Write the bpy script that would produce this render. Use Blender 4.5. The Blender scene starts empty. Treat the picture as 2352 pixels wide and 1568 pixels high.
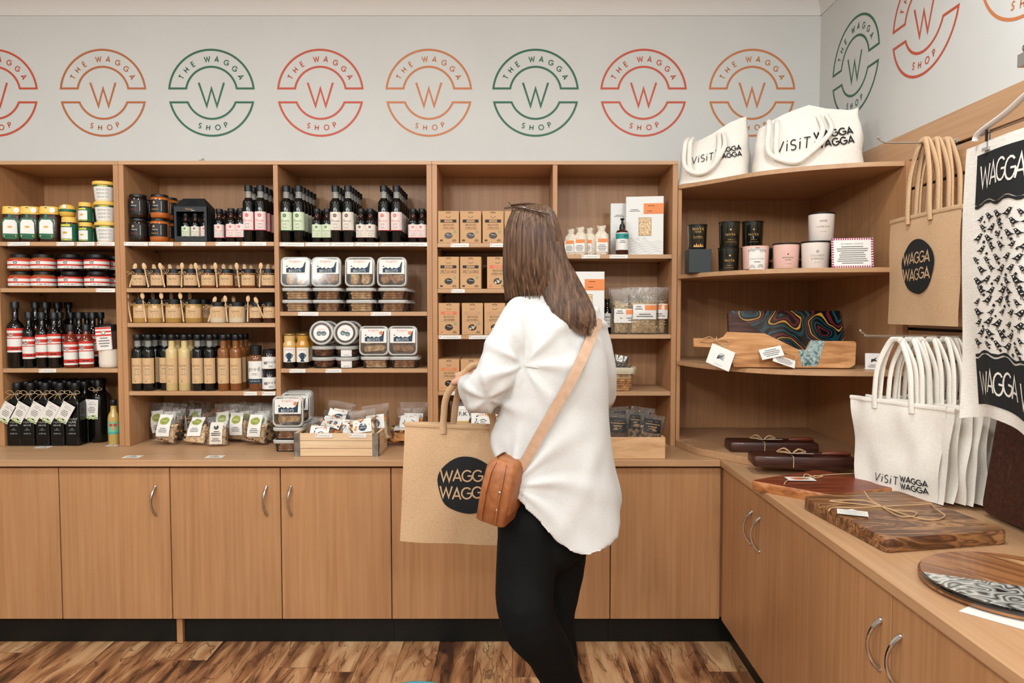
import bpy, math, random
from mathutils import Vector, Matrix, noise
R = math.radians
random.seed(7)
SC = bpy.context.scene
COL = SC.collection
# ------------------------------------------------------------------ camera, world, lamps, exposure
F_PX, CX, CY = 1612.0, 1176.0, 784.0
PITCH = math.atan(72 / F_PX)
CAMZ = 1.42
cd = bpy.data.cameras.new('camera')
cam = bpy.data.objects.new('camera', cd)
COL.objects.link(cam)
cam.location = (0, 0, CAMZ)
cam.rotation_euler = (R(90) - PITCH, 0, 0)
cd.sensor_width = 36
cd.lens = 36 * F_PX / 2352
cd.clip_start = .05
SC.camera = cam
SC.view_settings.view_transform = 'Standard'
SC.view_settings.look = 'None'
SC.view_settings.gamma = 1
SC.view_settings.exposure = 0.15
W = bpy.data.worlds.new('world'); SC.world = W; W.use_nodes = True
W.node_tree.nodes['Background'].inputs[0].default_value = (1, 1, 1, 1)
W.node_tree.nodes['Background'].inputs[1].default_value = .3
SC.cycles.max_bounces = 8
SC.cycles.transparent_max_bounces = 24
SC.cycles.use_denoising = True
SC.cycles.sample_clamp_indirect = 4
YW, YD, YU, YB, YWALL = 2.88, 2.90, 3.177, 3.496, 3.52     # worktop nose, doors, shelf front, shelf back, wall
XW, XRC, XRD = 1.52, .863, .878                            # right wall, right worktop nose, right doors
ZT, ZU, ZC, CEIL = .80, 2.088, 1.98, 2.97                    # worktop, unit top, corner unit top
def lamp(x, y, e, r=.12, z=2.62, col=(.94, 1, 1.03), kind='POINT'):
    l = bpy.data.lights.new('ceiling_lamp', kind); l.energy = e; l.color = col
    if kind == 'POINT': l.shadow_soft_size = r
    else: l.shape = 'DISK'; l.size = 2 * r
    o = bpy.data.objects.new('ceiling_lamp', l); COL.objects.link(o); o.location = (x, y, z)
for lx, k in ((-2.3, 1), (-.85, 1), (.75, .85)):
    lamp(lx, 1.75, 14, .12, z=2.93, kind='AREA')
    lamp(lx, .1, 30 * k)
    lamp(lx, -1.5, 80 * k)

# ------------------------------------------------------------------ pixel helpers (frame 2352x1568)
def ray(px, py):
    a, b = (px - CX) / F_PX, -(py - CY) / F_PX
    return Vector((a, math.cos(PITCH) + b * math.sin(PITCH), b * math.cos(PITCH) - math.sin(PITCH)))
def atY(px, py, y):
    d = ray(px, py); return Vector((0, 0, CAMZ)) + d * (y / d.y)
def atZ(px, py, z):
    d = ray(px, py); return Vector((0, 0, CAMZ)) + d * ((z - CAMZ) / d.z)
def atX(px, py, x):
    d = ray(px, py); return Vector((0, 0, CAMZ)) + d * (x / d.x)
def zy(py, y):
    return atY(CX, py, y).z
def sx(px, y, z):
    return (px - CX) / F_PX * (y * math.cos(PITCH) - (z - CAMZ) * math.sin(PITCH))

# ------------------------------------------------------------------ materials
def lin(c):
    c /= 255.0
    return c / 12.92 if c <= .04045 else ((c + .055) / 1.055) ** 2.4
def rgb(r, g=None, b=None):
    if g is None: r, g, b = r
    return (lin(r), lin(g), lin(b), 1)
MATS = {}
def mat(name, col, rough=.6, metal=0, spec=.5, coat=0, trans=0, bump=0, bscale=200, sheen=0, ior=1.45, sss=0):
    if name in MATS: return MATS[name]
    m = bpy.data.materials.new(name); m.use_nodes = True
    nt = m.node_tree; p = nt.nodes['Principled BSDF']
    p.inputs['Base Color'].default_value = rgb(col)
    p.inputs['Roughness'].default_value = rough
    p.inputs['Metallic'].default_value = metal
    p.inputs['Specular IOR Level'].default_value = spec
    p.inputs['Coat Weight'].default_value = coat
    p.inputs['Transmission Weight'].default_value = trans
    p.inputs['Sheen Weight'].default_value = sheen
    p.inputs['IOR'].default_value = ior
    if bump:
        tc = nt.nodes.new('ShaderNodeTexCoord'); n = nt.nodes.new('ShaderNodeTexNoise'); b = nt.nodes.new('ShaderNodeBump')
        n.inputs['Scale'].default_value = bscale; b.inputs['Strength'].default_value = bump; b.inputs['Distance'].default_value = .004
        nt.links.new(tc.outputs['Object'], n.inputs['Vector']); nt.links.new(n.outputs['Fac'], b.inputs['Height'])
        nt.links.new(b.outputs['Normal'], p.inputs['Normal'])
    MATS[name] = m
    return m
def noisy(name, stops, scale=(1, 1, 1), nscale=5, detail=4, rough=.5, dist=0, bump=0, spec=.4, coat=0, big=None, metal=0, wave=None):
    """noise through a colour ramp; scale stretches the pattern along an axis"""
    if name in MATS: return MATS[name]
    m = bpy.data.materials.new(name); m.use_nodes = True
    nt = m.node_tree; L = nt.links; p = nt.nodes['Principled BSDF']
    tc = nt.nodes.new('ShaderNodeTexCoord'); mp = nt.nodes.new('ShaderNodeMapping'); mp.inputs['Scale'].default_value = scale
    L.new(tc.outputs['Object'], mp.inputs['Vector'])
    if wave:
        n = nt.nodes.new('ShaderNodeTexWave'); n.wave_type = wave; n.inputs['Scale'].default_value = nscale; n.inputs['Distortion'].default_value = dist
        n.inputs['Detail'].default_value = detail; n.inputs['Detail Scale'].default_value = 1.2
    else:
        n = nt.nodes.new('ShaderNodeTexNoise'); n.inputs['Scale'].default_value = nscale; n.inputs['Detail'].default_value = detail
        n.inputs['Distortion'].default_value = dist
    L.new(mp.outputs['Vector'], n.inputs['Vector'])
    r = nt.nodes.new('ShaderNodeValToRGB'); e = r.color_ramp.elements
    while len(e) < len(stops): e.new(.5)
    for i, (pos, c) in enumerate(stops):
        e[i].position = pos; e[i].color = rgb(c)
    L.new(n.outputs['Fac'], r.inputs['Fac'])
    out = r.outputs['Color']
    if big:
        n2 = nt.nodes.new('ShaderNodeTexNoise'); n2.inputs['Scale'].default_value = big[0]; n2.inputs['Detail'].default_value = 2
        mp2 = nt.nodes.new('ShaderNodeMapping'); mp2.inputs['Scale'].default_value = [s ** .5 for s in scale]
        L.new(tc.outputs['Object'], mp2.inputs['Vector']); L.new(mp2.outputs['Vector'], n2.inputs['Vector'])
        mx = nt.nodes.new('ShaderNodeMix'); mx.data_type = 'RGBA'; mx.blend_type = 'MULTIPLY'; mx.inputs['Factor'].default_value = 1
        r2 = nt.nodes.new('ShaderNodeValToRGB'); r2.color_ramp.elements[0].position = .35; r2.color_ramp.elements[1].position = .65
        r2.color_ramp.elements[0].color = (big[1],) * 3 + (1,); r2.color_ramp.elements[1].color = (1, 1, 1, 1)
        L.new(n2.outputs['Fac'], r2.inputs['Fac']); L.new(out, mx.inputs['A']); L.new(r2.outputs['Color'], mx.inputs['B'])
        out = mx.outputs['Result']
    L.new(out, p.inputs['Base Color'])
    p.inputs['Roughness'].default_value = rough; p.inputs['Specular IOR Level'].default_value = spec; p.inputs['Coat Weight'].default_value = coat
    p.inputs['Metallic'].default_value = metal
    if bump:
        b = nt.nodes.new('ShaderNodeBump'); b.inputs['Strength'].default_value = bump; b.inputs['Distance'].default_value = .003
        L.new(n.outputs['Fac'], b.inputs['Height']); L.new(b.outputs['Normal'], p.inputs['Normal'])
    MATS[name] = m
    return m
def film(name, tint=(235, 235, 230), rough=.08, haze=0.0, bump=0, bscale=60):
    """thin clear plastic: transparent with fresnel gloss and a little milky haze"""
    if name in MATS: return MATS[name]
    m = bpy.data.materials.new(name); m.use_nodes = True
    nt = m.node_tree; L = nt.links; nt.nodes.remove(nt.nodes['Principled BSDF']); out = nt.nodes['Material Output']
    t = nt.nodes.new('ShaderNodeBsdfTransparent'); t.inputs[0].default_value = rgb(tint)
    g = nt.nodes.new('ShaderNodeBsdfGlossy'); g.inputs['Roughness'].default_value = rough
    d = nt.nodes.new('ShaderNodeBsdfDiffuse'); d.inputs[0].default_value = rgb(225, 222, 214)
    f = nt.nodes.new('ShaderNodeFresnel'); f.inputs[0].default_value = 1.5
    m1 = nt.nodes.new('ShaderNodeMixShader'); m1.inputs[0].default_value = haze
    m2 = nt.nodes.new('ShaderNodeMixShader')
    L.new(t.outputs[0], m1.inputs[1]); L.new(d.outputs[0], m1.inputs[2]); L.new(f.outputs[0], m2.inputs[0])
    L.new(m1.outputs[0], m2.inputs[1]); L.new(g.outputs[0], m2.inputs[2]); L.new(m2.outputs[0], out.inputs[0])
    if bump:
        tc = nt.nodes.new('ShaderNodeTexCoord'); n = nt.nodes.new('ShaderNodeTexNoise'); b = nt.nodes.new('ShaderNodeBump')
        n.inputs['Scale'].default_value = bscale; n.inputs['Distortion'].default_value = 1.5; b.inputs['Strength'].default_value = bump; b.inputs['Distance'].default_value = .01
        L.new(tc.outputs['Object'], n.inputs['Vector']); L.new(n.outputs['Fac'], b.inputs['Height'])
        L.new(b.outputs['Normal'], g.inputs['Normal']); L.new(b.outputs['Normal'], f.inputs['Normal'])
    MATS[name] = m
    return m

BE = [(.25, (179, 136, 98)), (.5, (188, 146, 107)), (.75, (196, 155, 117))]
BZ = [(.25, (168, 120, 80)), (.5, (180, 132, 90)), (.75, (188, 142, 100))]
beechZ = noisy('beech_vertical_grain', BZ, (16, 16, .45), 4, 5, .42, .3, big=(2.2, .9))
beechX = noisy('beech_long_grain', BE, (.45, 16, 16), 4, 5, .40, .3, big=(2.2, .9))
beechY = noisy('beech_depth_grain', BE, (16, .45, 16), 4, 5, .40, .3, big=(2.2, .9))
white = mat('white_paper', (232, 228, 220), .7)
ink = mat('black_ink', (28, 28, 28), .6)
blackp = mat('black_plastic', (14, 15, 15), .35)
glassd = mat('dark_bottle', (9, 10, 9), .06, spec=.7)
kraft = mat('kraft_paper', (196, 152, 108), .75)
twine = mat('jute_twine', (190, 155, 112), .9)
chrome = mat('chrome', (200, 200, 200), .15, 1)
clear = film('clear_plastic', (250, 250, 249), .1, .02)
lidp = film('frosted_lid_plastic', (240, 238, 234), .25, .6)
bagf = film('crinkled_film', (255, 255, 254), .12, .03, .45, 60)
glass = film('clear_glass', (238, 240, 238), .04, .28)  # pale haze mixed in stands in for bright reflections on the bottle necks

# ------------------------------------------------------------------ mesh building
class MB:
    def __init__(s): s.v = []; s.f = []; s.m = []; s.mats = []; s.T = Matrix()
    def mi(s, m):
        if m not in s.mats: s.mats.append(m)
        return s.mats.index(m)
    def add(s, vs, fs, m):
        b = len(s.v); k = s.mi(m); T = s.T
        s.v += [tuple(T @ Vector(v)) for v in vs]
        s.f += [tuple(i + b for i in f) for f in fs]; s.m += [k] * len(fs); return s
    def box(s, x0, x1, y0, y1, z0, z1, m):
        return s.add([(x, y, z) for z in (z0, z1) for y in (y0, y1) for x in (x0, x1)],
                     [(0, 2, 3, 1), (4, 5, 7, 6), (0, 1, 5, 4), (2, 6, 7, 3), (0, 4, 6, 2), (1, 3, 7, 5)], m)
    def loft(s, rings, m, cap=True, closed=True):
        n = len(rings[0]); vs = [p for r in rings for p in r]; fs = []
        for i in range(len(rings) - 1):
            for j in range(n if closed else n - 1):
                a, b = i * n + j, i * n + (j + 1) % n
                fs.append((a, b, b + n, a + n))
        if cap:
            fs.append(tuple(range(n - 1, -1, -1))); fs.append(tuple(range((len(rings) - 1) * n, len(rings) * n)))
        return s.add(vs, fs, m)
    def lathe(s, prof, m, n=20, cap=True, cx=0, cy=0):
        return s.loft([[(cx + r * math.cos(2 * math.pi * j / n), cy + r * math.sin(2 * math.pi * j / n), z) for j in range(n)] for r, z in prof], m, cap)
    def prism(s, poly, z0, z1, m, ch=0):
        """extruded outline; ch chamfers both rims"""
        cx = sum(p[0] for p in poly) / len(poly); cy = sum(p[1] for p in poly) / len(poly)
        def ins(d, z):
            o = []
            for x, y in poly:
                l = math.hypot(x - cx, y - cy) or 1
                o.append((x - (x - cx) / l * d, y - (y - cy) / l * d, z))
            return o
        rs = [ins(ch, z0), ins(0, z0 + ch), ins(0, z1 - ch), ins(ch, z1)] if ch else [ins(0, z0), ins(0, z1)]
        return s.loft(rs, m)
    def tube(s, pts, r, m, n=6, cap=True, flat=1):
        pts = [Vector(p) for p in pts]; rings = []; up = Vector((0, 0, 1))
        if len(pts) > 1 and abs((pts[1] - pts[0]).normalized().z) > .9: up = Vector((0, 1, 0))
        prev = None
        for i, p in enumerate(pts):
            t = (pts[min(i + 1, len(pts) - 1)] - pts[max(i - 1, 0)])
            t = t.normalized() if t.length > 1e-9 else Vector((0, 0, 1))
            a = (prev - t * prev.dot(t)) if prev else t.cross(up)
            if a.length < 1e-6: a = t.orthogonal()
            a.normalize(); b = t.cross(a); prev = a
            rr = r[i] if isinstance(r, (list, tuple)) else r
            rings.append([tuple(p + a * (rr * math.cos(2 * math.pi * j / n)) + b * (rr * flat * math.sin(2 * math.pi * j / n))) for j in range(n)])
        return s.loft(rings, m, cap)
    def ell(s, c, r, m, nu=8, nv=6, rot=None):
        vs = []; fs = []
        for i in range(1, nv):
            for j in range(nu):
                a, b = math.pi * i / nv, 2 * math.pi * j / nu
                vs.append(Vector((r[0] * math.sin(a) * math.cos(b), r[1] * math.sin(a) * math.sin(b), r[2] * math.cos(a))))
        vs += [Vector((0, 0, r[2])), Vector((0, 0, -r[2]))]
        if rot: vs = [rot @ v for v in vs]
        vs = [v + Vector(c) for v in vs]; k = len(vs)
        for i in range(nv - 2):
            for j in range(nu):
                a, b = i * nu + j, i * nu + (j + 1) % nu
                fs.append((a, a + nu, b + nu, b))
        for j in range(nu):
            fs.append((k - 2, j, (j + 1) % nu)); fs.append((k - 1, (nv - 2) * nu + (j + 1) % nu, (nv - 2) * nu + j))
        return s.add(vs, fs, m)
    def build(s, name, parent=None, smooth=35, loc=None):
        me = bpy.data.meshes.new(name)
        me.from_pydata(s.v, [], s.f)
        for m in s.mats: me.materials.append(m)
        me.polygons.foreach_set('material_index', s.m)
        if smooth:
            me.polygons.foreach_set('use_smooth', [True] * len(s.f))
            me.set_sharp_from_angle(angle=R(smooth))
        me.update()
        o = bpy.data.objects.new(name, me); COL.objects.link(o)
        if parent: o.parent = parent
        if loc: o.location = loc
        return o
def rr(w, h, r, n=4):
    o = []
    for cx, cy, a0 in ((w / 2 - r, h / 2 - r, 0), (-w / 2 + r, h / 2 - r, 90), (-w / 2 + r, -h / 2 + r, 180), (w / 2 - r, -h / 2 + r, 270)):
        for k in range(n + 1):
            a = R(a0 + 90 * k / n); o.append((cx + r * math.cos(a), cy + r * math.sin(a)))
    return o
def circ(r, n=24, cx=0, cy=0): return [(cx + r * math.cos(2 * math.pi * k / n), cy + r * math.sin(2 * math.pi * k / n)) for k in range(n)]
def spline(pts, n=6):
    pts = [Vector(p) for p in pts]; o = []
    for i in range(len(pts) - 1):
        p0, p1, p2, p3 = pts[max(i - 1, 0)], pts[i], pts[i + 1], pts[min(i + 2, len(pts) - 1)]
        for k in range(n):
            t = k / n
            o.append(.5 * ((2 * p1) + (p2 - p0) * t + (2 * p0 - 5 * p1 + 4 * p2 - p3) * t * t + (3 * p1 - p0 - 3 * p2 + p3) * t ** 3))
    o.append(pts[-1]); return o

# flat artwork: lists of 2-D faces on layers, mapped onto a plane or round a cylinder
def _arc(cx, cy, r, a0, a1, n=8): return [(cx + r * math.cos(R(a0 + (a1 - a0) * k / n)), cy + r * math.sin(R(a0 + (a1 - a0) * k / n))) for k in range(n + 1)]
GL = {
 'W': (1.16, [[(0, 1), (.3, 0), (.58, .82), (.86, 0), (1.16, 1)]]), 'A': (.8, [[(0, 0), (.4, 1), (.8, 0)], [(.14, .3), (.66, .3)]]),
 'G': (.95, [_arc(.5, .5, .5, 45, 360, 12), [(1.0, .5), (.52, .5)]]), 'T': (.6, [[(0, 1), (.6, 1)], [(.3, 1), (.3, 0)]]),
 'H': (.65, [[(0, 0), (0, 1)], [(.65, 0), (.65, 1)], [(0, .5), (.65, .5)]]), 'E': (.5, [[(.5, 0), (0, 0), (0, 1), (.5, 1)], [(0, .52), (.45, .52)]]),
 'S': (.52, [_arc(.26, .745, .25, 40, 270, 8) + _arc(.26, .25, .25, 90, -140, 8)]), 'O': (.98, [_arc(.5, .5, .5, 0, 360, 16)]),
 'P': (.52, [[(0, 0), (0, 1), (.27, 1)] + _arc(.27, .75, .25, 80, -80, 6) + [(.27, .5), (0, .5)]]),
 'V': (.7, [[(0, 1), (.35, 0), (.7, 1)]]), 'I': (.06, [[(.03, 0), (.03, 1)]]), 'i': (.06, [[(.03, 0), (.03, .72)], [(.03, .92), (.03, 1.02)]]),
 'J': (.4, [[(.4, 1), (.4, .2)] + _arc(.2, .2, .2, 0, -150, 5)]), 'U': (.6, [[(0, 1), (0, .3)] + _arc(.3, .3, .3, 180, 360, 8) + [(.6, 1)]]),
 'R': (.55, [[(0, 0), (0, 1), (.27, 1)] + _arc(.27, .75, .25, 80, -80, 6) + [(.27, .5), (0, .5)], [(.25, .5), (.55, 0)]]),
 'K': (.6, [[(0, 0), (0, 1)], [(.6, 1), (0, .4)], [(.18, .55), (.6, 0)]]), 'Y': (.7, [[(0, 1), (.35, .5), (.7, 1)], [(.35, .5), (.35, 0)]]),
 'N': (.7, [[(0, 0), (0, 1), (.7, 0), (.7, 1)]]), ' ': (.45, [])}
_TX = {}
def textgeo(s):
    if s not in _TX:
        c = bpy.data.curves.new('t', 'FONT'); c.body = s; c.size = 1.37; c.resolution_u = 1; c.fill_mode = 'FRONT'
        o = bpy.data.objects.new('t', c); me = bpy.data.meshes.new_from_object(o)
        vs = [(v.co.x, v.co.y) for v in me.vertices]; fs = [tuple(p.vertices) for p in me.polygons]
        bpy.data.objects.remove(o); bpy.data.meshes.remove(me); bpy.data.curves.remove(c)
        w = max(v[0] for v in vs) if vs else 1
        _TX[s] = (vs, fs, w)
    return _TX[s]
def cells(poly):
    def cut(p, ax, v, keep):
        o = []
        for i in range(len(p)):
            a, b = p[i - 1], p[i]; ia, ib = (a[ax] - v) * keep >= 0, (b[ax] - v) * keep >= 0
            if ia != ib:
                t = (v - a[ax]) / (b[ax] - a[ax]); o.append((a[0] + (b[0] - a[0]) * t, a[1] + (b[1] - a[1]) * t))
            if ib: o.append(b)
        return o
    parts = [list(poly)]
    for ax, st in ((0, .007), (1, .014)):
        lo, hi = min(p[ax] for p in poly), max(p[ax] for p in poly); n = int((hi - lo) / st) + 1
        if n > 40: n = 40
        new = []
        for p in parts:
            for k in range(n):
                a, b = lo + (hi - lo) * k / n, lo + (hi - lo) * (k + 1) / n
                q = cut(p, ax, a, 1) if k else p
                q = cut(q, ax, b, -1) if k < n - 1 and q else q
                if len(q) > 2: new.append(q)
        parts = new
    return parts
class Flat:
    def __init__(s): s.p = []
    def poly(s, pts, m, l=1): s.p.append((list(pts), [tuple(range(len(pts)))], m, l)); return s
    def rect(s, x0, y0, x1, y1, m, l=1, nx=1):
        vs = [(x0 + (x1 - x0) * i / nx, y) for i in range(nx + 1) for y in (y0, y1)]
        s.p.append((vs, [(2 * i, 2 * i + 2, 2 * i + 3, 2 * i + 1) for i in range(nx)], m, l)); return s
    def disc(s, x, y, r, m, l=1, n=20, ry=None):
        return s.poly([(x + r * math.cos(2 * math.pi * k / n), y + (ry or r) * math.sin(2 * math.pi * k / n)) for k in range(n)], m, l)
    def stroke(s, pts, w, m, l=1):
        pts = [Vector((p[0], p[1])) for p in pts]; vs = []
        closed = (pts[0] - pts[-1]).length < 1e-6
        n = len(pts)
        for i, p in enumerate(pts):
            a = pts[i - 1] if i else (pts[-2] if closed else None); b = pts[i + 1] if i < n - 1 else (pts[1] if closed else None)
            d1 = (p - a).normalized() if a is not None else None; d2 = (b - p).normalized() if b is not None else None
            if d1 is None: d1 = d2
            if d2 is None: d2 = d1
            nn = Vector((-(d1 + d2).y, (d1 + d2).x))
            if nn.length < 1e-6: nn = Vector((-d1.y, d1.x))
            nn.normalize(); k = max(.35, abs(nn.dot(Vector((-d1.y, d1.x)))))
            q = nn * (w / 2 / k); vs += [tuple(p + q), tuple(p - q)]
        s.p.append((vs, [(2 * i, 2 * i + 1, 2 * i + 3, 2 * i + 2) for i in range(n - 1)], m, l)); return s
    def glyphs(s, t, x, y, h, w, m, l=1, gap=.28, slant=0, rot=0, jit=0, kx=1):
        """stroke lettering starting at x, baseline y"""
        c, sn = math.cos(R(rot)), math.sin(R(rot)); cx = 0
        for ch in t:
            adv, st = GL[ch]; jy = random.uniform(-jit, jit) * h
            for pl in st:
                q = [((cx + px + slant * py) * h * kx, py * h + jy) for px, py in pl]
                s.stroke([(x + a * c - b * sn, y + a * sn + b * c) for a, b in q], w, m, l)
            cx += adv + gap
        return s
    def gwidth(s, t, h, gap=.28): return (sum(GL[c][0] + gap for c in t) - gap) * h
    def text(s, t, x, y, h, m, l=1, al='c', rot=0, fit=None):
        vs, fs, w = textgeo(t); k = h; kx = h if not fit else fit / w
        ox = {'c': -w * kx / 2, 'l': 0, 'r': -w * kx}[al]; c, sn = math.cos(R(rot)), math.sin(R(rot))
        s.p.append(([(x + (vx * kx + ox) * c - vy * k * sn, y + (vx * kx + ox) * sn + vy * k * c) for vx, vy in vs], fs, m, l)); return s
    def lines(s, x0, x1, y0, y1, n, m, l=1, seed=1):
        rn = random.Random(seed)
        for i in range(n):
            y = y1 - (y1 - y0) * (i + .5) / n; h = (y1 - y0) / n * .22; w = (x1 - x0) * rn.uniform(.6, 1) / 2; c = (x0 + x1) / 2
            s.rect(c - w, y - h, c + w, y + h, m, l, 3)
        return s
    def xf(s, dx=0, dy=0, rot=0, k=1):
        c, sn = math.cos(R(rot)), math.sin(R(rot))
        s.p = [([(dx + k * (x * c - y * sn), dy + k * (x * sn + y * c)) for x, y in vs], fs, m, l) for vs, fs, m, l in s.p]; return s
    def onto(s, mb, fn, step=.0002):
        for vs, fs, m, l in s.p:
            if len(fs) == 1 and len(vs) > 4:      # big outlines are cut into small cells so that they follow curved surfaces
                for c in cells(vs): mb.add([fn(x, y, l * step) for x, y in c], [tuple(range(len(c)))], m)
            else: mb.add([fn(x, y, l * step) for x, y in vs], fs, m)
        return mb
def front(y0=0.0): return lambda x, z, l: (x, y0 - .0003 - l, z)          # plane facing the room
def top(z0=0.0): return lambda x, y, l: (x, y, z0 + .0003 + l)
def cyl(r, a0=0): return lambda x, z, l: ((r + .0003 + l) * math.sin(x / r + a0), -(r + .0003 + l) * math.cos(x / r + a0), z)

# ------------------------------------------------------------------ objects
def empty(name, loc=(0, 0, 0), rz=0):
    o = bpy.data.objects.new(name, None); COL.objects.link(o); o.location = loc; o.rotation_euler = (0, 0, rz); o.empty_display_size = .05
    return o
def tag(o, label=None, cat=None, group=None, kind=None):
    if label: o['label'] = label
    if cat: o['category'] = cat
    if group: o['group'] = group
    if kind: o['kind'] = kind
    return o
def copytree(o, parent=None):
    c = o.copy(); COL.objects.link(c)
    if parent: c.parent = parent
    for ch in list(o.children): copytree(ch, c)
    return c
PROT = {}
def put(key, build, loc, label, group=None, rz=0, rx=0, ry=0, s=1):
    if key in PROT: o = copytree(PROT[key])
    else: o = PROT[key] = build()
    o.location = (loc[0], loc[1], loc[2] + .0007); o.rotation_euler = (R(rx), R(ry), R(rz)); o.scale = (s, s, s) if not isinstance(s, tuple) else s
    o['label'] = label
    if group: o['group'] = group
    elif 'group' in o: del o['group']
    return o
def bevel(o, w=.002, seg=2):
    b = o.modifiers.new('bevel', 'BEVEL'); b.width = w; b.segments = seg; b.limit_method = 'ANGLE'; return o
ORD = ['leftmost', 'second', 'third', 'fourth', 'fifth', 'sixth', 'seventh', 'eighth', 'ninth', 'tenth', 'eleventh', 'twelfth']
def nth(i, n):
    if n == 1: return 'only'
    if i == 0: return 'leftmost'
    if i == n - 1: return 'rightmost'
    return ORD[i]
ROW = ['front', 'second row', 'third row', 'fourth row', 'fifth row', 'sixth row']
# ================================================================== room shell
wallm = noisy('painted_wall', [(.3, (203, 202, 197)), (.7, (207, 206, 201))], (1, 1, 1), 3, 3, .7)
ceilm = mat('ceiling_paint', (216, 212, 206), .8); farm = mat('far_wall_paint', (150, 142, 132), .8)
def wall(name, x0, x1, y0, y1, z0, z1, m):
    return tag(MB().box(x0, x1, y0, y1, z0, z1, m).build(name, smooth=0), kind='structure')
wall('wall_back', -4.2, 1.62, YWALL, YWALL + .1, 0, CEIL, wallm)
wall('wall_right', XW, XW + .1, -3.2, YWALL + .001, 0, CEIL, wallm)
wall('wall_left', -4.3, -4.2, -3.2, YWALL + .1, 0, CEIL, farm)
wall('wall_front', -4.3, 1.62, -3.3, -3.2, 0, CEIL, farm)
wall('ceiling', -4.3, 1.62, -3.3, YWALL + .1, CEIL, CEIL + .1, ceilm)
# cove cornice
def cove(name, axis):
    mb = MB(); pr = [(0, 0)] + [(.09 - .09 * math.cos(R(a)), .09 - .09 * math.sin(R(90 - a)) + 0) for a in range(0, 1)]
    prof = [(0, -.105), (.006, -.105), (.006, -.10)] + [(.006 + .084 * (1 - math.cos(R(a))), -.10 + .09 * math.sin(R(a))) for a in range(10, 91, 10)] + [(.10, -.01), (.10, 0), (0, 0)]
    r = []
    for u in ((-4.2, XW) if axis == 'x' else (-3.2, YWALL)):
        r.append([((u if axis == 'x' else XW - d), (YWALL - d if axis == 'x' else u), CEIL + h) for d, h in prof])
    mb.loft(r, ceilm); return tag(mb.build(name, smooth=40), kind='structure')
cove('trim_1', 'x'); cove('trim_2', 'y')

def floor_mat():
    m = bpy.data.materials.new('vinyl_plank_floor'); m.use_nodes = True
    nt = m.node_tree; L = nt.links; N = nt.nodes; p = N['Principled BSDF']
    def math_(op, a, b=None, c=None):
        n = N.new('ShaderNodeMath'); n.operation = op
        for i, q in enumerate((a, b, c)):
            if q is None: continue
            if isinstance(q, (int, float)): n.inputs[i].default_value = q
            else: L.new(q, n.inputs[i])
        return n.outputs[0]
    tc = N.new('ShaderNodeTexCoord'); sp = N.new('ShaderNodeSeparateXYZ'); L.new(tc.outputs['Object'], sp.inputs[0])
    col = math_('FLOOR', math_('DIVIDE', sp.outputs[0], .155))
    wn = N.new('ShaderNodeTexWhiteNoise'); wn.noise_dimensions = '1D'; L.new(col, wn.inputs['W'])
    yy = math_('ADD', math_('DIVIDE', sp.outputs[1], 1.1), wn.outputs['Value'])
    row = math_('FLOOR', yy)
    cid = N.new('ShaderNodeCombineXYZ'); L.new(col, cid.inputs[0]); L.new(row, cid.inputs[1])
    w2 = N.new('ShaderNodeTexWhiteNoise'); w2.noise_dimensions = '3D'; L.new(cid.outputs[0], w2.inputs['Vector'])
    co = N.new('ShaderNodeCombineXYZ')
    L.new(math_('MULTIPLY', sp.outputs[0], 7), co.inputs[0]); L.new(math_('MULTIPLY', sp.outputs[1], 1.15), co.inputs[1])
    L.new(math_('MULTIPLY', w2.outputs['Value'], 31), co.inputs[2])
    n1 = N.new('ShaderNodeTexNoise'); n1.inputs['Scale'].default_value = 1.9; n1.inputs['Detail'].default_value = 6; n1.inputs['Distortion'].default_value = 1.1
    L.new(co.outputs[0], n1.inputs['Vector'])
    f = math_('ADD', math_('MULTIPLY', math_('SUBTRACT', w2.outputs['Value'], .5), .22), n1.outputs['Fac'])
    r = N.new('ShaderNodeValToRGB'); e = r.color_ramp.elements
    st = [(.3, (70, 44, 30)), (.4, (126, 84, 54)), (.5, (162, 114, 76)), (.6, (188, 144, 102)), (.74, (206, 168, 124))]
    while len(e) < len(st): e.new(.5)
    for i, (a, c) in enumerate(st): e[i].position = a; e[i].color = rgb(c)
    L.new(f, r.inputs[0])
    # dark resin veins
    n2 = N.new('ShaderNodeTexNoise'); n2.inputs['Scale'].default_value = 1.3; n2.inputs['Detail'].default_value = 8; n2.inputs['Distortion'].default_value = 2
    L.new(co.outputs[0], n2.inputs['Vector'])
    v = math_('ABSOLUTE', math_('SUBTRACT', n2.outputs['Fac'], .5))
    r2 = N.new('ShaderNodeValToRGB'); r2.color_ramp.elements[0].position = .0; r2.color_ramp.elements[0].color = (.16, .13, .11, 1)
    r2.color_ramp.elements[1].position = .022; r2.color_ramp.elements[1].color = (1, 1, 1, 1); L.new(v, r2.inputs[0])
    mx = N.new('ShaderNodeMix'); mx.data_type = 'RGBA'; mx.blend_type = 'MULTIPLY'; mx.inputs['Factor'].default_value = .75
    L.new(r.outputs[0], mx.inputs['A']); L.new(r2.outputs[0], mx.inputs['B'])
    # plank seams
    fx = math_('FRACT', math_('DIVIDE', sp.outputs[0], .155)); fy = math_('FRACT', yy)
    s1 = math_('LESS_THAN', fx, .012); s2 = math_('LESS_THAN', fy, .0022); s = math_('MAXIMUM', s1, s2)
    m2 = N.new('ShaderNodeMix'); m2.data_type = 'RGBA'; L.new(math_('MULTIPLY', s, .7), m2.inputs['Factor']); L.new(mx.outputs['Result'], m2.inputs['A']); m2.inputs['B'].default_value = rgb(45, 30, 22)
    L.new(m2.outputs['Result'], p.inputs['Base Color']); p.inputs['Roughness'].default_value = .42; p.inputs['Specular IOR Level'].default_value = .35
    return m
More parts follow.
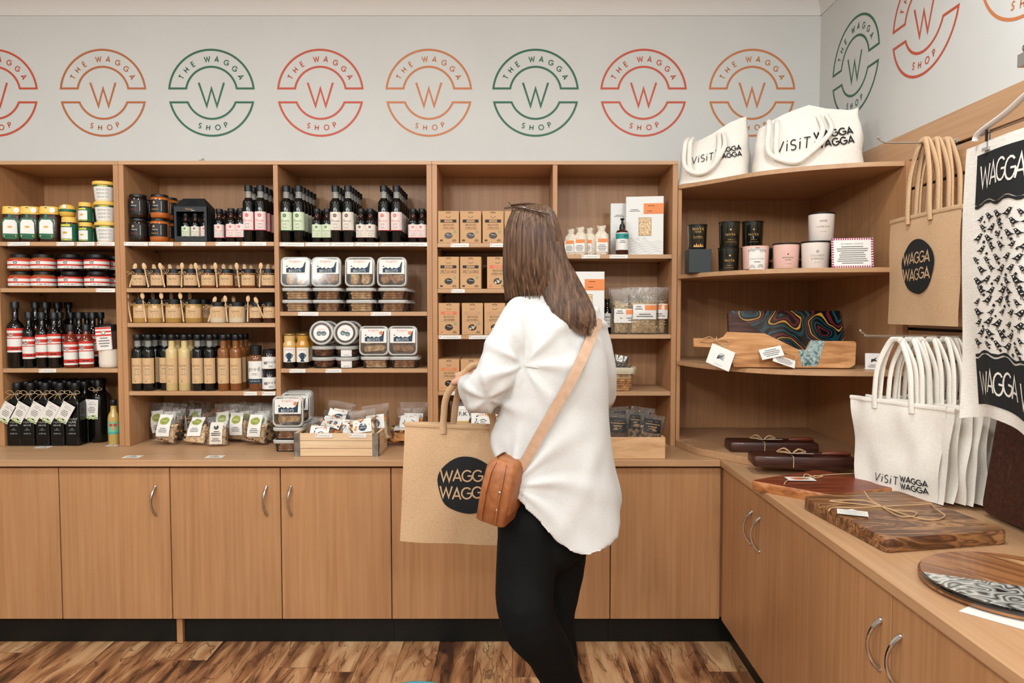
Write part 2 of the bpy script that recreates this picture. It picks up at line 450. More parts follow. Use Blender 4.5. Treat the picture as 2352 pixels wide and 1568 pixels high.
wall('floor', -4.3, 1.62, -3.3, YWALL + .1, -.05, 0, floor_mat())

# ================================================================== wall logos
cBR = mat('decal_brown', (178, 104, 60), .5); cGR = mat('decal_green', (44, 100, 74), .5); cRD = mat('decal_red', (192, 80, 54), .5); cOR = mat('decal_orange', (194, 118, 70), .5)
U = 2.147e-3
def logo_flat(m):
    f = Flat(); ro, ri, t = 97.5 * U, 59 * U, 4.7 * U
    def half(yc, sgn):
        a = math.degrees(math.asin(yc / ro)); b = math.degrees(math.asin(yc / ri)); n = 48
        A = _arc(0, 0, ro, a, 180 - a, n); B = _arc(0, 0, ri, 180 - b, b, n)
        pts = A + B + [A[0]]
        f.stroke([(x, sgn * y) for x, y in pts], t, m)
    half(10 * U, 1); half(21.5 * U, -1)
    f.stroke([(x * U, y * U) for x, y in ((-29, 23), (-11.5, -30), (0, 10), (12, -30), (29, 23))], 4.6 * U, m)
    def ring(ch, ang, r, h, flip=False):
        w = GL[ch][0] * h
        a = R(90 - ang) if not flip else R(-90 + ang)
        cx, cy = r * math.cos(a), r * math.sin(a); rot = -ang if not flip else ang
        c, s = math.cos(R(rot)), math.sin(R(rot)); lx, ly = -w / 2, -h / 2
        f.glyphs(ch, cx + lx * c - ly * s, cy + lx * s + ly * c, h, 2.3 * U, m, rot=rot)
    for ch, an in zip('THEWAGGA', (-62.3, -47.7, -32.4, -6.5, 10.1, 27.5, 45, 62)): ring(ch, an, 77 * U, 11 * U)
    for ch, an in zip('SHOP', (-20.5, -6.6, 9.5, 24)): ring(ch, an, 79.5 * U, 11 * U, True)
    return f
ZL = 2.492
wl = ['red logo cut by the left edge', 'brown logo', 'green logo', 'red logo', 'orange logo', 'green logo', 'red logo', 'orange logo']
ws = ['end of row', 'above the left unit edge', 'above the dark jars', 'above the green-labelled bottles', 'above the second shelf unit gap', 'above the woman', 'above the white oat boxes', 'half hidden behind the cream totes']
for i, (px, m) in enumerate(zip((-12, 237, 486, 736, 985, 1230, 1478, 1727), (cRD, cBR, cGR, cRD, cOR, cGR, cRD, cOR))):
    mb = MB(); logo_flat(m).onto(mb, lambda x, z, l: (x, -l - .0008, z))
    tag(mb.build('wall_logo', loc=(sx(px, YWALL, ZL), YWALL, ZL), smooth=0), 'round painted %s on the back wall, %s' % (wl[i], ws[i]), 'wall logo', 'round shop logos on the walls')
for i, (y, m, n) in enumerate(((3.165, cGR, 'green logo nearest the corner'), (2.64, cRD, 'red logo in the middle of three'), (2.112, cOR, 'orange logo cut by the top right edge'))):
    mb = MB(); logo_flat(m).onto(mb, lambda x, z, l: (-l - .0008, -x, z))
    tag(mb.build('wall_logo', loc=(XW, y, ZL + .01), smooth=0), 'round painted %s on the right wall' % n, 'wall logo', 'round shop logos on the walls')

# ================================================================== base cabinets
kick = mat('black_kickboard', (16, 19, 17), .45, spec=.4)
def bow_handle(mb, x, y, z0, z1, out=.028, ax='y'):
    pts = []
    for k in range(13):
        t = k / 12; d = out * math.sin(math.pi * t) ** .7; s = .006 * math.sin(math.pi * t)
        pts.append((x - s, y - d, z0 + (z1 - z0) * t) if ax == 'y' else (x - d, y + s, z0 + (z1 - z0) * t))
    mb.tube(pts, [.0042 + .0022 * abs(t / 6 - 1) for t in range(13)], chrome, 8)
    for z in (z0, z1): mb.ell(pts[0 if z == z0 else -1], (.007, .007, .007), chrome)
def cabinet(axis, a0, a1, doors, handles, label, post=None):
    """axis x: on the back wall; axis y: on the right wall"""
    t = tag(empty('base_cabinet', ((a0 + a1) / 2, YD + .3, 0) if axis == 'x' else (XRD + .3, (a0 + a1) / 2, 0)), label, 'cabinet', 'base cabinets under the worktops')
    ox, oy = t.location.x, t.location.y
    def bx(u0, u1, d0, d1, z0, z1, m, name, par):
        mb = MB()
        if axis == 'x': mb.box(u0 - ox, u1 - ox, YD + d0 - oy, YD + d1 - oy, z0, z1, m)
        else: mb.box(XRD + d0 - ox, XRD + d1 - ox, u0 - oy, u1 - oy, z0, z1, m)
        return bevel(mb.build(name, par, smooth=0), .001, 1)
    bx(a0 + .001, a1 - .001, .02, .60, .121, ZT - .0285, beechZ, 'carcass', t)
    bx(a0 + (.026 if post else 0), a1 + (.031 if axis == 'y' and a1 > 2.9 else 0), .05, .066, .002, .12, kick, 'kickboard', t)
    if post: bx(a0, a0 + .025, .032, .56, .002, .12, beechZ, 'end_panel', t)
    for (d0, d1), h in zip(doors, handles):
        d = bx(d0 + .0022, d1 - .0022, 0, .0185, .122, ZT - .038, beechZ, 'door', t)
        if h is not None:
            mb = MB(); hz0, hz1 = ZT - .235, ZT - .115
            if axis == 'x': bow_handle(mb, h - ox, YD - oy - .001, hz0, hz1)
            else: bow_handle(mb, XRD - ox - .001, h - oy, hz0, hz1, ax='x')
            mb.build('handle', d)
dx = [sx(px, YD, .44) for px in (-376, -122, 139, 393, 646, 899, 1150, 1402, 1652)]
hx = lambda p: sx(p, YD, .62)
cabinet('x', dx[0], dx[2] - 0, [(dx[0], dx[1]), (dx[1], dx[2])], [None, None], 'beech cabinet at the far left, cut by the picture edge')
cabinet('x', dx[2], dx[3], [(dx[2], dx[3])], [hx(358)], 'single-door beech cabinet with a chrome handle left of the black kickboard break')
cabinet('x', dx[3], dx[5], [(dx[3], dx[4]), (dx[4], dx[5])], [hx(613), hx(669)], 'beech cabinet with two chrome handles facing each other', post=True)
cabinet('x', dx[5], dx[7], [(dx[5], dx[6]), (dx[6], dx[7])], [None, None], 'beech cabinet without handles behind the woman and her jute bag')
dx[8] = XRD - .004
cabinet('x', dx[7], dx[8] + .066, [(dx[7], dx[8])], [None], 'single-door beech cabinet without handle in the inner corner')
ry = [2.918, 2.49, 2.045, 1.592, 1.145, .70, .25]
cabinet('y', ry[2], ry[0], [(ry[1], ry[0] - .028), (ry[2], ry[1])], [ry[1] + .045, ry[1] - .035], 'two-door beech cabinet on the right wall nearest the corner')
cabinet('y', ry[4], ry[2], [(ry[3], ry[2]), (ry[4], ry[3])], [ry[3] + .045, ry[3] - .04], 'two-door beech cabinet on the right wall cut by the bottom edge')
cabinet('y', ry[6], ry[4], [(ry[5], ry[4]), (ry[6], ry[5])], [ry[5] + .045, ry[5] - .04], 'two-door beech cabinet on the right wall nearest the camera')
mb = MB().box(-3.05, XRC - .0005, YW, YWALL - .002, ZT - .027, ZT, beechX)
tag(bevel(mb.build('worktop', smooth=0), .002), 'long beech worktop under the shelving on the back wall', 'worktop')
mb = MB().box(XRC, XW - .002, .22, YWALL - .002, ZT - .027, ZT, beechY)
tag(bevel(mb.build('worktop', smooth=0), .002), 'beech worktop on the right carrying the chopping boards', 'worktop')

# ================================================================== shelving units
def zs(v): return zy(v, YU)
cam_fit = mat('shelf_fitting', (120, 120, 118), .3, .8)
def unit(x0, x1, divs, bays, label):
    """bays: list of (xa, xb, [shelf z tops])"""
    t = tag(empty('shelf_unit', ((x0 + x1) / 2, YWALL, ZT)), label, 'shelving unit', 'open shelving units on the worktop')
    ox, oy = t.location.x, t.location.y
    def bx(a, b, c, d, e, f, m, n, par=t): return bevel(MB().box(a - ox, b - ox, c - oy, d - oy, e - ZT, f - ZT, m).build(n, par, smooth=0), .001, 1)
    bx(x0, x0 + .023, YU, YB + .002, ZT + .0005, ZU - .0175, beechZ, 'side_panel'); bx(x1 - .023, x1, YU, YB + .002, ZT + .0005, ZU - .0175, beechZ, 'side_panel')
    bx(x0, x1, YU - .001, YB + .002, ZU - .017, ZU, beechX, 'top_panel')
    bx(x0 + .001, x1 - .001, YB + .0025, YB + .012, ZT + .0005, ZU - .002, beechZ, 'back_panel')
    for d in divs: bx(d - .0105, d + .0105, YU + .001, YB + .002, ZT + .0005, ZU - .0175, beechZ, 'divider')
    for xa, xb, zz in bays:
        for z in zz:
            s = bx(xa + .0008, xb - .0008, YU + .001, YB + .002, z - .019, z, beechX, 'shelf')
            for yy in (YU + .035, YB - .05):
                for xx, sg in ((xa + .009, -1), (xb - .009, 1)):
                    MB().tube([(xx + sg * .008 - ox, yy - oy, z - .024 - ZT), (xx - sg * .004 - ox, yy - oy, z - .024 - ZT)], .0048, cam_fit, 8).build('shelf_pin', s)
S1 = [zs(v) for v in (555, 661.5, 846)]
S2 = [zs(v) for v in (555, 661.5, 741.6, 898.5)]
S3 = [zs(v) for v in (556, 715.6, 846.3)]
S4 = [zs(v) for v in (558, 663, 769, 898)]
S5 = [zs(v) for v in (584, 768, 899)]
unit(-2.336, -1.767, [], [(-2.313, -1.79, S1)], 'narrow beech shelving unit with honey, relish and striped-label bottles')
unit(-1.766, -.3605, [-1.0615], [(-1.743, -1.072, S2), (-1.051, -.3835, S3)], 'wide beech shelving unit with dark bottles and biscuit tubs')
unit(-.3595, .7445, [.1935], [(-.3365, .183, S4), (.204, .7215, S5)], 'beech shelving unit behind the woman with kraft boxes and oats')
# corner unit with curved shelves
def corner():
    X0, XR, YR = .7465, 1.478, 2.655
    t = tag(empty('corner_shelf_unit', (XR, YB, ZT)), 'corner beech shelving unit with curved shelves, candles and boards', 'shelving unit')
    ox, oy = XR, YB
    def b(a, c, d, e, f, g, m, n): return bevel(MB().box(a - ox, c - ox, d - oy, e - oy, f - ZT, g - ZT, m).build(n, t, smooth=0), .001, 1)
    b(X0, X0 + .017, YU, YB, ZT + .03, ZC - .018, beechZ, 'side_panel')
    b(X0, XR + .02, YB + .0005, YB + .012, ZT + .03, ZC - .002, beechZ, 'back_panel')
    b(XR, XR + .021, YR, YB, ZT + .03, ZC - .0005, beechZ, 'side_panel')
    CM = [(X0, YU - .004), (.785, 3.02), (.86, 2.86), (.965, 2.725), (1.1, 2.645), (1.27, 2.61), (XR, 2.60)]
    CT = [(X0, YU - .004), (.875, 3.02), (.995, 2.87), (1.15, 2.76), (1.33, 2.69), (XR, 2.667)]
    CB = [(X0, YU - .01), (.789, 3.0), (.872, 2.885), (.957, 2.778), (1.098, 2.693), (1.372, 2.63), (XR + .02, 2.625)]
    def sh(c, z, th, n):
        p = [(q.x - ox, q.y - oy) for q in spline([(a, d, 0) for a, d in c], 8)]
        xr = c[-1][0]
        p += [(xr - ox, YB - .001 - oy), (c[0][0] - ox, YB - .001 - oy)]
        bevel(MB().prism(p, z - th - ZT, z - ZT, beechX).build(n, t, smooth=0), .0012, 1)
    sh(CT, ZC, .018, 'top_panel'); sh(CM, Z2, .018, 'shelf'); sh(CM, Z3, .018, 'shelf'); sh(CB, ZT + .03, .0295, 'base_panel')
Z2, Z3 = 1.578, 1.191
corner()

# ================================================================== slatwall, rods
slotm = mat('slat_groove', (22, 17, 13), .6)
def slatwall():
    t = tag(empty('slatwall_panel', (XW, 2.0, 1.0)), 'beech slatted display panel with black grooves on the right wall', 'slatwall')
    x1 = XW - .001; x0 = 1.5005
    g = [1.98 - .105 * k for k in range(12)]
    edges = [2.094] + g + [ZT + .001]
    mb = MB(); y0, y1 = .4, YWALL - .001
    for a, b_ in zip(edges[:-1], edges[1:]):
        hi = a - (0 if a == 2.094 else .005); lo = b_ + (.005 if b_ > .85 else 0)
        if hi - lo > .01: mb.box(x0 - XW, x1 - XW, y0 - 2, y1 - 2, lo - 1, hi - 1, beechY)
    bevel(mb.build('slat_board', t, smooth=0), .0015, 1)
    mb = MB().box(x1 - .006 - XW, x1 + .0005 - XW, y0 - 2, y1 - 2, ZT + .002 - 1, 2.09 - 1, slotm); mb.build('groove_liner', t, smooth=0)
slatwall()
def rod(y, z, xt, label):
    mb = MB(); mb.tube(spline([(1.5, y, z), (1.4, y, z), (xt + .03, y, z), (xt + .008, y, z + .004), (xt - .008, y, z + .016)], 5), .0032, chrome, 8)
    mb.ell((xt - .008, y, z + .017), (.0045,) * 3, chrome); mb.box(1.492, 1.4995, y - .014, y + .014, z - .028, z + .012, chrome)
    tag(mb.build('display_hook', smooth=50), label, 'hook', 'chrome display hooks on the slatwall')
rod(2.40, 1.985, 1.245, 'long chrome hook carrying the jute totes')
rod(2.27, 1.337, 1.135, 'long chrome hook carrying the white canvas totes')
# ================================================================== bottles and jars
capb = mat('black_cap', (16, 17, 17), .4)
capy = mat('yellow_cap', (232, 186, 84), .4)
gold = mat('gold_lid', (198, 168, 104), .25, .9)
inkb = mat('navy_ink', (24, 52, 70), .6); inkr = mat('red_ink', (196, 52, 38), .6); inkg = mat('green_ink', (70, 122, 66), .6); inkgr = mat('grey_ink', (120, 116, 110), .7)
olive = mat('olive_green_ink', (150, 158, 62), .6); pinki = mat('pink_ink', (206, 60, 84), .6); orangei = mat('orange_ink', (226, 134, 74), .6)
lab_g = mat('pale_green_label', (206, 214, 184), .65); lab_c = mat('cream_label', (222, 212, 196), .65); lab_p = mat('pale_pink_label', (228, 208, 200), .65)
lab_k = mat('kraft_label', (205, 168, 124), .75); lab_w = mat('white_label', (226, 222, 214), .6)
def bot(name, cat, prof, split, m_body, m_neck, cap, label=None, m_cap=None, extra=None, n=20):
    """lathe bottle: body mesh (liquid part dark, neck clear above split), cap part, label part"""
    def f():
        t = tag(empty(name), 'x', cat)
        mb = MB(); lo = [p for p in prof if p[1] <= split + 1e-6]; hi = [p for p in prof if p[1] >= split - 1e-6]
        mb.lathe(lo, m_body, n)
        if len(hi) > 1: mb.lathe(hi, m_neck, n, cap=False)
        mb.build('bottle_body' if cat != 'jar' else 'jar_body', t, 50)
        r, z0, z1 = cap
        MB().lathe([(r * .95, z0), (r, z0 + .001), (r, z1 - .002), (r * .93, z1)], m_cap or capb, n).build('cap' if cat != 'jar' else 'lid', t, 40)
        if label:
            rr_, fl = label; fl().onto(mb := MB(), cyl(rr_)); mb.build('label', t, 60)
        if extra: extra(t)
        return t
    return f
# --- vinegar bottles
def vin_label(w, z0, z1, paper, band, dot, side=None):
    def f():
        F = Flat().rect(-w, z0, w, z1, paper, 0, 14).rect(-w, z0, w, z0 + (z1 - z0) * .035, band, 1, 14)
        h = z1 - z0
        F.disc(-w * .12, z1 - h * .2, h * .1, dot, 1).text('86', -w * .12, z1 - h * .235, h * .07, paper, 2)
        F.text('Neats', -w * .1, z0 + h * .46, h * .15, dot, 1).lines(-w * .5, w * .35, z0 + h * .1, z0 + h * .38, 4, inkgr, 1)
        if side: F.rect(w * .72, z0 + h * .04, w, z1, side, 1, 3)
        return F
    return f
def tallp(H=.256, Rb=.0262):
    k = H / .256
    return [(Rb * .9, 0), (Rb, .004), (Rb, .176 * k), (Rb * .93, .184 * k), (Rb * .7, .192 * k), (.0150, .199 * k), (.0142, .203 * k), (.0138, .232 * k)]
def smallp(H=.152, Rb=.0235): return [(Rb * .9, 0), (Rb, .004), (Rb, .088), (Rb * .92, .098), (.0165, .107), (.0125, .114), (.012, .133)]
TALL = {}
for nm, (pp, bd, dt, sd) in {'green': (lab_g, inkg, inkg, None), 'cream': (lab_c, mat('maroon_ink', (110, 44, 44), .6), mat('plum_ink', (112, 76, 84), .6), None), 'peach': (lab_p, inkr, mat('coral_ink', (206, 112, 88), .6), None), 'pink': (lab_p, pinki, mat('rose_ink', (208, 92, 98), .6), pinki)}.items():
    TALL[nm] = bot('vinegar_bottle', 'bottle', tallp(), .199, glassd, glass, (.0175, .229, .256), (.0262, vin_label(.036, .052, .136, pp, bd, dt, sd)))
    TALL[nm + 's'] = bot('vinegar_bottle', 'bottle', smallp(), .107, glassd, mat('amber_glass', (46, 18, 8), .08), (.0152, .130, .152), (.0235, vin_label(.032, .020, .080, pp, bd, dt, sd)))
def rows(key, build, pxs, z, y0, dep, n, lab, cat_label_group, shift=None, s=1, front_only=None):
    """files of identical things standing one behind another"""
    for i, px in enumerate(pxs):
        for k in range(n if not isinstance(n, (list, tuple)) else n[i]):
            y = y0 + k * dep; x = sx(px, y0, z)
            L = lab(i, len(pxs), k)
            put(key, build, (x + (shift or 0) * k, y, z), L, cat_label_group, rz=random.uniform(-6, 6), s=s)
P0 = YU + .031
def vl(col, where):
    def f(i, n, k):
        a = 'left file' if i == 0 and n == 2 else ('right file' if n == 2 else nth(i, n) + ' file')
        return 'tall dark vinegar bottle with %s label %s, %s, %s' % (col, where, a, ['at the front', 'second from front', 'third from front', 'fourth from front', 'at the back'][k])
    return f
z3 = S3[0]
rows('tg', TALL['green'], (657.5, 687.5), z3, P0, .056, 5, vl('green', 'at the left divider'), 'tall green-label vinegar bottles')
rows('tc', TALL['cream'], (772, 800.5), z3, P0, .056, 5, vl('cream', 'mid shelf'), 'tall cream-label vinegar bottles')
rows('tp', TALL['peach'], (882.5, 911.5), z3, P0, .056, 5, vl('peach', 'right of centre'), 'tall peach-label vinegar bottles')
rows('tk', TALL['pink'], (572.5, 600), S2[0], P0, .056, 5, vl('red-edged', 'by the divider'), 'tall red-edged-label vinegar bottles')
def sl(col, where):
    return lambda i, n, k: 'small vinegar bottle, %s label, %s, %s, %s' % (col, where, nth(i, n) + ' file', ['at the front', 'behind it', 'third back', 'fourth back', 'fifth back', 'last back'][k])
P1 = P0 - .002
rows('sg', TALL['greens'], (729, 752), z3, P1, .05, 4, sl('green', 'between tall green and cream ones'), 'small green-label vinegar bottles')
rows('sc', TALL['creams'], (830, 851), z3, P1, .05, 4, sl('cream', 'between tall cream and peach ones'), 'small cream-label vinegar bottles')
rows('sp', TALL['peachs'], (949.5, 971), z3, P1, .05, 4, sl('peach', 'at the right panel'), 'small peach-label vinegar bottles')
rows('sk', TALL['pinks'], (532, 554), S2[0], P1, .05, 4, sl('red-edged', 'beside the carton'), 'small red-edged-label vinegar bottles')
rows('skb', TALL['pinks'], (505,), S2[0], P1 + .02, .05, 5, lambda i, n, k: 'small dark vinegar bottle right beside the black gift carton, %s' % ['frontmost', 'second back', 'third back', 'fourth back', 'rearmost'][k], 'small vinegar bottles beside the carton')
# --- gift carton
def carton():
    t = tag(empty('gift_carton'), 'x', 'carton'); m = mat('black_card', (26, 30, 30), .5); w, d = .077, .085
    mb = MB(); H = .158
    mb.box(-w, -w + .003, -d / 2, d / 2, 0, H, m).box(w - .003, w, -d / 2, d / 2, 0, H, m).box(-w, w, d / 2 - .003, d / 2, 0, H, m).box(-w, w, -d / 2, d / 2, 0, .003, m)
    mb.box(-w, w, -d / 2, -d / 2 + .002, 0, .025, m).box(-w, w, -d / 2, -d / 2 + .002, .136, H, m).box(-w, -w + .014, -d / 2, -d / 2 + .002, .025, .136, m).box(w - .014, w, -d / 2, -d / 2 + .002, .025, .136, m)
    for s in (-1, 1):   # gabled roof halves
        mb.add([(-w, s * d / 2, H), (w, s * d / 2, H), (w * .62, s * .004, H + .042), (-w * .62, s * .004, H + .042)], [(0, 1, 2, 3)], m)
        mb.add([(s * w, -d / 2, H), (s * w, d / 2, H), (s * w * .62, .004, H + .042), (s * w * .62, -.004, H + .042)], [(0, 1, 2, 3)], m)
    mb.build('carton_body', t, 0)
    MB().loft([[(x, y, z) for x, y, z in ((w * .6 * c, yy, H + .02 + .02 * (1 - abs(c)) * 0 + .022),)] * 1 for c, yy in ()] or [[(-.001, 0, H), (.001, 0, H), (0, .001, H)], [(-.001, 0, H + .001), (.001, 0, H + .001), (0, .001, H + .001)]], m)
    F = Flat(); F.p.append(([(.028 * math.cos(R(a)), H + .008 + .022 * math.sin(R(a))) for a in range(0, 181, 15)], [tuple(range(13))], mat('handle_hole', (6, 7, 7), .8), 1))
    F.onto(mb := MB(), lambda x, z, l: (x, -d / 2 * (1 - (z - H) / .042) - .001 - l * .5 - .003 * (z - H) / .042, z)); mb.build('handle_cutout', t, 0)
    Flat().text('Neats', -.006, .143, .010, mat('copper_ink', (190, 140, 86), .4), 1).lines(.0, .024, .139, .143, 1, lab_w, 1).onto(mb := MB(), front(-d / 2)); mb.build('logo', t, 0)
    return t
yc = YU + .055
put('gc', carton, (sx(448, yc, S2[0]), yc, S2[0]), 'black gabled gift carton with three vinegar bottles showing in its window')
for i, (px, k) in enumerate(((429, 'greens'), (451, 'creams'), (473, 'peachs'))):
    put(['sg', 'sc', 'sp'][i], TALL[k], (sx(px, yc, S2[0]), yc - .004, S2[0] + .0035), '%s bottle standing inside the black gift carton' % ['green-label small', 'cream-label small', 'peach-label small'][i], s=.86)
# --- dark jars, stacked
def darkjar(orange):
    c = mat('chutney_orange', (176, 92, 30), .2, coat=.6) if orange else mat('dark_relish', (28, 14, 10), .12, coat=.6)
    def lf():
        F = Flat().rect(-.05, .024, .05, .082, mat('black_label', (20, 20, 19), .5), 0, 16)
        F.disc(-.012, .069, .006, mat('tan_ink', (176, 140, 100), .6), 1).text('barry', -.006, .052, .008, lab_c, 1).rect(-.024, .036, .006, .040, mat('gold_ink', (164, 128, 64), .4) if orange else mat('dull_red_ink', (128, 40, 36), .6), 1, 3).rect(.018, .03, .0195, .075, lab_c, 1)
        return F
    return bot('relish_jar', 'jar', [(.034, 0), (.039, .004), (.0405, .014), (.0405, .086), (.037, .093), (.034, .095)], .095, c, c, (.0365, .094, .1065), (.0405, lf))
for i, (px, o) in enumerate(((317, 0), (367, 1))):
    for k in range(3):
        for lv in range(2):
            y = YU + .043 + k * .086
            w = ['black-labelled relish jar', 'black-labelled orange chutney jar'][i]
            put('dj%d' % o, darkjar(o), (sx(px, YU + .043, S2[0]) + .004 * lv, y, S2[0] + lv * .1075), '%s, %s of the stack, %s' % (w, ['bottom', 'top'][lv], ['front', 'second row', 'rearmost'][k]), 'stacked black relish jars', rz=-8)
# --- stripe label set
stripe_r = mat('stripe_red', (200, 48, 34), .5)
def stripes(w, z0, z1, n=16, badge=.3, pat=None):
    def f():
        F = Flat().rect(-w, z0, w, z1, lab_w, 0, n); h = z1 - z0
        for a, b in (pat or ((.8, 1), (.3, .48))): F.rect(-w, z0 + a * h, w, z0 + b * h, stripe_r, 1, n)
        bx = -w * badge; bz = z0 + h * .72 if pat else z0 + h * .68
        r = min(h * .2, .009)
        F.disc(bx, bz, r * 1.15, lab_w, 2).disc(bx, bz, r, ink, 3).disc(bx, bz, r * .7, lab_w, 4).stroke([(bx - r * .5, bz - r * .3), (bx, bz + r * .45), (bx + r * .5, bz - r * .2)], r * .3, ink, 5)
        F.lines(-w * .5, w * .5, z0 + h * .08, z0 + h * .22, 1, ink, 2)
        return F
    return f
def relish(col):
    return bot('relish_jar', 'jar', [(.040, 0), (.050, .006), (.0535, .018), (.0535, .048), (.048, .058), (.041, .063)], .063, col, col, (.0415, .062, .079), (.0535, stripes(.072, .011, .053, badge=.25)), n=24)
am = mat('apple_relish', (150, 84, 36), .15, coat=.5); dkr = mat('dark_jam', (34, 14, 12), .12, coat=.5)
for i, px in enumerate((50, 102, 164, 224)):
    for k in range(2):
        for lv in range(2):
            off = .045 if k else 0
            y = YU + .056 + k * .112
            put('rj%d' % (i > 1), relish(am if i < 2 else dkr), (sx(px, YU + .056, S1[1]) + off * .6, y, S1[1] + lv * .078), 'wide red and white striped relish jar, %s column, %s, %s' % (nth(i, 4), ['lower', 'upper'][lv], ['front row', 'back row']  [k]), 'striped relish jars', rz=8, s=.97)
def sbot(H, Rb, body, z0, z1, nk=.0125, cap=True):
    sh = H * .62
    p = [(Rb * .9, 0), (Rb, .004), (Rb, sh), (Rb * .9, sh + .012), (nk * 1.4, sh + .028), (nk, sh + .036), (nk, H - .028)]
    return bot('sauce_bottle', 'bottle', p, H - .02, body, body, (nk * 1.38, H - .030, H), (Rb, stripes(Rb * 1.25, z0, z1, 12, .35, ((.9, 1), (.66, .8), (.56, .6), (.08, .24)))))
sauce = mat('tomato_sauce', (112, 40, 22), .12, coat=.5)
Yb = YU + .04
sb = [(38.5, .302, .0335, glassd, .072, .182, 'tall dark striped bottle at the left panel'), (69.5, .256, .028, glassd, .042, .142, 'dark striped bottle beside the tallest one'),
      (99.5, .254, .028, glassd, .048, .152, 'dark striped bottle in the middle of the row'), (127.5, .254, .028, glassd, .048, .156, 'dark striped bottle just left of the red sauces'),
      (164.5, .198, .030, sauce, .014, .118, 'red sauce bottle with striped label, left one of two'), (200, .198, .0305, sauce, .018, .122, 'red sauce bottle with striped label, right one of two')]
for i, (px, H, rb, m, a, b_, l) in enumerate(sb):
    put('sb%d' % i, sbot(H, rb, m, a, b_), (sx(px, Yb, S1[2]), Yb, S1[2]), l, 'striped sauce bottles', rz=random.uniform(-8, 8))
for k in range(3):
    for j in range(3):
        if j < 2 or k < 2:
            put('sb0' if j < 2 else 'sb2', None, (sx(62 + 24 * j + (8 if j == 2 else 0) + 6 * k, Yb, S1[2]) , Yb + .068 + .066 * k, S1[2]), 'dark striped bottle behind the front row, %s place, %s' % (ORD[j] if j else 'first', ['nearer row', 'middle row', 'rear row'][k]), 'striped sauce bottles')
for k in range(2):
    for j in range(2): put('sb2', None, (sx(163 + 32 * j, Yb, S1[2]), Yb + .070 + .062 * k, S1[2]), 'dark striped bottle behind the %s red sauce, %s' % (['left', 'right'][j], ['nearer', 'farther'][k]), 'striped sauce bottles')
put('sb5', None, (sx(228, Yb, S1[2]) - .012, Yb + .075, S1[2]), 'red sauce bottle half hidden behind the white tub jar', 'striped sauce bottles')
def tubjar():
    t = bot('preserve_jar', 'jar', [(.036, 0), (.043, .006), (.044, .02), (.044, .085), (.044, .155), (.038, .168), (.036, .172)], .085, mat('curd_white', (226, 214, 198), .25, coat=.4), mat('jar_shadow_glass', (70, 56, 48), .1), (.041, .170, .198))()
    mb = MB(); T = Matrix.Translation((-.012, -.046, .135)) @ Matrix.Rotation(R(-3), 4, 'Y')
    mb.T = T; F = Flat().rect(-.032, -.052, .032, .052, lab_w, 0)
    for q in (.047, .031, .015): F.rect(-.032, q - .004, .032, q + .004, stripe_r, 1)
    F.disc(0, .027, .010, lab_w, 2).disc(0, .027, .009, ink, 3).disc(0, .027, .0065, lab_w, 4).lines(-.024, .024, -.04, .008, 4, inkgr, 1)
    for q in range(7): F.rect(-.032, -.05 + q * .009, -.028, -.046 + q * .009, stripe_r, 1).rect(.028, -.05 + q * .009, .032, -.046 + q * .009, stripe_r, 1)
    F.onto(mb, front(0)); mb.box(-.032, .032, .0, .001, -.052, .052, lab_w); mb.build('hang_tag', t, 0)
    return t
put('tj', tubjar, (sx(249, Yb, S1[2]) , YU + .052, S1[2]), 'squat jar of white curd with black lid and striped hang tag')
put('tj', tubjar, (sx(249, Yb, S1[2]) + .002, YU + .205, S1[2]), 'second squat jar of white curd behind the tagged one')
# --- honey
honey_d = mat('dark_honey', (52, 24, 10), .12, coat=.6, bump=.6, bscale=260); bee_g = mat('honey_green', (26, 92, 62), .5); yel = mat('honey_yellow', (208, 200, 60), .5)
def squeeze():
    t = tag(empty('honey_jar'), 'x', 'jar'); rings = []
    for w, d, z in ((.036, .026, 0), (.040, .030, .006), (.043, .032, .06), (.042, .031, .09), (.038, .030, .118), (.040, .031, .126)):
        rings.append([(x, y, z) for x, y in rr(2 * w, 2 * d, min(w, d) * .8, 4)])
    MB().loft(rings, honey_d).build('jar_body', t, 60)
    rings = [[(x, y, z) for x, y in rr(2 * w, 2 * d, min(w, d) * .8, 4)] for w, d, z in ((.041, .032, .124), (.042, .033, .127), (.039, .031, .155), (.037, .029, .159))]
    MB().loft(rings, capy).build('cap', t, 40)
    def lf(x, z, l): return (x - .008, -.0345 - l - max(0, (.03 - z)) * -.12 + max(0, (z - .06)) * .04 + abs(x) ** 2 * 4, z)
    F = Flat().poly([(-.03, .02), (-.02, .012), (.02, .012), (.03, .02), (.031, .09), (.022, .106), (-.022, .106), (-.031, .09)], bee_g, 1)
    F.poly([(-.027, .036), (.027, .036), (.026, .085), (.018, .098), (-.018, .098), (-.026, .085)], lab_w, 2).rect(-.024, .02, .022, .030, yel, 2).disc(.0, .066, .010, mat('bee_gold', (204, 160, 70), .6), 3, 12, .005).text('HONEY', 0, .021, .008, bee_g, 3)
    F.rect(-.006, .10, .006, .154, bee_g, 2).onto(mb := MB(), lf, .0003)
    Flat().disc(.018, .142, .012, lab_w, 1).onto(mb, lambda x, z, l: (x, -.0335 - l, z)); mb.build('label', t, 30)
    return t
yh = YU + .036
for i, px in enumerate((27, 73, 117)):
    put('hs', squeeze, (sx(px, yh, S1[0]), yh, S1[0]), 'squeeze honey jar with yellow cap, %s of the three in front' % nth(i, 3), 'squeeze honey jars', rz=[4, 0, -3][i])
    put('hs', squeeze, (sx(px, yh, S1[0]) + .012, yh + .072, S1[0]), 'squeeze honey jar behind the %s front one' % nth(i, 3), 'squeeze honey jars')
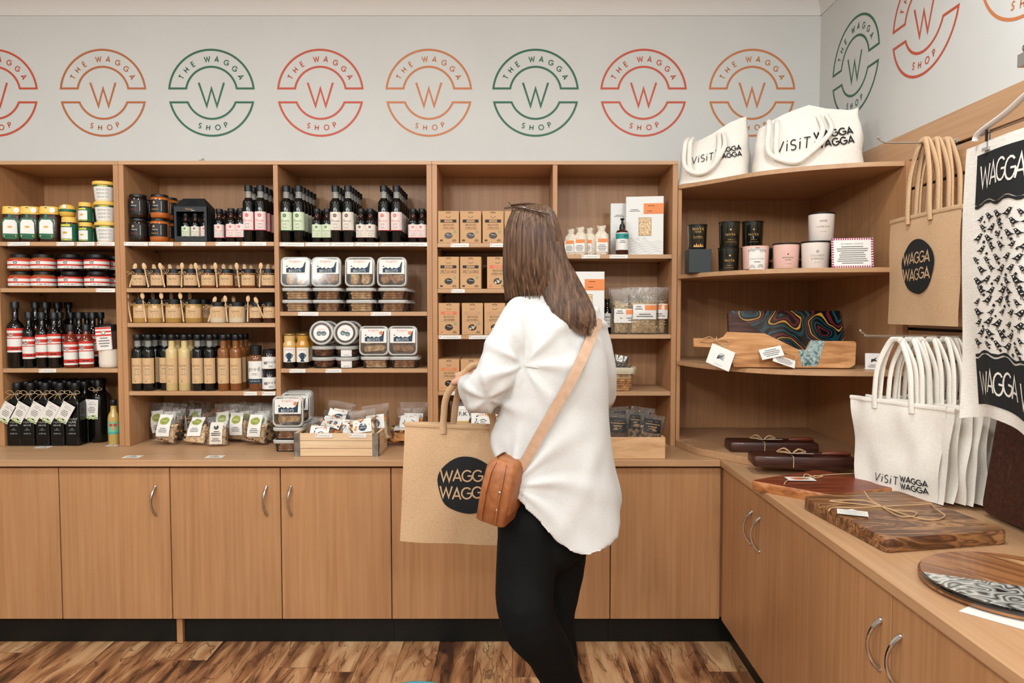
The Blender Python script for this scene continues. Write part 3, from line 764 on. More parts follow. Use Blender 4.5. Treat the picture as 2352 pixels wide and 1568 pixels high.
def hjar(H, Rb, key):
    def lf():
        w = Rb * 1.3
        return Flat().rect(-w, .004, w * 1.05, H * .72, bee_g, 0, 14).rect(-w, H * .12, w * .35, H * .58, lab_w, 1, 8).rect(-w * .9, .006, w * .3, H * .1, yel, 1, 6).rect(-w * .8, H * .62, w * .2, H * .70, yel, 1, 6).disc(-w * .3, H * .36, H * .1, mat('bee_gold', (204, 160, 70), .6), 2, 12, H * .05)
    return bot('honey_jar', 'jar', [(Rb * .92, 0), (Rb, .004), (Rb, H * .7), (Rb * .9, H * .78)], H, honey_d, honey_d, (Rb * .93, H * .78, H), (Rb, lf), capy)
put('hj1', hjar(.112, .034, 0), (sx(161, yh, S1[0]), yh, S1[0]), 'round honey jar with green label carrying the tilted small pot', 'round honey jars')
def potball():
    t = tag(empty('honey_pot'), 'x', 'jar')
    MB().lathe([(.012, -.028), (.028, -.024), (.034, -.006), (.035, .006), (.030, .022), (.012, .030)], capy, 20).build('pot_body', t, 60)
    Flat().rect(-.05, -.006, .05, .006, bee_g, 0, 20).disc(-.005, .016, .009, lab_w, 3).onto(mb := MB(), cyl(.0352)); mb.build('label', t, 60)
    return t
put('hp', potball, (sx(155, yh, S1[0] + .14), yh, S1[0] + .141), 'small yellow honey pot balanced on top of a round honey jar')
for lv in range(2):
    put('hj2', hjar(.089, .0285, 1), (sx(198, yh, S1[0]) , yh, S1[0] + lv * .0895), 'small round honey jar with green label, %s of the pair' % ['lower', 'upper'][lv], 'round honey jars')
    put('hj2', None, (sx(198, yh, S1[0]) - .012, yh + .066, S1[0] + lv * .0895), 'small round honey jar behind the pair, %s one' % ['lower', 'upper'][lv], 'round honey jars')
def tub():
    t = tag(empty('honey_tub'), 'x', 'tub')
    MB().lathe([(.036, 0), (.0375, .003), (.0445, .075), (.046, .079)], mat('tub_cream', (226, 214, 190), .35), 24).build('tub_body', t, 40)
    MB().lathe([(.0465, .074), (.0495, .076), (.0495, .086), (.047, .090), (.04, .0905)], capy, 24).build('lid', t, 40)
    F = Flat().rect(-.06, .008, .06, .073, lab_w, 0, 16).rect(-.06, .066, .06, .073, bee_g, 1, 16).rect(-.02, .067, .02, .0722, yel, 2, 4)
    for q in range(3): F.text('BEENUTS', 0, .015 + q * .016, .010, inkgr, 1)
    F.onto(mb := MB(), lambda x, z, l: (((.0378 + z * .094) + l) * math.sin(x / .043), -((.0378 + z * .094) + l) * math.cos(x / .043), z)); mb.build('label', t, 60)
    return t
for lv in range(3):
    put('ht', tub, (sx(239.5, yh, S1[0] + .1) - [0, .002, .006][lv], yh + .018, S1[0] + lv * .0915), 'white honey tub with yellow lid, %s of the stack of three' % ['bottom', 'middle', 'top'][lv], 'stacked honey tubs')
# --- square black bottles with tags
def twine_bow(mb, c, r, ax=0, s=1):
    cx, cy, cz = c
    mb.tube([(cx + r * math.cos(a), cy + r * math.sin(a), cz) for a in [k * math.pi / 8 for k in range(17)]], .0012, twine, 5)
    for sg in (-1, 1):
        mb.tube(spline([(cx, cy - r, cz), (cx + sg * .012 * s, cy - r - .006, cz + .012 * s), (cx + sg * .026 * s, cy - r - .008, cz + .006 * s), (cx + sg * .010 * s, cy - r - .007, cz - .002), (cx, cy - r - .003, cz)], 4), .0012, twine, 5)
        mb.tube(spline([(cx, cy - r, cz), (cx + sg * .008 * s, cy - r - .006, cz - .012 * s), (cx + sg * .014 * s, cy - r - .007, cz - .03 * s)], 4), .0012, twine, 5)
def oil_tag(t, c, rot):
    mb = MB(); mb.T = Matrix.Translation(c) @ Matrix.Rotation(R(rot), 4, 'Y')
    F = Flat().rect(-.029, -.045, .029, .045, lab_w, 0).text('ORGANIC', 0, .030, .004, ink, 1).text('Olive Oil', .002, .020, .007, ink, 1).lines(-.018, .018, -.018, .012, 4, inkgr, 1)
    rn = random.Random(3)
    for q in range(16): F.disc(rn.uniform(-.025, .025), rn.uniform(-.046, -.030), rn.uniform(.003, .006), [olive, inkg, mat('leaf_pale', (168, 190, 110), .6)][q % 3], 1 + q % 3, 7, rn.uniform(.002, .004))
    F.disc(-.016, .040, .0015, ink, 2, 8)
    F.onto(mb, front(0)); mb.box(-.029, .029, 0, .0012, -.045, .045, lab_w); mb.build('hang_tag', t, 0)
def sqb():
    t = tag(empty('olive_oil_bottle'), 'x', 'bottle'); m = mat('black_glass', (10, 11, 10), .12, spec=.5)
    rings = [[(x, y, z) for x, y in rr(w, w, r_, 4)] for w, r_, z in ((.058, .006, 0), (.064, .007, .003), (.064, .007, .19), (.060, .012, .205), (.04, .019, .222), (.031, .0153, .232), (.030, .0148, .262))]
    MB().loft(rings, m).build('bottle_body', t, 45)
    MB().lathe([(.0175, .255), (.0185, .257), (.0185, .283), (.017, .286)], capb, 20).build('cap', t, 40)
    F = Flat()
    for q, (tx, h) in enumerate((('MOUNT', .0105), ('OLIVE', .0105), ('GROVE', .008), ('est', .005))): F.text(tx, 0, .118 - q * .0135, h, mat('silver_ink', (196, 192, 186), .5), 1)
    F.lines(-.018, .018, .082 - .012, .076, 1, inkgr, 1).text('OLIVE OIL', 0, .054, .0055, mat('silver_ink', (0, 0, 0)), 1)
    F.onto(mb := MB(), front(-.032)); mb.build('label', t, 0)
    return t
def sqb_tag():
    t = sqb(); oil_tag(t, (-.022, -.046, .155), 30)
    mb = MB(); twine_bow(mb, (0, 0, .236), .0165, s=1.4); mb.tube(spline([(-.012, -.018, .236), (-.03, -.04, .215), (-.022, -.0475, .195)], 4), .0012, twine, 5); mb.build('twine', t, 60)
    return t
yq = YU + .036
for i, px in enumerate((28, 62, 96.5, 130.5, 165)):
    o = put('sqt', sqb_tag, (sx(px, YU + .004, ZT) + .003, yq, ZT), 'square black oil bottle with white tag on twine, %s in the front row' % nth(i, 5), 'square black oil bottles')
    for k in range(1, 4):
        put('sq', sqb, (sx(px, YU + .004, ZT) + .003, yq + k * .070, ZT), 'square black oil bottle %s, behind the %s tagged one' % (['', 'second back', 'third back', 'rearmost'][k], nth(i, 5)), 'square black oil bottles')
def rdb():
    t = bot('olive_oil_bottle', 'bottle', [(.036, 0), (.039, .004), (.039, .205), (.035, .222), (.020, .238), (.0155, .245), (.0155, .268)], .27, mat('black_glass', (0, 0, 0)), glassd, (.0185, .262, .292))()
    oil_tag(t, (-.004, -.050, .16), 3); mb = MB(); twine_bow(mb, (0, 0, .244), .0175, s=1.2); mb.build('twine', t, 60); return t
put('rdb', rdb, (sx(206, yq, ZT), YU + .115, ZT), 'round black oil bottle with upright tag right of the square ones')
def dressing():
    t = bot('dressing_bottle', 'bottle', [(.022, 0), (.025, .004), (.0255, .12), (.022, .137), (.0135, .155), (.0125, .185)], .185, mat('yellow_dressing', (190, 158, 88), .15, coat=.6), glass, (.0145, .180, .206))()
    mb = MB(); F = Flat().rect(-.03, .05, .03, .105, mat('mint_label', (108, 178, 140), .5), 0, 12).rect(-.03, .05, .03, .060, mat('teal_label', (70, 160, 150), .5), 1, 12)
    for x, z, c in ((-.008, .092, stripe_r), (.010, .092, stripe_r), (.002, .077, orangei)): F.disc(x, z, .007, c, 2)
    F.onto(mb, cyl(.0256)); mb.build('label', t, 60); return t
put('dr', dressing, (sx(260, YU + .04, ZT), YU + .05, ZT), 'slim bottle of yellow dressing with mint label by the right panel')

# --- kraft-label jars with wooden spoons
spoonw = mat('spoon_wood', (214, 176, 132), .6)
def spoon(t, x, lean, h=.108, y=-.036, cross=False):
    mb = MB(); mb.T = Matrix.Translation((x, y, .004)) @ Matrix.Rotation(R(lean), 4, 'Y')
    mb.tube([(0, 0, 0), (0, -.001, h * .3), (0, 0, h * .72)], [.0036, .0032, .0028], spoonw, 6, flat=.7)
    mb.ell((0, .001, h * .86), (.0088, .0035, .0165), spoonw, 8, 6); mb.build('spoon', t, 60)
def sjar(body, H, Rb, lean, side, lab0, lab1, bow):
    def f():
        def lf():
            w = Rb * 1.0; h = lab1 - lab0
            return Flat().rect(-w, lab0, w, lab1, lab_k, 0, 10).text('Lyons', -w * .1, lab0 + h * .55, h * .22, ink, 1).lines(-w * .7, w * .7, lab0 + h * .1, lab0 + h * .45, 3, inkgr, 1)
        t = bot('preserve_jar', 'jar', [(Rb * .9, 0), (Rb, .004), (Rb, H * .68), (Rb * .93, H * .76), (Rb * .86, H * .79)], H, body, body, (Rb * .9, H * .78, H), (Rb, lf))()
        spoon(t, side * (Rb + .0045), lean, H * 1.28, -.014)
        mb = MB(); zt = H * .765; n = 16; ra = Rb * .95
        mb.tube([(ra * math.cos(2 * math.pi * k / n), ra * math.sin(2 * math.pi * k / n), zt) for k in range(n + 1)], .0011, twine, 5)
        cx = side * Rb * .95
        for sg in (-1, 1):
            mb.tube(spline([(cx, -.02, zt), (cx + sg * .008, -.026, zt + .008 + bow), (cx + sg * .015, -.027, zt + .004 + bow), (cx + sg * .004, -.026, zt - .001), (cx, -.02, zt)], 3), .0011, twine, 5)
            mb.tube(spline([(cx, -.02, zt), (cx + sg * .012, -.028, zt - .012)], 3), .0011, twine, 5)
        mb.build('twine', t, 60); return t
    return f
jam = mat('dark_chutney', (58, 26, 14), .12, coat=.6); jamo = mat('amber_chutney', (112, 58, 24), .12, coat=.6); pick = mat('pale_pickle', (176, 136, 70), .15, coat=.6); creamc = mat('cream_curd', (214, 200, 174), .2, coat=.5)
ys = YU + .042
for i, px in enumerate((319, 363, 400, 438.5, 479, 520, 570.5, 616)):
    m = jamo if i in (4, 5, 6) else jam; ln = [14, -10, -10, 2, -8, -4, -6, 4][i]
    put('kj%d' % i, sjar(m, .087, .034 if i != 7 else .033, ln, -1, .012, .060, (i % 3) * .004), (sx(px + 1, ys, S2[1]), ys, S2[1]), '%s jar with kraft label and wooden spoon, upper row, %s place' % (['brown', 'amber'][m is jamo], nth(i, 8)), 'kraft-label jars with spoons')
    for k in (1, 2): put('kj%d' % i, None, (sx(px, ys, S2[1]) + .006, ys + .082 * k, S2[1]), 'kraft-label jar in the %s behind the %s upper front jar' % (['', 'second row', 'third row'][k], nth(i, 8)), 'kraft-label jars behind the front row')
for i, px in enumerate((320, 358.5, 400.5, 446, 502, 545.5, 588.5, 620)):
    m = pick if i < 4 else (creamc if i < 6 else jam); H = .108 if i < 4 else .095; rb = .037 if i in (2, 3, 4, 5) else (.0345 if i < 2 else .031)
    put('kl%d' % i, sjar(m, H, rb, [-8, -6, -4, -6, 16, -4, 2, -22][i], -1 if i != 7 else -.5, .022, .070, .003 * (i % 2)), (sx(px, ys, S2[2]), ys, S2[2]), '%s jar with kraft label and wooden spoon, lower row, %s place' % (['mustard-yellow', 'creamy white', 'brown'][0 if i < 4 else (1 if i < 6 else 2)], nth(i, 8)), 'kraft-label jars with spoons')
    if i < 7:
        put('kl%d' % i, None, (sx(px, ys, S2[2]) + .004, ys + .085, S2[2]), 'kraft-label jar behind the %s lower front jar' % nth(i, 8), 'kraft-label jars behind the front row')
# --- kraft-label bottles
def kb(body):
    def lf(): return Flat().rect(-.030, .034, .030, .150, lab_k, 0, 12).text('Lyons', -.006, .112, .010, ink, 1).lines(-.02, .016, .07, .104, 4, inkgr, 1).text('250 ml', -.008, .052, .004, inkgr, 1).disc(-.008, .044, .003, inkgr, 1)
    p = [(.024, 0), (.0265, .004), (.0265, .182), (.024, .190), (.0148, .197), (.0140, .202), (.0135, .232)]
    sp_ = .202 if body is glassd else .232
    return bot('dressing_bottle', 'bottle', p, sp_, body, glass, (.0168, .230, .256), (.0265, lf))
oilm = mat('amber_dressing', (128, 76, 34), .12, coat=.6); crm = mat('creamy_dressing', (204, 178, 122), .2, coat=.5)
kk = [(316, glassd, 'dark'), (343, glassd, 'dark'), (396.5, crm, 'creamy yellow'), (425.5, crm, 'creamy yellow'), (456, glassd, 'dark'), (483.5, glassd, 'dark'), (515, oilm, 'amber'), (543, oilm, 'amber')]
yk = YU + .034
for i, (px, m, nme) in enumerate(kk):
    for k in range(3):
        put('kb' + nme, kb(m), (sx(px, yk, S2[3]) , yk + k * .058, S2[3]), '%s bottle with kraft label, %s of eight, %s' % (nme, nth(i, 8), ['in the front row', 'in the second row', 'in the third row'][k]), 'kraft-label dressing bottles')
for k in range(3): put('kbdark', None, (sx(374, yk, S2[3]), yk + .03 + k * .06, S2[3]), 'dark kraft-label bottle set back beside the creamy pair, %s' % ['nearest', 'middle', 'rearmost'][k], 'kraft-label dressing bottles')
def lf():
    return Flat().rect(-.042, .055, .042, .136, lab_w, 0, 14).rect(-.042, .034, .042, .055, inkb, 0, 14).text('good', -.008, .092, .020, ink, 1).lines(-.02, .012, .07, .082, 2, inkgr, 1).text('PLUM SAUCE', -.004, .042, .006, lab_w, 1)
put('gs', bot('sauce_bottle', 'bottle', [(.030, 0), (.0335, .004), (.0335, .145), (.030, .158), (.022, .166)], .17, mat('brown_sauce', (116, 68, 36), .12, coat=.6), glassd, (.026, .163, .207), (.0335, lf)), (sx(588, yk, S2[3]), yk + .006, S2[3]), 'wide brown sauce bottle with white label, black cap and navy band')
def gj():
    def l2(): return Flat().rect(-.045, .008, .045, .062, lab_w, 0, 14).text('good', .008, .032, .016, ink, 1).disc(-.018, .034, .007, inkgr, 1).lines(-.004, .02, .014, .024, 2, inkgr, 1)
    return bot('sauce_jar', 'jar', [(.030, 0), (.034, .004), (.034, .07), (.029, .078)], .078, mat('dark_jam', (0, 0, 0)), glassd, (.031, .077, .093), (.034, l2))()
for lv in range(2):
    for k in range(2): put('gj', gj, (sx(620.5, yk, S2[3]) - .002, yk + .006 + k * .075, S2[3] + .0935 * lv), 'dark jar with white label, %s, %s' % (['bottom of the stack', 'top of the stack'][lv], ['front', 'behind'][k]), 'white-label jars at the divider')
# --- mustard jars (bay 3)
def mj(top_c):
    def l2():
        F = Flat().rect(-.030, .028, .030, .094, lab_w, 0, 10).text('Kalighfire', 0, .082, .0075, mat('soft_red_ink', (206, 120, 110), .6), 1)
        F.poly([(-.018, .058), (-.012, .066), (0, .072), (.012, .066), (.018, .058), (.005, .040), (.010, .030), (-.010, .030), (-.005, .040)], inkb, 1).rect(-.011, .052, .011, .062, lab_c, 2); return F
    t = bot('mustard_jar', 'jar', [(.028, 0), (.030, .003), (.030, .028)], .03, mat('dark_vinegar_layer', (20, 13, 8), .1, coat=.6), glassd, (.0285, .150, .159), None, gold)
    def f():
        o = t(); MB().lathe([(.0305, .0285), (.0305, .098), (.031, .110), (.0245, .122), (.0255, .130), (.0255, .148)], top_c, 20).build('mustard_layer', o, 50)
        l2().onto(mb := MB(), cyl(.0306)); mb.build('label', o, 60); return o
    return f
for i, (px, c) in enumerate(((664.5, mat('mustard_pale', (206, 168, 104), .15, coat=.5)), (696.5, mat('mustard_gold', (190, 136, 54), .15, coat=.5)))):
    for k in range(3): put('mj%d' % i, mj(c), (sx(px, YU + .036, S3[2]) , YU + .036 + .064 * k, S3[2]), '%s mustard jar with gold lid, %s' % (['pale', 'golden'][i], ['in front', 'second in its file', 'last in its file'][k]), 'mustard jars with gold lids')
# ================================================================== biscuit tubs
bisc = noisy('biscuit', [(.3, (150, 104, 64)), (.5, (206, 160, 112)), (.7, (236, 204, 160))], (1, 1, 1), 60, 4, .8, bump=.4)
bisc2 = noisy('dark_biscuit', [(.3, (108, 68, 42)), (.55, (176, 122, 78)), (.75, (212, 164, 116))], (1, 1, 1), 70, 4, .8, bump=.4)
almond = noisy('almond_skin', [(.3, (110, 62, 34)), (.7, (184, 112, 66))], (1, 1, 1), 40, 3, .7)
softred = mat('soft_red_ink', (206, 120, 110), .6)
def blobs(mb, n, fn, size, ms, seed, nu=6, nv=4):
    rn = random.Random(seed)
    for i in range(n):
        p = fn(rn); r = [q * rn.uniform(.8, 1.2) for q in size]
        rot = Matrix.Rotation(rn.uniform(0, 6), 3, 'Z') @ Matrix.Rotation(rn.uniform(0, 6), 3, 'X')
        mb.ell(p, r, ms[i % len(ms)], nu, nv, rot)
def bisc_label(sticker):
    F = Flat().poly([(-.028, -.017), (.024, -.017), (.028, -.013), (.028, .015), (-.028, .015)], lab_w, 0)
    F.text('Kalighfire', 0, .0085, .005, softred, 1)
    F.poly([(-.020, -.014), (.021, -.014), (.023, .011), (.020, .007), (.017, -.001), (.010, -.005), (.005, -.003), (0, -.006), (-.004, -.002), (-.008, -.005), (-.013, -.002), (-.020, -.005)], inkb, 1)
    F.poly([(-.021, -.001), (-.018, .002), (-.016, -.001)], ink, 1)
    F.text('BISCOTTI', -.001, -.0128, .0058, lab_w, 2, fit=.027)
    if sticker: F.disc(.016, .005, .0042, mat('orange_sticker', (206, 128, 76), .6), 3)
    return F
def sqtub(kind, sticker=False, label=True):
    def f():
        t = tag(empty('biscuit_tub'), 'x', 'tub'); H = .048; k = .134 / .06
        mb = MB(); mb.loft([[(x, y, z) for x, y in rr(w, w, .02, 4)] for w, z in ((.112, .001), (.124, H - .006), (.127, H - .006), (.127, H))], clear, cap=False)
        mb.prism(rr(.112, .112, .018), 0, .001, clear); mb.build('tub_body', t, 50)
        mb = MB(); mb.loft([[(x, y, z) for x, y in rr(w, w, .022, 5)] for w, z in ((.131, H - .010), (.134, H - .006), (.134, H + .002), (.130, H + .005), (.122, H + .005), (.120, H + .002))], lidp, cap=False)
        for q in range(36):
            a = q / 36 * 4; sd, u = int(a), (a % 1 - .5) * .1
            x, y = [(u, -.067), (.067, u), (-u, .067), (-.067, -u)][sd]
            mb.box(x - (.0012 if sd % 2 == 0 else .001), x + (.0012 if sd % 2 == 0 else .001), y - .001, y + .001, H - .010, H - .001, lidp)
        mb.build('lid_rim', t, 50)
        MB().prism(rr(.121, .121, .02), H + .0015, H + .0025, clear).build('lid_window', t, 0)
        mb = MB(); rn = random.Random(kind)
        m = bisc if kind % 2 == 0 else bisc2
        if kind < 2:      # long slices stacked flat
            for lv in range(4):
                for j in range(3):
                    T = Matrix.Translation((rn.uniform(-.004, .004), -.034 + .034 * j, .003 + lv * .0105)) @ Matrix.Rotation(rn.uniform(-.12, .12), 4, 'Z')
                    mb.T = T; mb.prism([(x, y * (1 + .2 * math.sin(x * 90))) for x, y in rr(.094, .027, .012, 3)], 0, .009, m, .0015)
        else:             # round-ended slices leaning
            for lv in range(3):
                for j in range(4):
                    mb.T = Matrix.Translation((-.026 + .052 * (j % 2) + rn.uniform(-.003, .003), -.028 + .054 * (j // 2), .002 + lv * .0155)) @ Matrix.Rotation(rn.uniform(.1, .5) + 1.2 * (kind == 2), 4, 'Z') @ Matrix.Rotation(.06, 4, 'X')
                    mb.prism(rr(.056, .038, .016, 3), 0, .012, m, .003)
        mb.T = Matrix(); tag(mb.build('biscuits', t, 40), kind='stuff')
        if label:
            L = bisc_label(sticker).xf(0, .025, 0, 2.05); L.onto(mb := MB(), top(H + .0035)); mb.prism([(q[0] * 2.05, q[1] * 2.05 + .025) for q in [(-.028, -.017), (.028, -.017), (.028, .015), (-.028, .015)]], H + .0026, H + .0037, lab_w); mb.build('label', t, 0)
        return t
    return f
def stand(key, build, px, y, z, label, g, lean=84, rz=0):
    o = put(key, build, (sx(px, y, z), y, z), label, g, rx=lean, rz=rz)
    a = R(lean); o.location.z = z + .067 * math.sin(a) + .0008; return o
yt = YU + .075
for i, px in enumerate((687.5, 757, 833, 905.5)):
    for lv in range(2):
        put('st%d' % (i % 2), sqtub(i % 2, False), (sx(px + 1, yt, S3[1]), yt, S3[1] + lv * .0545), 'flat square biscuit tub, %s in the %s stack of four on the upper tub shelf' % (['bottom', 'middle'][lv], nth(i, 4)), 'square biscuit tubs')
        put('st%d' % (i % 2), None, (sx(px + 1, yt, S3[1]) + .003, yt + .137, S3[1] + lv * .0545), 'flat square biscuit tub behind the %s stack of the upper tub shelf, %s' % (nth(i, 4), ['bottom', 'middle'][lv]), 'square biscuit tubs')
    stand('st%d' % (2 + i % 2), sqtub(2 + i % 2, False), px - 1, YU + .058, S3[1] + .109, 'square biscuit tub standing upright with its label out, %s of four on the upper shelf' % nth(i, 4), 'square biscuit tubs', lean=86)
    stand('st%d' % (2 + i % 2), None, px + 1, YU + .140, S3[1] + .109, 'upright biscuit tub behind the %s one on the upper shelf' % nth(i, 4), 'square biscuit tubs', lean=86)
for i, px in enumerate((865, 930)):
    put('sta%d' % i, sqtub(i, True), (sx(px + 2, yt, S3[2]), yt, S3[2]), 'flat square biscuit tub under the %s stickered upright one' % ['left', 'right'][i], 'square biscuit tubs')
    stand('stb%d' % i, sqtub(i, True), px - 1, YU + .06, S3[2] + .0545, 'upright biscuit tub with orange sticker, %s of the pair on the lower shelf' % ['left', 'right'][i], 'square biscuit tubs', lean=85)
for lv in range(2):
    put('st1', None, (sx(671, YU - .07, ZT) , YU - .071, ZT + lv * .0545), 'flat square biscuit tub on the worktop beside the crate, %s' % ['bottom', 'upper'][lv], 'square biscuit tubs')
for k in range(4):
    stand('stb0', None, 670 + (8 if k else 0) + k * 4, YU - .085 + k * .058 + (.065 if k else 0), ZT + .109, 'upright biscuit tub on the worktop stack, %s' % ['frontmost', 'second back', 'third back', 'rearmost'][k], 'square biscuit tubs', lean=88)
for lv in range(2):
    put('st1', None, (sx(690, YU + .07, ZT), YU + .09, ZT + lv * .0545), 'flat square biscuit tub under the rear upright ones, %s' % ['bottom', 'upper'][lv], 'square biscuit tubs')
def rdtub(lab, white=False):
    def f():
        t = tag(empty('nut_tub'), 'x', 'tub'); H = .045
        MB().lathe([(.045, .0), (.0455, .002), (.052, H - .004)], clear, 28).build('tub_body', t, 50)
        mb = MB(); mb.lathe([(.054, H - .010), (.0555, H - .004), (.0555, H + .002), (.053, H + .005), (.047, H + .005), (.045, H + .002)], lidp, 32, cap=False)
        mb.build('lid_rim', t, 50); MB().lathe([(.046, H + .0015), (.046, H + .0025)], clear, 28).build('lid_window', t, 0)
        mb = MB(); blobs(mb, 70, lambda r: ((lambda a, q: (q * math.cos(a), q * math.sin(a), r.uniform(.008, .037)))(r.uniform(0, 6.28), .041 * math.sqrt(r.random()))), (.012, .0065, .006), [almond], 5)
        tag(mb.build('nuts', t, 60), kind='stuff')
        if lab:
            F = Flat().disc(0, 0, .036, lab_w, 0, 28).text('Kalighfire', 0, .012, .0065, softred, 1)
            F.poly([(-.022, -.004), (-.018, .006), (-.008, .008), (0, .004), (.008, .008), (.018, .006), (.024, -.003), (.018, -.012), (.008, -.013), (0, -.009), (-.008, -.014), (-.018, -.012)], mat('slate_ink', (84, 104, 108), .6), 1).text('Almonds', .001, -.008, .007, lab_w, 2)
            F.onto(mb := MB(), top(H + .0035)); mb.lathe([(.036, H + .0026), (.036, H + .0037)], lab_w, 28); mb.build('label', t, 0)
        if white: Flat().rect(-.018, .003, .030, .033, lab_w, 0, 8).lines(-.012, .024, .006, .012, 2, inkgr, 1).onto(mb := MB(), lambda x, z, l: ((.0525 + l) * math.sin(x / .05), -(.0525 + l) * math.cos(x / .05), z)); white and mb.build('side_label', t, 60)
        return t
    return f
for i, px in enumerate((745, 798.5)):
    for lv in range(2):
        put('rt%d' % i, rdtub(False, i == 1), (sx(px, YU + .06, S3[2]), YU + .06, S3[2] + lv * .0505), 'flat round almond tub, %s, %s stack' % (['bottom', 'second'][lv], ['left', 'right'][i]), 'round almond tubs')
        put('rt0', None, (sx(px, YU + .06, S3[2]), YU + .175, S3[2] + lv * .0505), 'flat round almond tub at the back, %s, %s stack' % (['bottom', 'second'][lv], ['left', 'right'][i]), 'round almond tubs')
    o = put('rtl', rdtub(True), (sx(px, YU + .05, S3[2] + .1), YU + .05, 0), 'round almond tub standing upright with white round label, %s one' % ['left', 'right'][i], 'round almond tubs', rx=84, ry=[0, 14][i])
    o.location.z = S3[2] + .1015 + .0558
    o = put('rtl', None, (sx(px, YU + .05, S3[2] + .1) + .01, YU + .13, 0), 'round almond tub standing behind the %s upright one' % ['left', 'right'][i], 'round almond tubs', rx=84)
    o.location.z = S3[2] + .1015 + .0558

# ================================================================== kraft boxes
def kbox(band, l1, l2, inside, s=1):
    def f():
        t = tag(empty('kraft_box'), 'x', 'box'); w, d, h = .0955, .062, .146
        mb = MB().box(-w / 2, w / 2, -d / 2, d / 2, 0, h, kraft); bevel(mb.build('box_body', t, 0), .0012, 1)
        F = Flat(); n = 9
        F.stroke(_arc(0, .128, .014, 35, 145, 6), .0016, ink, 1).stroke(_arc(0, .130, .014, -145, -35, 6), .0016, ink, 1).rect(-.010, .136, .010, .1375, ink, 1)
        F.rect(-.036, .093, .036, .107, band, 1).poly([(-.019, .095), (.019, .095), (.017, .100), (.019, .105), (-.019, .105), (-.017, .100)], kraft, 2).text('ORGANIC', 0, .0965, .0065, ink if band is ink else band, 3, fit=.030)
        F.text(l1, 0, .078 if l2 else .070, .0095 if l2 else .016, ink, 1, fit=.048 if l2 else .072)
        if l2: F.text(l2, 0, .064, .0095, ink, 1, fit=.052)
        F.rect(-.036, .060, .036, .0605, inkgr, 1).disc(0, .034, .0185, mat('window_shadow', (30, 22, 18), .3, coat=.8), 1, 24, .0145)
        rn = random.Random(2)
        for q in range(5): F.disc(rn.uniform(-.010, .010), .034 + rn.uniform(-.007, .007), .005, inside, 2 + q % 2, 9)
        F.stroke([(-.008, .040), (.006, .036), (.014, .038)], .0016, lab_w, 5)
        F.disc(.029, .050, .0075, mat('leaf_badge', (110, 142, 98), .6), 1, 14, .005).text('VEGAN', .029, .0485, .0028, lab_w, 2)
        F.rect(-.038, .008, -.026, .016, band, 1).text('100g', -.032, .0105, .003, kraft, 2).lines(.016, .036, .006, .018, 3, ink, 1)
        F.onto(mb := MB(), front(-d / 2)); mb.build('print', t, 0)
        MB().box(-w / 2 + .002, w / 2 - .002, -d / 2 + .004, -d / 2 + .0045, h + .0002, h + .0006, mat('flap_shadow', (110, 82, 56), .8)).build('flap_shadow_line', t, 0)  # thin dark strip, shade along the flap edge put in as colour
        return t
    return f
cho = mat('chocolate', (58, 34, 24), .3); whc = mat('white_choc', (214, 196, 160), .4); lic = mat('licorice', (26, 30, 28), .25)
pk = mat('coral_band', (224, 98, 88), .6); og = mat('burnt_band', (212, 106, 78), .6); tn = mat('tan_band', (186, 140, 108), .6); ob = mat('orange_band', (216, 122, 70), .6)
KB = [(0, S4[0], [(1030, ink, 'DARK CHOCOLATE', 'COATED LICORICE', cho), (1081, ink, 'DARK CHOCOLATE', 'COATED LICORICE', cho), (1132.5, ink, 'MILK CHOCOLATE', 'COATED LICORICE', cho), (1184, ink, 'MILK CHOCOLATE', 'COATED LICORICE', cho)]),
      (1, S4[1], [(1030, ink, 'SPELT LICORICE', '', lic), (1081, ink, 'SPELT LICORICE', '', lic), (1143, pk, 'TRIPLE CHOCOLATE', 'RASPBERRY LICORICE', whc), (1195, pk, 'TRIPLE CHOCOLATE', 'RASPBERRY LICORICE', whc)]),
      (2, S4[2], [(1031, og, 'MILK CHOCOLATE', 'COATED STRAWBERRIES', cho), (1085, tn, 'TRIPLE CHOCOLATE', 'ALMONDS', whc), (1136.5, tn, 'TRIPLE CHOCOLATE', 'ALMONDS', whc), (1188, tn, 'TRIPLE CHOCOLATE', 'ALMONDS', whc)]),
      (3, S4[3], [(1031, ob, 'DARK CHOCOLATE', 'COATED ORANGE', cho), (1082, ob, 'DARK CHOCOLATE', 'COATED ORANGE', cho), (1133, ob, 'DARK CHOCOLATE', 'COATED ORANGE', cho)])]
yb = YU + .038
rn_ = ['top', 'second', 'third', 'fourth']
for r, z, L in KB:
    for i, (px, bd, a, b_, c) in enumerate(L):
        col = {ink: 'black', pk: 'coral pink', og: 'burnt red', tn: 'tan', ob: 'orange'}[bd]
        for k in range(3):
            put('kx%s%s%s' % (col, a, b_), kbox(bd, a, b_, c), (sx(px, YU + .007, z + .07) - .0 , yb + k * .0635, z), 'kraft chocolate box with %s band, %s kraft shelf, %s place, %s' % (col, rn_[r], nth(i, len(L)), ['front', 'behind it', 'rearmost'][k]), 'kraft boxes of chocolate', s=(1, 1, .985))

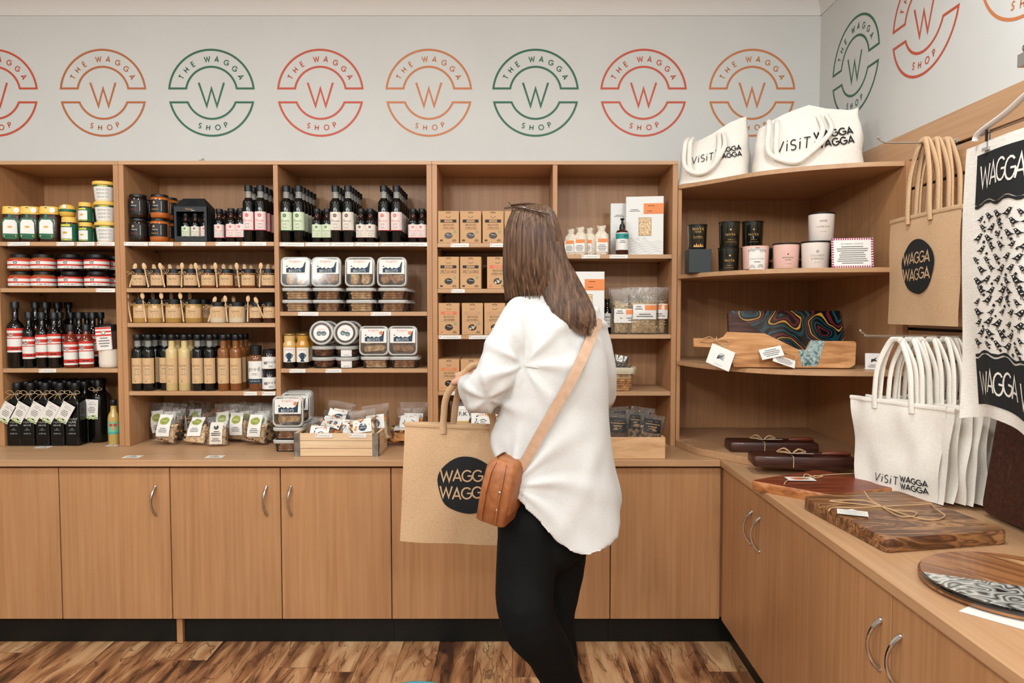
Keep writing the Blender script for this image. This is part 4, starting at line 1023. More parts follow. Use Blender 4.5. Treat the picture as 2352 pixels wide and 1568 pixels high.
# ================================================================== oats shelf
wbox = mat('white_card', (226, 224, 218), .6)
oat = noisy('rolled_oats', [(.3, (172, 138, 96)), (.5, (214, 184, 140)), (.7, (236, 216, 180))], (1, 1, 1), 110, 4, .8, bump=.8)
def oatbox(w=.170, d=.052, h=.268):
    t = tag(empty('oat_box'), 'x', 'box'); bevel(MB().box(-w / 2, w / 2, -d / 2, d / 2, 0, h, wbox).build('box_body', t, 0), .0015, 1)
    F = Flat().rect(-w * .03, h * .70, w / 2, h * .88, orangei, 1).lines(w * .04, w * .3, h * .83, h * .85, 1, ink, 2).rect(0, h * .72, w * .46, h * .722, inkgr, 2).lines(w * .02, w * .24, h * .74, h * .76, 1, ink, 2)
    F.lines(-w * .42, -w * .12, h * .74, h * .79, 2, inkgr, 1).rect(-w * .16, h * .33, w * .18, h * .64, mat('box_window_rim', (120, 96, 66), .6), 1).rect(-w * .15, h * .337, w * .17, h * .633, oat, 2)
    rn = random.Random(9)
    for q in range(6):
        pts = [(-w * .46 + w * .92 * i / 24, h * (.05 + q * .035) + rn.uniform(-.002, .002) + .004 * math.sin(i * .7 + q)) for i in range(25)]; F.stroke(pts, .0007, inkgr, 1)
    for q in range(3): F.stroke([(-w * .4 + q * .03, h * .26), (-w * .36 + q * .03, h * .30), (-w * .30 + q * .03, h * .25)], .001, inkgr, 1)
    F.onto(mb := MB(), front(-d / 2))
    G = Flat().rect(-d / 2 + .001, h * .70, d / 2, h * .88, orangei, 1)
    for q in range(16): G.rect(-d * .36, h * .08 + q * h * .035, d * .3, h * .083 + q * h * .035, inkgr, 1)
    G.onto(mb, lambda y, z, l: (w / 2 + .0003 + l, y, z)); mb.build('print', t, 0)
    return t
zo = S5[0]
put('ob', oatbox, (sx(1478, YU + .10, zo), YU + .085, zo), 'tall white oat box with orange panel, angled in front of its twin', 'white oat boxes', rz=-8)
put('ob', None, (sx(1443, YU + .16, zo), YU + .165, zo), 'tall white oat box standing behind the angled one', 'white oat boxes', rz=-4, s=(1, 1, .93))
put('ob', None, (sx(1343, YU + .05, S5[1]), YU + .04, S5[1]), 'tall white oat box on the shelf beside the oat bags', 'white oat boxes', s=(1, 1, 1.06))
def pump():
    t = tag(empty('pump_bottle'), 'x', 'bottle'); br = mat('brown_glass', (62, 30, 16), .1, coat=.6)
    MB().lathe([(.026, 0), (.029, .003), (.029, .098), (.025, .108), (.014, .113), (.0135, .118)], br, 24).build('bottle_body', t, 50)
    mb = MB(); mb.lathe([(.0135, .112), (.0135, .122), (.010, .138), (.005, .140), (.005, .156), (.008, .157), (.010, .160), (.009, .164), (.002, .165)], blackp, 18); mb.tube([(0, 0, .160), (0, -.018, .161), (0, -.026, .156)], .0035, blackp, 8); mb.build('pump', t, 50)
    Flat().rect(-.040, .020, .040, .098, lab_w, 0, 16).rect(-.040, .070, .040, .094, mat('teal_band', (38, 138, 132), .55), 1, 16).lines(-.015, .015, .05, .064, 2, inkgr, 2).lines(0, .02, .078, .086, 1, ink, 2).onto(mb := MB(), cyl(.0292)); mb.build('label', t, 60)
    return t
put('pump', pump, (sx(1429, YU + .03, zo), YU + .031, zo), 'brown pump bottle with teal and white label and black pump')
clothb = noisy('calico', [(.3, (206, 192, 170)), (.7, (230, 220, 202))], (1, 1, 1), 90, 3, .9, bump=.3)
def clothbag():
    t = tag(empty('calico_bag'), 'x', 'bag'); rings = []
    for w, d, z in ((.050, .034, 0), (.060, .042, .008), (.062, .044, .06), (.058, .040, .085), (.036, .026, .098), (.026, .018, .105), (.036, .024, .116), (.040, .026, .124)):
        rings.append([(x * (1 + .06 * math.sin(i * 2.1 + z * 90)), y * (1 + .08 * math.sin(i * 3.3)), z + (.003 * math.sin(i * 1.7) if z > .1 else 0)) for i, (x, y) in enumerate(rr(w, d, d * .4, 4))])
    MB().loft(rings, clothb).build('bag_body', t, 60)
    MB().tube([(.0145 * math.cos(k * math.pi / 8) * 1.1, .011 * math.sin(k * math.pi / 8) * 1.1, .104) for k in range(17)], .0016, clothb, 5).build('drawstring', t, 60)
    Flat().rect(-.024, .012, .024, .068, lab_w, 0).rect(-.018, .052, .024, .068, orangei, 1).lines(-.02, .02, .016, .044, 4, inkgr, 1).onto(mb := MB(), front(-.0232)); mb.build('label', t, 0)
    return t
for i, (px, dy, rz) in enumerate(((1312, .05, -32), (1334, .035, -20), (1355, .04, -38), (1382, .032, 0))):
    put('cb', clothbag, (sx(px, YU + dy, zo), YU + dy + .004 * i, zo), 'small calico drawstring bag with orange label, %s of the four' % nth(i, 4), 'calico bags', rz=rz, s=[.94, 1.0, .98, 1.06][i])
# pillow bags of film with contents and a label
def bag(name, w, h, th, fill, content, lab, ncont, csize, cm, film_m=None, seed=1, flat_top=.8, cat='bag', lw=None, piled=True):
    def f():
        t = tag(empty(name), 'x', cat); nx, nz = 12, 14; rn = random.Random(seed)
        def P(u, v, sgn):
            a = max(0, 1 - abs(u) ** 2.6); b_ = math.sin(math.pi * min(1, v / fill * .62 + .12)) if v < fill else max(0, (1 - (v - fill) / (1 - fill))) * .55
            b_ = max(.02, b_); y = sgn * th / 2 * (a ** .6) * b_
            cr = .0035 * noise.noise(Vector((u * 5 + seed, v * 7, sgn * 3.1))) * (1 if v < fill else 1.8)
            return (u * w / 2 * (1 - .07 * math.sin(math.pi * v)), y + cr, v * h + .002 * noise.noise(Vector((u * 4, seed, 0))) * (v > .5))
        mb = MB()
        for sgn in (-1, 1):
            vs = [P(-1 + 2 * i / nx, j / nz, sgn) for j in range(nz + 1) for i in range(nx + 1)]
            fs = [(j * (nx + 1) + i, j * (nx + 1) + i + 1, (j + 1) * (nx + 1) + i + 1, (j + 1) * (nx + 1) + i) for j in range(nz) for i in range(nx)]
            mb.add(vs, [q if sgn < 0 else q[::-1] for q in fs], film_m or bagf)
        mb.build('film_bag', t, 60)
        mb = MB()
        def fn(r):
            v = r.uniform(.04, fill * .9); u = r.uniform(-.82, .82); s_ = r.choice((-1, -1, 1)); x, y, z = P(u, v, s_)
            return (x, y - s_ * (csize[1] + .0015) + 0, z + .002)
        core = [[(x * .9, y * .8, z) for x, y in rr(w * .82, max(.006, th * .62 * k), max(.003, th * .3 * k) - .0005, 3)] for z, k in ((h * .03, .4), (h * .2, 1), (h * fill * .6, .9), (h * fill * .85, .35))]
        mb.loft(core, cm[0]); blobs(mb, ncont, fn, csize, cm, seed + 3)
        tag(mb.build(content, t, 60), kind='stuff')
        if lab:
            F, cx, cz, rot, hw, hh = lab; F = F()
            mb = MB(); F.xf(cx, cz, rot)
            def mp(x, z, l):
                p = P(max(-1, min(1, x / (w / 2))), max(0.02, min(.98, z / h)), -1); return (x, p[1] - .0045 - l, z)
            F.onto(mb, mp, .0008); mb.build('label', t, 30)
        return t
    return f
def gridrect(F, x0, z0, x1, z1, m, l=0, n=6):
    for j in range(n): F.rect(x0, z0 + (z1 - z0) * j / n, x1, z0 + (z1 - z0) * (j + 1) / n, m, l, n)
    return F
def oatlab():
    F = gridrect(Flat(), -.052, -.034, .052, .034, lab_w); gridrect(F, 0, .008, .052, .030, orangei, 1, 4); F.lines(-.045, -.01, .008, .028, 2, inkgr, 1).lines(-.04, .04, -.026, -.006, 2, inkgr, 1); return F
for i, (px, dy, w, s) in enumerate(((1440, .05, .15, .95), (1478, .035, .15, 1), (1512, .06, .14, 1.0))):
    put('oatbag%d' % i, bag('oat_bag', w, .215, .05, .78, 'oats', (oatlab, [-.01, 0, .012][i], [.088, .102, .104][i], 0, 0, 0), 190, (.005, .0018, .0038), [oat], seed=11 + i), (sx(px, YU + dy, S5[1]), YU + dy, S5[1]), 'clear bag of rolled oats with white and orange label, %s of three' % nth(i, 3), 'bags of oats', s=(1, 1, s))
for i in range(3): put('oatbag%d' % i, None, (sx(1440 + i * 34, YU + .05, S5[1]), YU + .13 + .035 * (i % 2), S5[1]), 'clear bag of rolled oats in the back row, %s' % nth(i, 3), 'bags of oats')
put('olb', bot('syrup_bottle', 'bottle', [(.020, 0), (.022, .003), (.022, .10), (.018, .115), (.010, .125), (.010, .15)], .15, glassd, glassd, (.012, .148, .162), (.0222, lambda: Flat().rect(-.03, .03, .03, .095, lab_w, 0, 10).lines(-.015, .015, .04, .085, 3, inkgr, 1))), (sx(1397, YU + .06, S5[1]), YU + .10, S5[1]), 'slim dark bottle with white label between oat box and oat bags')
# basket
wick = noisy('wicker', [(.3, (124, 78, 42)), (.5, (176, 124, 74)), (.75, (210, 166, 112))], (1, 1, 1), 45, 3, .6, bump=.3)
def basket():
    t = tag(empty('wicker_basket'), 'x', 'basket'); mb = MB(); n = 22; W_, D = .17, .13
    def pt(k, z, o): # rounded rectangle perimeter
        per = rr(W_ * (1 + z * 1.6), D * (1 + z * 1.6), .035, 8); L = len(per); i = int(k * L) % L; x, y = per[i]; l = math.hypot(x, y); return (x + x / l * o, y + y / l * o, z)
    for r in range(9):
        z = .006 + r * .0105; mb.tube([pt(k / 36, z + .0008 * math.sin(k), .0035 * (1 if (k + r) % 2 else -1)) for k in range(37)], .0052, wick, 6)
    for k in range(18): mb.tube([pt(k / 18, z, 0) for z in (0, .05, .1)], .0035, wick, 5)
    mb.prism(rr(W_ * .95, D * .95, .03), .0, .006, wick); mb.build('woven_body', t, 60)
    mb = MB(); lin_ = mat('linen_liner', (196, 184, 158), .9, bump=.4, bscale=80)
    per = rr(W_ * 1.2, D * 1.22, .035, 8); L = len(per); rings = []
    for o, z in ((-.006, .06), (-.004, .098), (.006, .108), (.012, .104), (.012, .090), (.009, .078)):
        rings.append([(x + x / math.hypot(x, y) * (o + .002 * math.sin(i * 1.3)), y + y / math.hypot(x, y) * (o + .002 * math.sin(i * 1.3)), z + .002 * math.sin(i * 2.2)) for i, (x, y) in enumerate(per)])
    mb.loft(rings, lin_, cap=False); mb.build('cloth_liner', t, 60); return t
put('bk', basket, (sx(1400, YU + .09, S5[2]), YU + .085, S5[2]), 'small wicker basket with linen liner, half hidden by the woman')
foil = mat('silver_wrap', (150, 146, 140), .2, .8, bump=.8, bscale=70)
for i, (dx_, dy_, rx_, ry_) in enumerate(((.035, 0, 8, 10), (-.02, .015, -6, -14))):
    put('fb', bag('snack_pouch', .075, .13, .03, .85, 'filling', None, 14, (.006, .005, .006), [foil, cho], film_m=foil, seed=30), (sx(1400, YU + .09, S5[2]) + dx_, YU + .085 + dy_, S5[2] + .045), 'shiny wrapped snack pouch in the wicker basket, %s' % ['nearer the right rim', 'behind the woman'][i], 'snack pouches in the basket', rx=rx_, ry=ry_, s=.9)

# ================================================================== nut bags on the worktop (second bay)
n_cash = mat('cashew', (222, 186, 140), .6); n_mac = mat('macadamia', (212, 172, 124), .55); n_br = mat('walnut_brown', (124, 78, 46), .7); n_pep = mat('pepita', (86, 92, 50), .6); n_or = mat('dried_apricot', (206, 116, 50), .6)
def nutlab():
    F = gridrect(Flat(), -.030, -.052, .030, .052, lab_w, 0, 6)
    F.disc(0, .020, .021, olive, 1, 18, .019).text('Shelly', 0, .017, .007, lab_w, 2).text('nut co', 0, .008, .0055, ink, 2).lines(-.02, .02, -.036, -.012, 3, inkgr, 1); return F
def cardlab():
    F = gridrect(Flat(), -.028, -.050, .028, .050, lab_c, 0, 6); F.disc(0, .026, .011, inkb, 1, 16).text('pop', 0, .024, .005, lab_w, 2).lines(-.022, .022, -.014, .010, 3, ink, 1).lines(-.022, .022, -.04, -.022, 2, inkgr, 1); return F
def nb(kind):
    ms = [[n_mac, n_cash, n_br], [n_cash, n_mac], [n_br, n_cash, n_pep, n_or], [n_mac, n_cash, n_pep]][kind]
    return bag('nut_bag', .115, .165, .055, .62, 'nuts', (nutlab, -.008, .075, 6, 0, 0), 80, (.0095, .0065, .0065), ms, seed=40 + kind)
NB = [(359, .18, 0, -2, 0, 0, 2, 'brown nut bag leaning at the back left panel'), (398, .15, 0, -3, 4, 0, 2, 'mixed nut bag between the two left ones, behind'),
      (378, .035, 0, -20, 8, 0, 0, 'mixed nut bag at the front left with olive round label'), (447, .02, 0, -38, 6, 0, 1, 'pale cashew bag lying back at the front'),
      (430, .22, 0, -2, -6, 0, 2, 'dark nut bag against the back panel, left half'), (458, .24, 0, 0, 3, 0, 2, 'dark nut bag upright against the back, middle'),
      (520, .12, 0, -8, 0, 0, 1, 'cashew bag behind the cream card'), (548, .10, 0, -6, 6, 0, 1, 'cashew bag right behind the cream card'), (575, .17, 0, -4, 0, 0, 3, 'nut bag at the back right, left one'),
      (604, .09, 0, -6, 5, 0, 3, 'nut bag at the right, behind the front one'), (612, .17, 0, -3, 3, 0, 2, 'nut bag at the back right corner'), (586, .03, 0, -18, 8, 0, 0, 'mixed nut bag at the front right beside the biscuit tubs'), (545, .2, 0, -4, -3, 0, 1, 'cashew bag at the back, centre right')]
for px, dy, _, rx_, ry_, rz_, kd, lb in NB:
    put('nb%d' % kd, nb(kd), (sx(px, YU + dy, ZT), YU + dy - .01, ZT + .012), lb, 'bags of nuts', rx=rx_, ry=ry_, rz=rz_)
put('cardbag', bag('nut_bag', .10, .13, .04, .7, 'nuts', (cardlab, 0, .055, 0, 0, 0), 60, (.0085, .006, .006), [n_cash, n_mac], seed=55), (sx(500, YU + .01, ZT), YU + .0, ZT + .003), 'nut bag with cream card and navy dot in the front row', 'bags of nuts', rx=-14, rz=4)
# ================================================================== crates
pine = noisy('pale_crate_pine', [(.3, (206, 172, 134)), (.6, (222, 192, 154)), (.8, (230, 204, 168))], (.8, 14, 14), 5, 4, .6, .4)
pinek = noisy('knotty_pine', [(.22, (140, 92, 56)), (.36, (204, 158, 112)), (.6, (220, 178, 132)), (.8, (228, 190, 146))], (1.5, 8, 8), 5, 4, .55, .8)
galv = noisy('galvanised_steel', [(.3, (120, 116, 110)), (.7, (176, 172, 164))], (1, 1, 1), 30, 4, .35, metal=.8)
def crate():
    t = tag(empty('slatted_crate'), 'x', 'crate'); w, d, h, th = .345, .235, .099, .010; k = h / 3
    for q in range(3):
        z0, z1 = q * k + .0008, (q + 1) * k - .0008
        bevel(MB().box(-w / 2, w / 2, -d / 2, -d / 2 + th, z0, z1, pine).build('slat', t, 0), .001, 1); bevel(MB().box(-w / 2, w / 2, d / 2 - th, d / 2, z0, z1, pine).build('slat', t, 0), .001, 1)
        for s in (-1, 1):
            x0, x1 = (-w / 2, -w / 2 + th) if s < 0 else (w / 2 - th, w / 2)
            mb = MB()
            if q == 2:
                mb.box(x0, x1, -d / 2 + th, -.04, z0, z1, pine).box(x0, x1, .04, d / 2 - th, z0, z1, pine).box(x0, x1, -.04, .04, z1 - .008, z1, pine).box(x0, x1, -.04, .04, z0, z0 + .008, pine)
            else: mb.box(x0, x1, -d / 2 + th, d / 2 - th, z0, z1, pine)
            mb.build('slat', t, 0)
    MB().box(-w / 2 + th, w / 2 - th, -d / 2 + th, d / 2 - th, 0, .006, pine).build('base_board', t, 0)
    for sx_ in (-1, 1):
        for sy in (-1, 1):
            mb = MB(); x, y = sx_ * (w / 2 + .0008), sy * (d / 2 + .0008)
            mb.box(min(x, x - sx_ * .026), max(x, x - sx_ * .026), min(y, y - sy * .0012), max(y, y - sy * .0012), .0, h, galv); mb.box(min(x, x - sx_ * .0012), max(x, x - sx_ * .0012), min(y, y - sy * .026), max(y, y - sy * .026), 0, h, galv)
            for z in (.008, h - .008): mb.ell((x - sx_ * .004, y, z), (.0018, .001, .0018), chrome)
            mb.build('corner_bracket', t, 0)
    return t
CX1 = (sx(693, 3.06, ZT) + sx(880, 3.06, ZT)) / 2; CY1 = atZ(786, 1048, ZT).y + .1175
crate_w = sx(880, 3.06, ZT) - sx(693, 3.06, ZT)
put('cr', crate, (CX1, CY1, ZT), 'pale slatted crate with metal corners full of dried fruit bags', s=(crate_w / .345, 1, 1))
dr_or = mat('dried_orange', (206, 128, 56), .5); dr_ap = mat('dried_apple', (220, 188, 138), .6); dr_dk = mat('dried_date', (70, 40, 26), .5)
def fruitlab(kind):
    def f():
        F = gridrect(Flat(), -.044, -.034, .044, .034, lab_w, 0, 6); F.text('Kalighfire', 0, .021, .0075, softred, 1)
        if kind == 0: F.poly([(-.022, -.012), (-.004, .004), (.012, .008), (.026, .004), (.028, -.006), (.014, -.016), (-.004, -.018)], inkb, 1).text('citrus', .010, -.009, .009, lab_w, 2).disc(-.014, -.012, .007, mat('orange_sticker', (0, 0, 0)), 3)
        elif kind == 1: F.disc(.004, -.008, .019, inkb, 1, 20).text('TOFFEE', .004, -.004, .008, lab_w, 2, fit=.030).text('APPLE', .004, -.016, .008, lab_w, 2, fit=.028).poly([(-.004, .014), (-.012, .020), (.002, .020)], inkb, 1).disc(-.026, -.004, .007, dr_or, 1).disc(-.031, -.014, .007, dr_or, 1).disc(-.020, -.014, .007, dr_or, 1)
        else: F.stroke([(-.03, -.016), (-.02, -.004), (-.022, .006), (-.008, -.002), (.012, .004), (.026, -.004)], .003, inkb, 1).text('JUPPI', .002, -.016, .012, mat('slate_ink', (0, 0, 0)), 1)
        return F
    return f
def fb(kind, ms, seed): return bag('fruit_bag', .135, .175, .06, .72, 'dried_fruit', (fruitlab(kind), 0, .085, 0, 0, 0), 34, (.016, .005, .014), ms, seed=seed)
cz = ZT + .022
FB = [(748, -.045, .038, -52, 14, 0, 0, (dr_or, dr_dk), 'dried citrus bag leaning left in the crate'), (728, -.075, -.012, -30, 4, 0, 2, (dr_dk, dr_or), 'dried fruit bag low at the crate front, left'),
      (838, -.055, .015, -28, -10, 0, 1, (dr_ap, dr_or), 'dried apple bag with round blue print, right in the crate'), (765, .03, .050, -35, 10, 0, 0, (dr_or, dr_dk), 'dried citrus bag at the back of the crate'), (868, .03, .02, -18, -8, 0, 1, (dr_ap, dr_or), 'dried apple bag at the back right of the crate'), (800, .01, .0, -20, 4, 0, 2, (dr_dk, dr_ap), 'dried fruit bag in the middle of the crate')]
for i, (px, dy, dz, rx_, ry_, rz_, kd, ms, lb) in enumerate(FB):
    put('fb%d' % i, fb(kd, list(ms), 60 + i), (sx(px, CY1 + dy, cz), CY1 + dy, cz + dz), lb, 'bags of dried fruit', rx=rx_, ry=ry_, rz=rz_, s=.92)
for i, (px, dy, z, rx_, lb) in enumerate(((938, .03, .022, -40, 'dried banana bag leaning right of the crate'), (950, .10, .014, -14, 'dried banana bag behind the leaning one by the divider'), (922, -.02, .030, -76, 'dried fruit bag lying flat right of the crate'))):
    put('fc%d' % i, bag('fruit_bag', .14, .175, .05, .7, 'dried_fruit', (fruitlab(2), 0, .085, 0, 0, 0), 40, (.014, .005, .012), [mat('banana_chip', (206, 150, 88), .6), dr_or], seed=70 + i), (sx(px, YU + dy, ZT), YU + dy, ZT + z), lb, 'bags of dried fruit', rx=rx_)
# behind the tote handles: bags and a second pine box
def pinebox(w, d, h):
    def f():
        t = tag(empty('pine_box'), 'x', 'crate'); th = .011
        for nm, a in (('front_panel', (-w / 2, w / 2, -d / 2, -d / 2 + th)), ('back_panel', (-w / 2, w / 2, d / 2 - th, d / 2)), ('side_panel', (-w / 2, -w / 2 + th, -d / 2 + th, d / 2 - th)), ('side_panel', (w / 2 - th, w / 2, -d / 2 + th, d / 2 - th))):
            bevel(MB().box(*a, .0, h, pinek).build(nm, t, 0), .001, 1)
        MB().box(-w / 2 + th, w / 2 - th, -d / 2 + th, d / 2 - th, 0, .008, pinek).build('base_board', t, 0); return t
    return f
yp = atZ(1450, 1054, ZT).y + .085
pw = .33; pxr = sx(1528, yp - .085, ZT)
put('pbx', pinebox(pw, .17, .090), (pxr - pw / 2, yp, ZT), 'knotty pine box of black-labelled nut bags right of the woman')
foilb = film('shiny_clear_film', (250, 250, 248), .08, .06, 1.0, 90)
def blab():
    F = gridrect(Flat(), -.036, -.028, .036, .028, mat('black_label', (0, 0, 0)), 0, 6); g_ = mat('label_gold', (200, 150, 80), .5)
    F.text('NUTS & MIX', 0, .012, .007, g_, 1, fit=.05).rect(-.03, .006, .03, .008, g_, 1, 4).rect(-.018, -.006, .018, -.003, g_, 1).lines(-.02, .02, -.022, -.010, 2, g_, 1); return F
for i, (ox, dy, dz, ry_, ms, lb) in enumerate(((.075, -.045, .004, 3, [n_br, n_pep, mat('goji', (170, 70, 44), .6)], 'front left, seed mix'), (-.125 + .335, -.04, .0, 9, [n_mac, n_cash, n_br], 'front right, tilted'), (.16, -.005, .012, 6, [n_mac, n_br], 'middle row right'), (.10, .03, .022, -3, [n_cash, n_br], 'back row left'), (.185, .04, .02, 8, [n_mac, n_br], 'back row right'), (.02, .0, .008, 0, [n_mac, n_pep], 'left, behind the woman'))):
    put('bb%d' % i, bag('nut_pouch', .105, .165, .042, .78, 'nuts', (blab, 0, .118, 0, 0, 0), 70, (.008, .006, .006), ms, film_m=foilb, seed=80 + i), (pxr - pw + .055 + ox, yp + dy, ZT + .014 + dz), 'black-labelled nut pouch in the pine box, %s' % lb, 'black-labelled nut pouches', rx=-7, ry=ry_)
pw2 = .27
put('pb2', pinebox(pw2, .17, .07), (sx(1105, YU + .02, ZT), YU + .02, ZT), 'pine box of fruit bags behind the jute bag handles')
def jerk():
    F = gridrect(Flat(), -.048, -.038, .048, .038, lab_w, 0, 6); F.text('JERKY', 0, -.006, .020, ink, 1, fit=.085).rect(-.04, .02, .04, .0212, inkgr, 1, 4).rect(-.048, -.038, .048, -.030, mat('mustard_strip', (200, 166, 84), .6), 1, 4); return F
put('jk', bag('snack_bag', .12, .19, .04, .8, 'snacks', (jerk, 0, .13, 0, 0, 0), 40, (.012, .006, .010), [dr_ap, n_pep, dr_or], seed=90), (sx(1062, YU, ZT), YU + .02, ZT + .012), 'snack bag with large black lettering behind the jute bag handle', 'snack bags in the hidden pine box', rx=-6)
put('fb1', None, (sx(1105, YU, ZT), YU - .01, ZT + .03), 'dried fruit bag with blue drawing behind the jute bag handle', 'snack bags in the hidden pine box', rx=-20)
put('fb2', None, (sx(1140, YU, ZT), YU + .03, ZT + .02), 'dried apple bag beside the woman\'s elbow', 'snack bags in the hidden pine box', rx=-10)

# ================================================================== price tickets on shelf edges and cards on the worktop
def ticket(w=.062):
    def f():
        t = MB().box(-w / 2, w / 2, 0, .0012, -.0095, .0075, lab_w); F = Flat().disc(-w / 2 + .006, .0005, .0032, mat('ticket_red', (190, 96, 72), .6), 1, 12).disc(-w / 2 + .0065, -.001, .0018, lab_w, 2, 10)
        [F.rect(-w * .30 + q * w * .062, -.0028, -w * .30 + (q + [.7, .5, .85][q % 3]) * w * .062, -.0012, inkgr, 1) for q in range(11)]; F.onto(t, front(0)); o = t.build('price_ticket', smooth=0); return tag(o, 'x', 'price ticket')
    return f
def tick(pxs, v, zsurf, where, w=.062, tl=0):
    for i, px in enumerate(pxs):
        z = zsurf - .0095; y = YU - .0024
        put('tick%.3f' % w, ticket(w), (sx(px, y, z), y, z), 'white price ticket on the shelf edge %s, %s' % (where, nth(i, len(pxs))), 'price tickets on the shelf edges', ry=random.uniform(-1, 1) if w > .05 else 0)
tick((43,), 0, S1[0], 'below the squeeze honey jars', .100); tick((150, 197, 243), 0, S1[0], 'below the small honey jars', .079); tick((242,), 0, S1[1], 'below the relish jars', .085); tick((109,), 0, S1[2], 'below the striped bottles', .079)
tick((312, 370, 444, 523, 584), 0, S2[0], 'below the black jars and carton', .108); tick((575, 617), 0, S2[3], 'at the right of the kraft bottles', .060)
tick((671, 729, 785, 842, 899, 954), 0, S3[0], 'below the tall vinegar bottles', .108); tick((708, 875), 0, S3[1], 'below the square biscuit tubs', .092); tick((683, 766), 0, S3[2], 'below the mustard jars', .073)
tick((1056, 1146), 0, S4[0], 'below the top kraft boxes', .082); tick((1052,), 0, S4[1], 'below the second kraft boxes', .061); tick((1034, 1102), 0, S4[2], 'below the third kraft boxes', .100); tick((1050,), 0, S4[3], 'below the fourth kraft boxes', .061)
tick((1357, 1421), 0, S5[0], 'below the calico bags and pump bottle', .082)
for i, px in enumerate((744, 822)):
    put('tick0.073', None, (sx(px, CY1 - .12, ZT + .09), CY1 - .1205, ZT + .090), 'white price ticket clipped to the pale crate, %s' % nth(i, 2), 'price tickets on the crate')
def card():
    mb = MB().box(-.045, .045, -.028, .028, 0, .0012, lab_w); Flat().disc(.0, .016, .007, kraft, 1).lines(-.03, .03, -.02, .005, 3, inkgr, 1).onto(mb, top(.0012)); return tag(mb.build('price_card', smooth=0), 'x', 'card')
for i, (px, py, rz_, lb) in enumerate(((305, 1049, 3, 'left of the nut bags'), (494, 1049, 3, 'below the cream card bag'), (100, 1027, 0, 'in front of the square oil bottles'), (258, 1023, 0, 'under the yellow dressing bottle'))):
    p = atZ(px, py, ZT); put('card', card, (p.x, p.y, ZT), 'white card lying on the worktop, ' + lb, 'cards lying on the worktop', rz=rz_, s=[.8, .8, .7, .55][i])
tw = MB(); p = atY(461, 363, YU + .05)
tw.tube(spline([(-.02, 0, .002), (-.005, .01, .012), (.012, 0, .02), (.02, -.01, .006)], 4), .0025, mat('bow_grey', (170, 164, 150), .7), 6); tw.tube(spline([(-.012, 0, .004), (.0, .0, .014), (.014, .005, .004)], 4), .0035, mat('bow_grey', (0, 0, 0)), 6); tw.ell((0, 0, .006), (.012, .008, .006), mat('bow_grey', (0, 0, 0)))
tag(tw.build('crumpled_ribbon', loc=(p.x, p.y, ZU + .0005)), 'small crumpled grey ribbon on top of the shelving', 'ribbon')
# ================================================================== candles in the corner unit
cndk = mat('dark_candle_glass', (24, 27, 20), .08, coat=.8); goldi = mat('label_gold', (0, 0, 0)); pinkc = mat('pink_candle_glass', (226, 184, 172), .15, coat=.8); whitec = mat('white_candle_glass', (226, 214, 204), .15, coat=.8)
def candle(name, R0, H, body, lid, art, base=None):
    def f():
        t = tag(empty(name), 'x', 'candle')
        MB().lathe([(R0 * .88, 0), (R0 * .93, .003), (R0, H * .93), (R0, H * .95)], body, 28).build('glass', t, 50)
        if base: MB().lathe([(R0 * .885, .0005), (R0 * .935, .003), (R0 * .94, .010), (R0 * .9, .011)], base, 28).build('glass_foot', t, 50)
        if lid: MB().lathe([(R0 * 1.02, H * .945), (R0 * 1.03, H * .955), (R0 * 1.03, H * .995), (R0 * .98, H)], blackp, 28).build('lid', t, 40)
        else: MB().lathe([(R0 * .97, H * .94), (R0 * .97, H * .945)], mat('wax', (236, 222, 206), .5), 28).build('wax', t, 40)
        F = art(); mb = MB(); F.onto(mb, lambda x, z, l: ((R0 * (.93 + .07 * z / (H * .93)) + .0003 + l) * math.sin(x / R0), -(R0 * (.93 + .07 * z / (H * .93)) + .0003 + l) * math.cos(x / R0), z)); mb.build('label', t, 60)
        return t
    return f
def noya():
    return Flat().text('NOYA', 0, .046, .011, goldi, 1).text('candle co', 0, .028, .005, goldi, 1).disc(0, .072, .004, goldi, 1, 8).rect(-.02, .020, .02, .0208, goldi, 1, 6)
def a1():
    F = Flat().text('NOYA', 0, .078, .013, goldi, 1).text('NOIR', 0, .068, .008, goldi, 1).text('IRONBARK', 0, .048, .006, goldi, 1).rect(-.022, .044, .022, .0446, goldi, 1, 6)
    for q in range(5): F.poly([(-.022 + q * .009, .008), (-.016 + q * .009, .020 + .005 * (q % 2)), (-.010 + q * .009, .008)], goldi, 1)
    return F
def pat():
    F = Flat().rect(-.034, .008, .034, .095, lab_w, 0, 12)
    for cx, cz in ((-.024, .08), (.0, .085), (.024, .078), (-.02, .012), (.014, .014)):
        for r in (.005, .009, .013): F.stroke(_arc(cx, cz, r, 0, 180, 8), .0012, ink, 2)
    return F.rect(-.030, .028, .030, .066, lab_w, 4, 10).text('nanny & baby', 0, .048, .008, inkgr, 5).lines(-.02, .02, .034, .042, 1, inkgr, 5)
def pink1(): return Flat().disc(0, .066, .003, ink, 1, 8).text('watermelon', 0, .050, .007, ink, 1).text('sorbet', 0, .041, .007, ink, 1).text('SOY CANDLE', 0, .026, .0035, inkgr, 1)
def wht1(): return Flat().disc(0, .072, .005, ink, 1, 10).disc(0, .072, .003, lab_w, 2, 10).text('COCONUT', 0, .052, .008, inkgr, 1).text('& MANGO', 0, .040, .008, inkgr, 1).text('soy candle', 0, .028, .004, inkgr, 1)
def wht2(): return Flat().text('emily', 0, .074, .010, ink, 1).text('COFFEE DATE', 0, .052, .006, inkgr, 1).text('soy candle', 0, .034, .0045, inkgr, 1)
zc2 = Z2
def cpos(px, v, z):     # point on the curved shelf from the base pixel
    p = atZ(px, v, z); return p
yc1 = 2.96
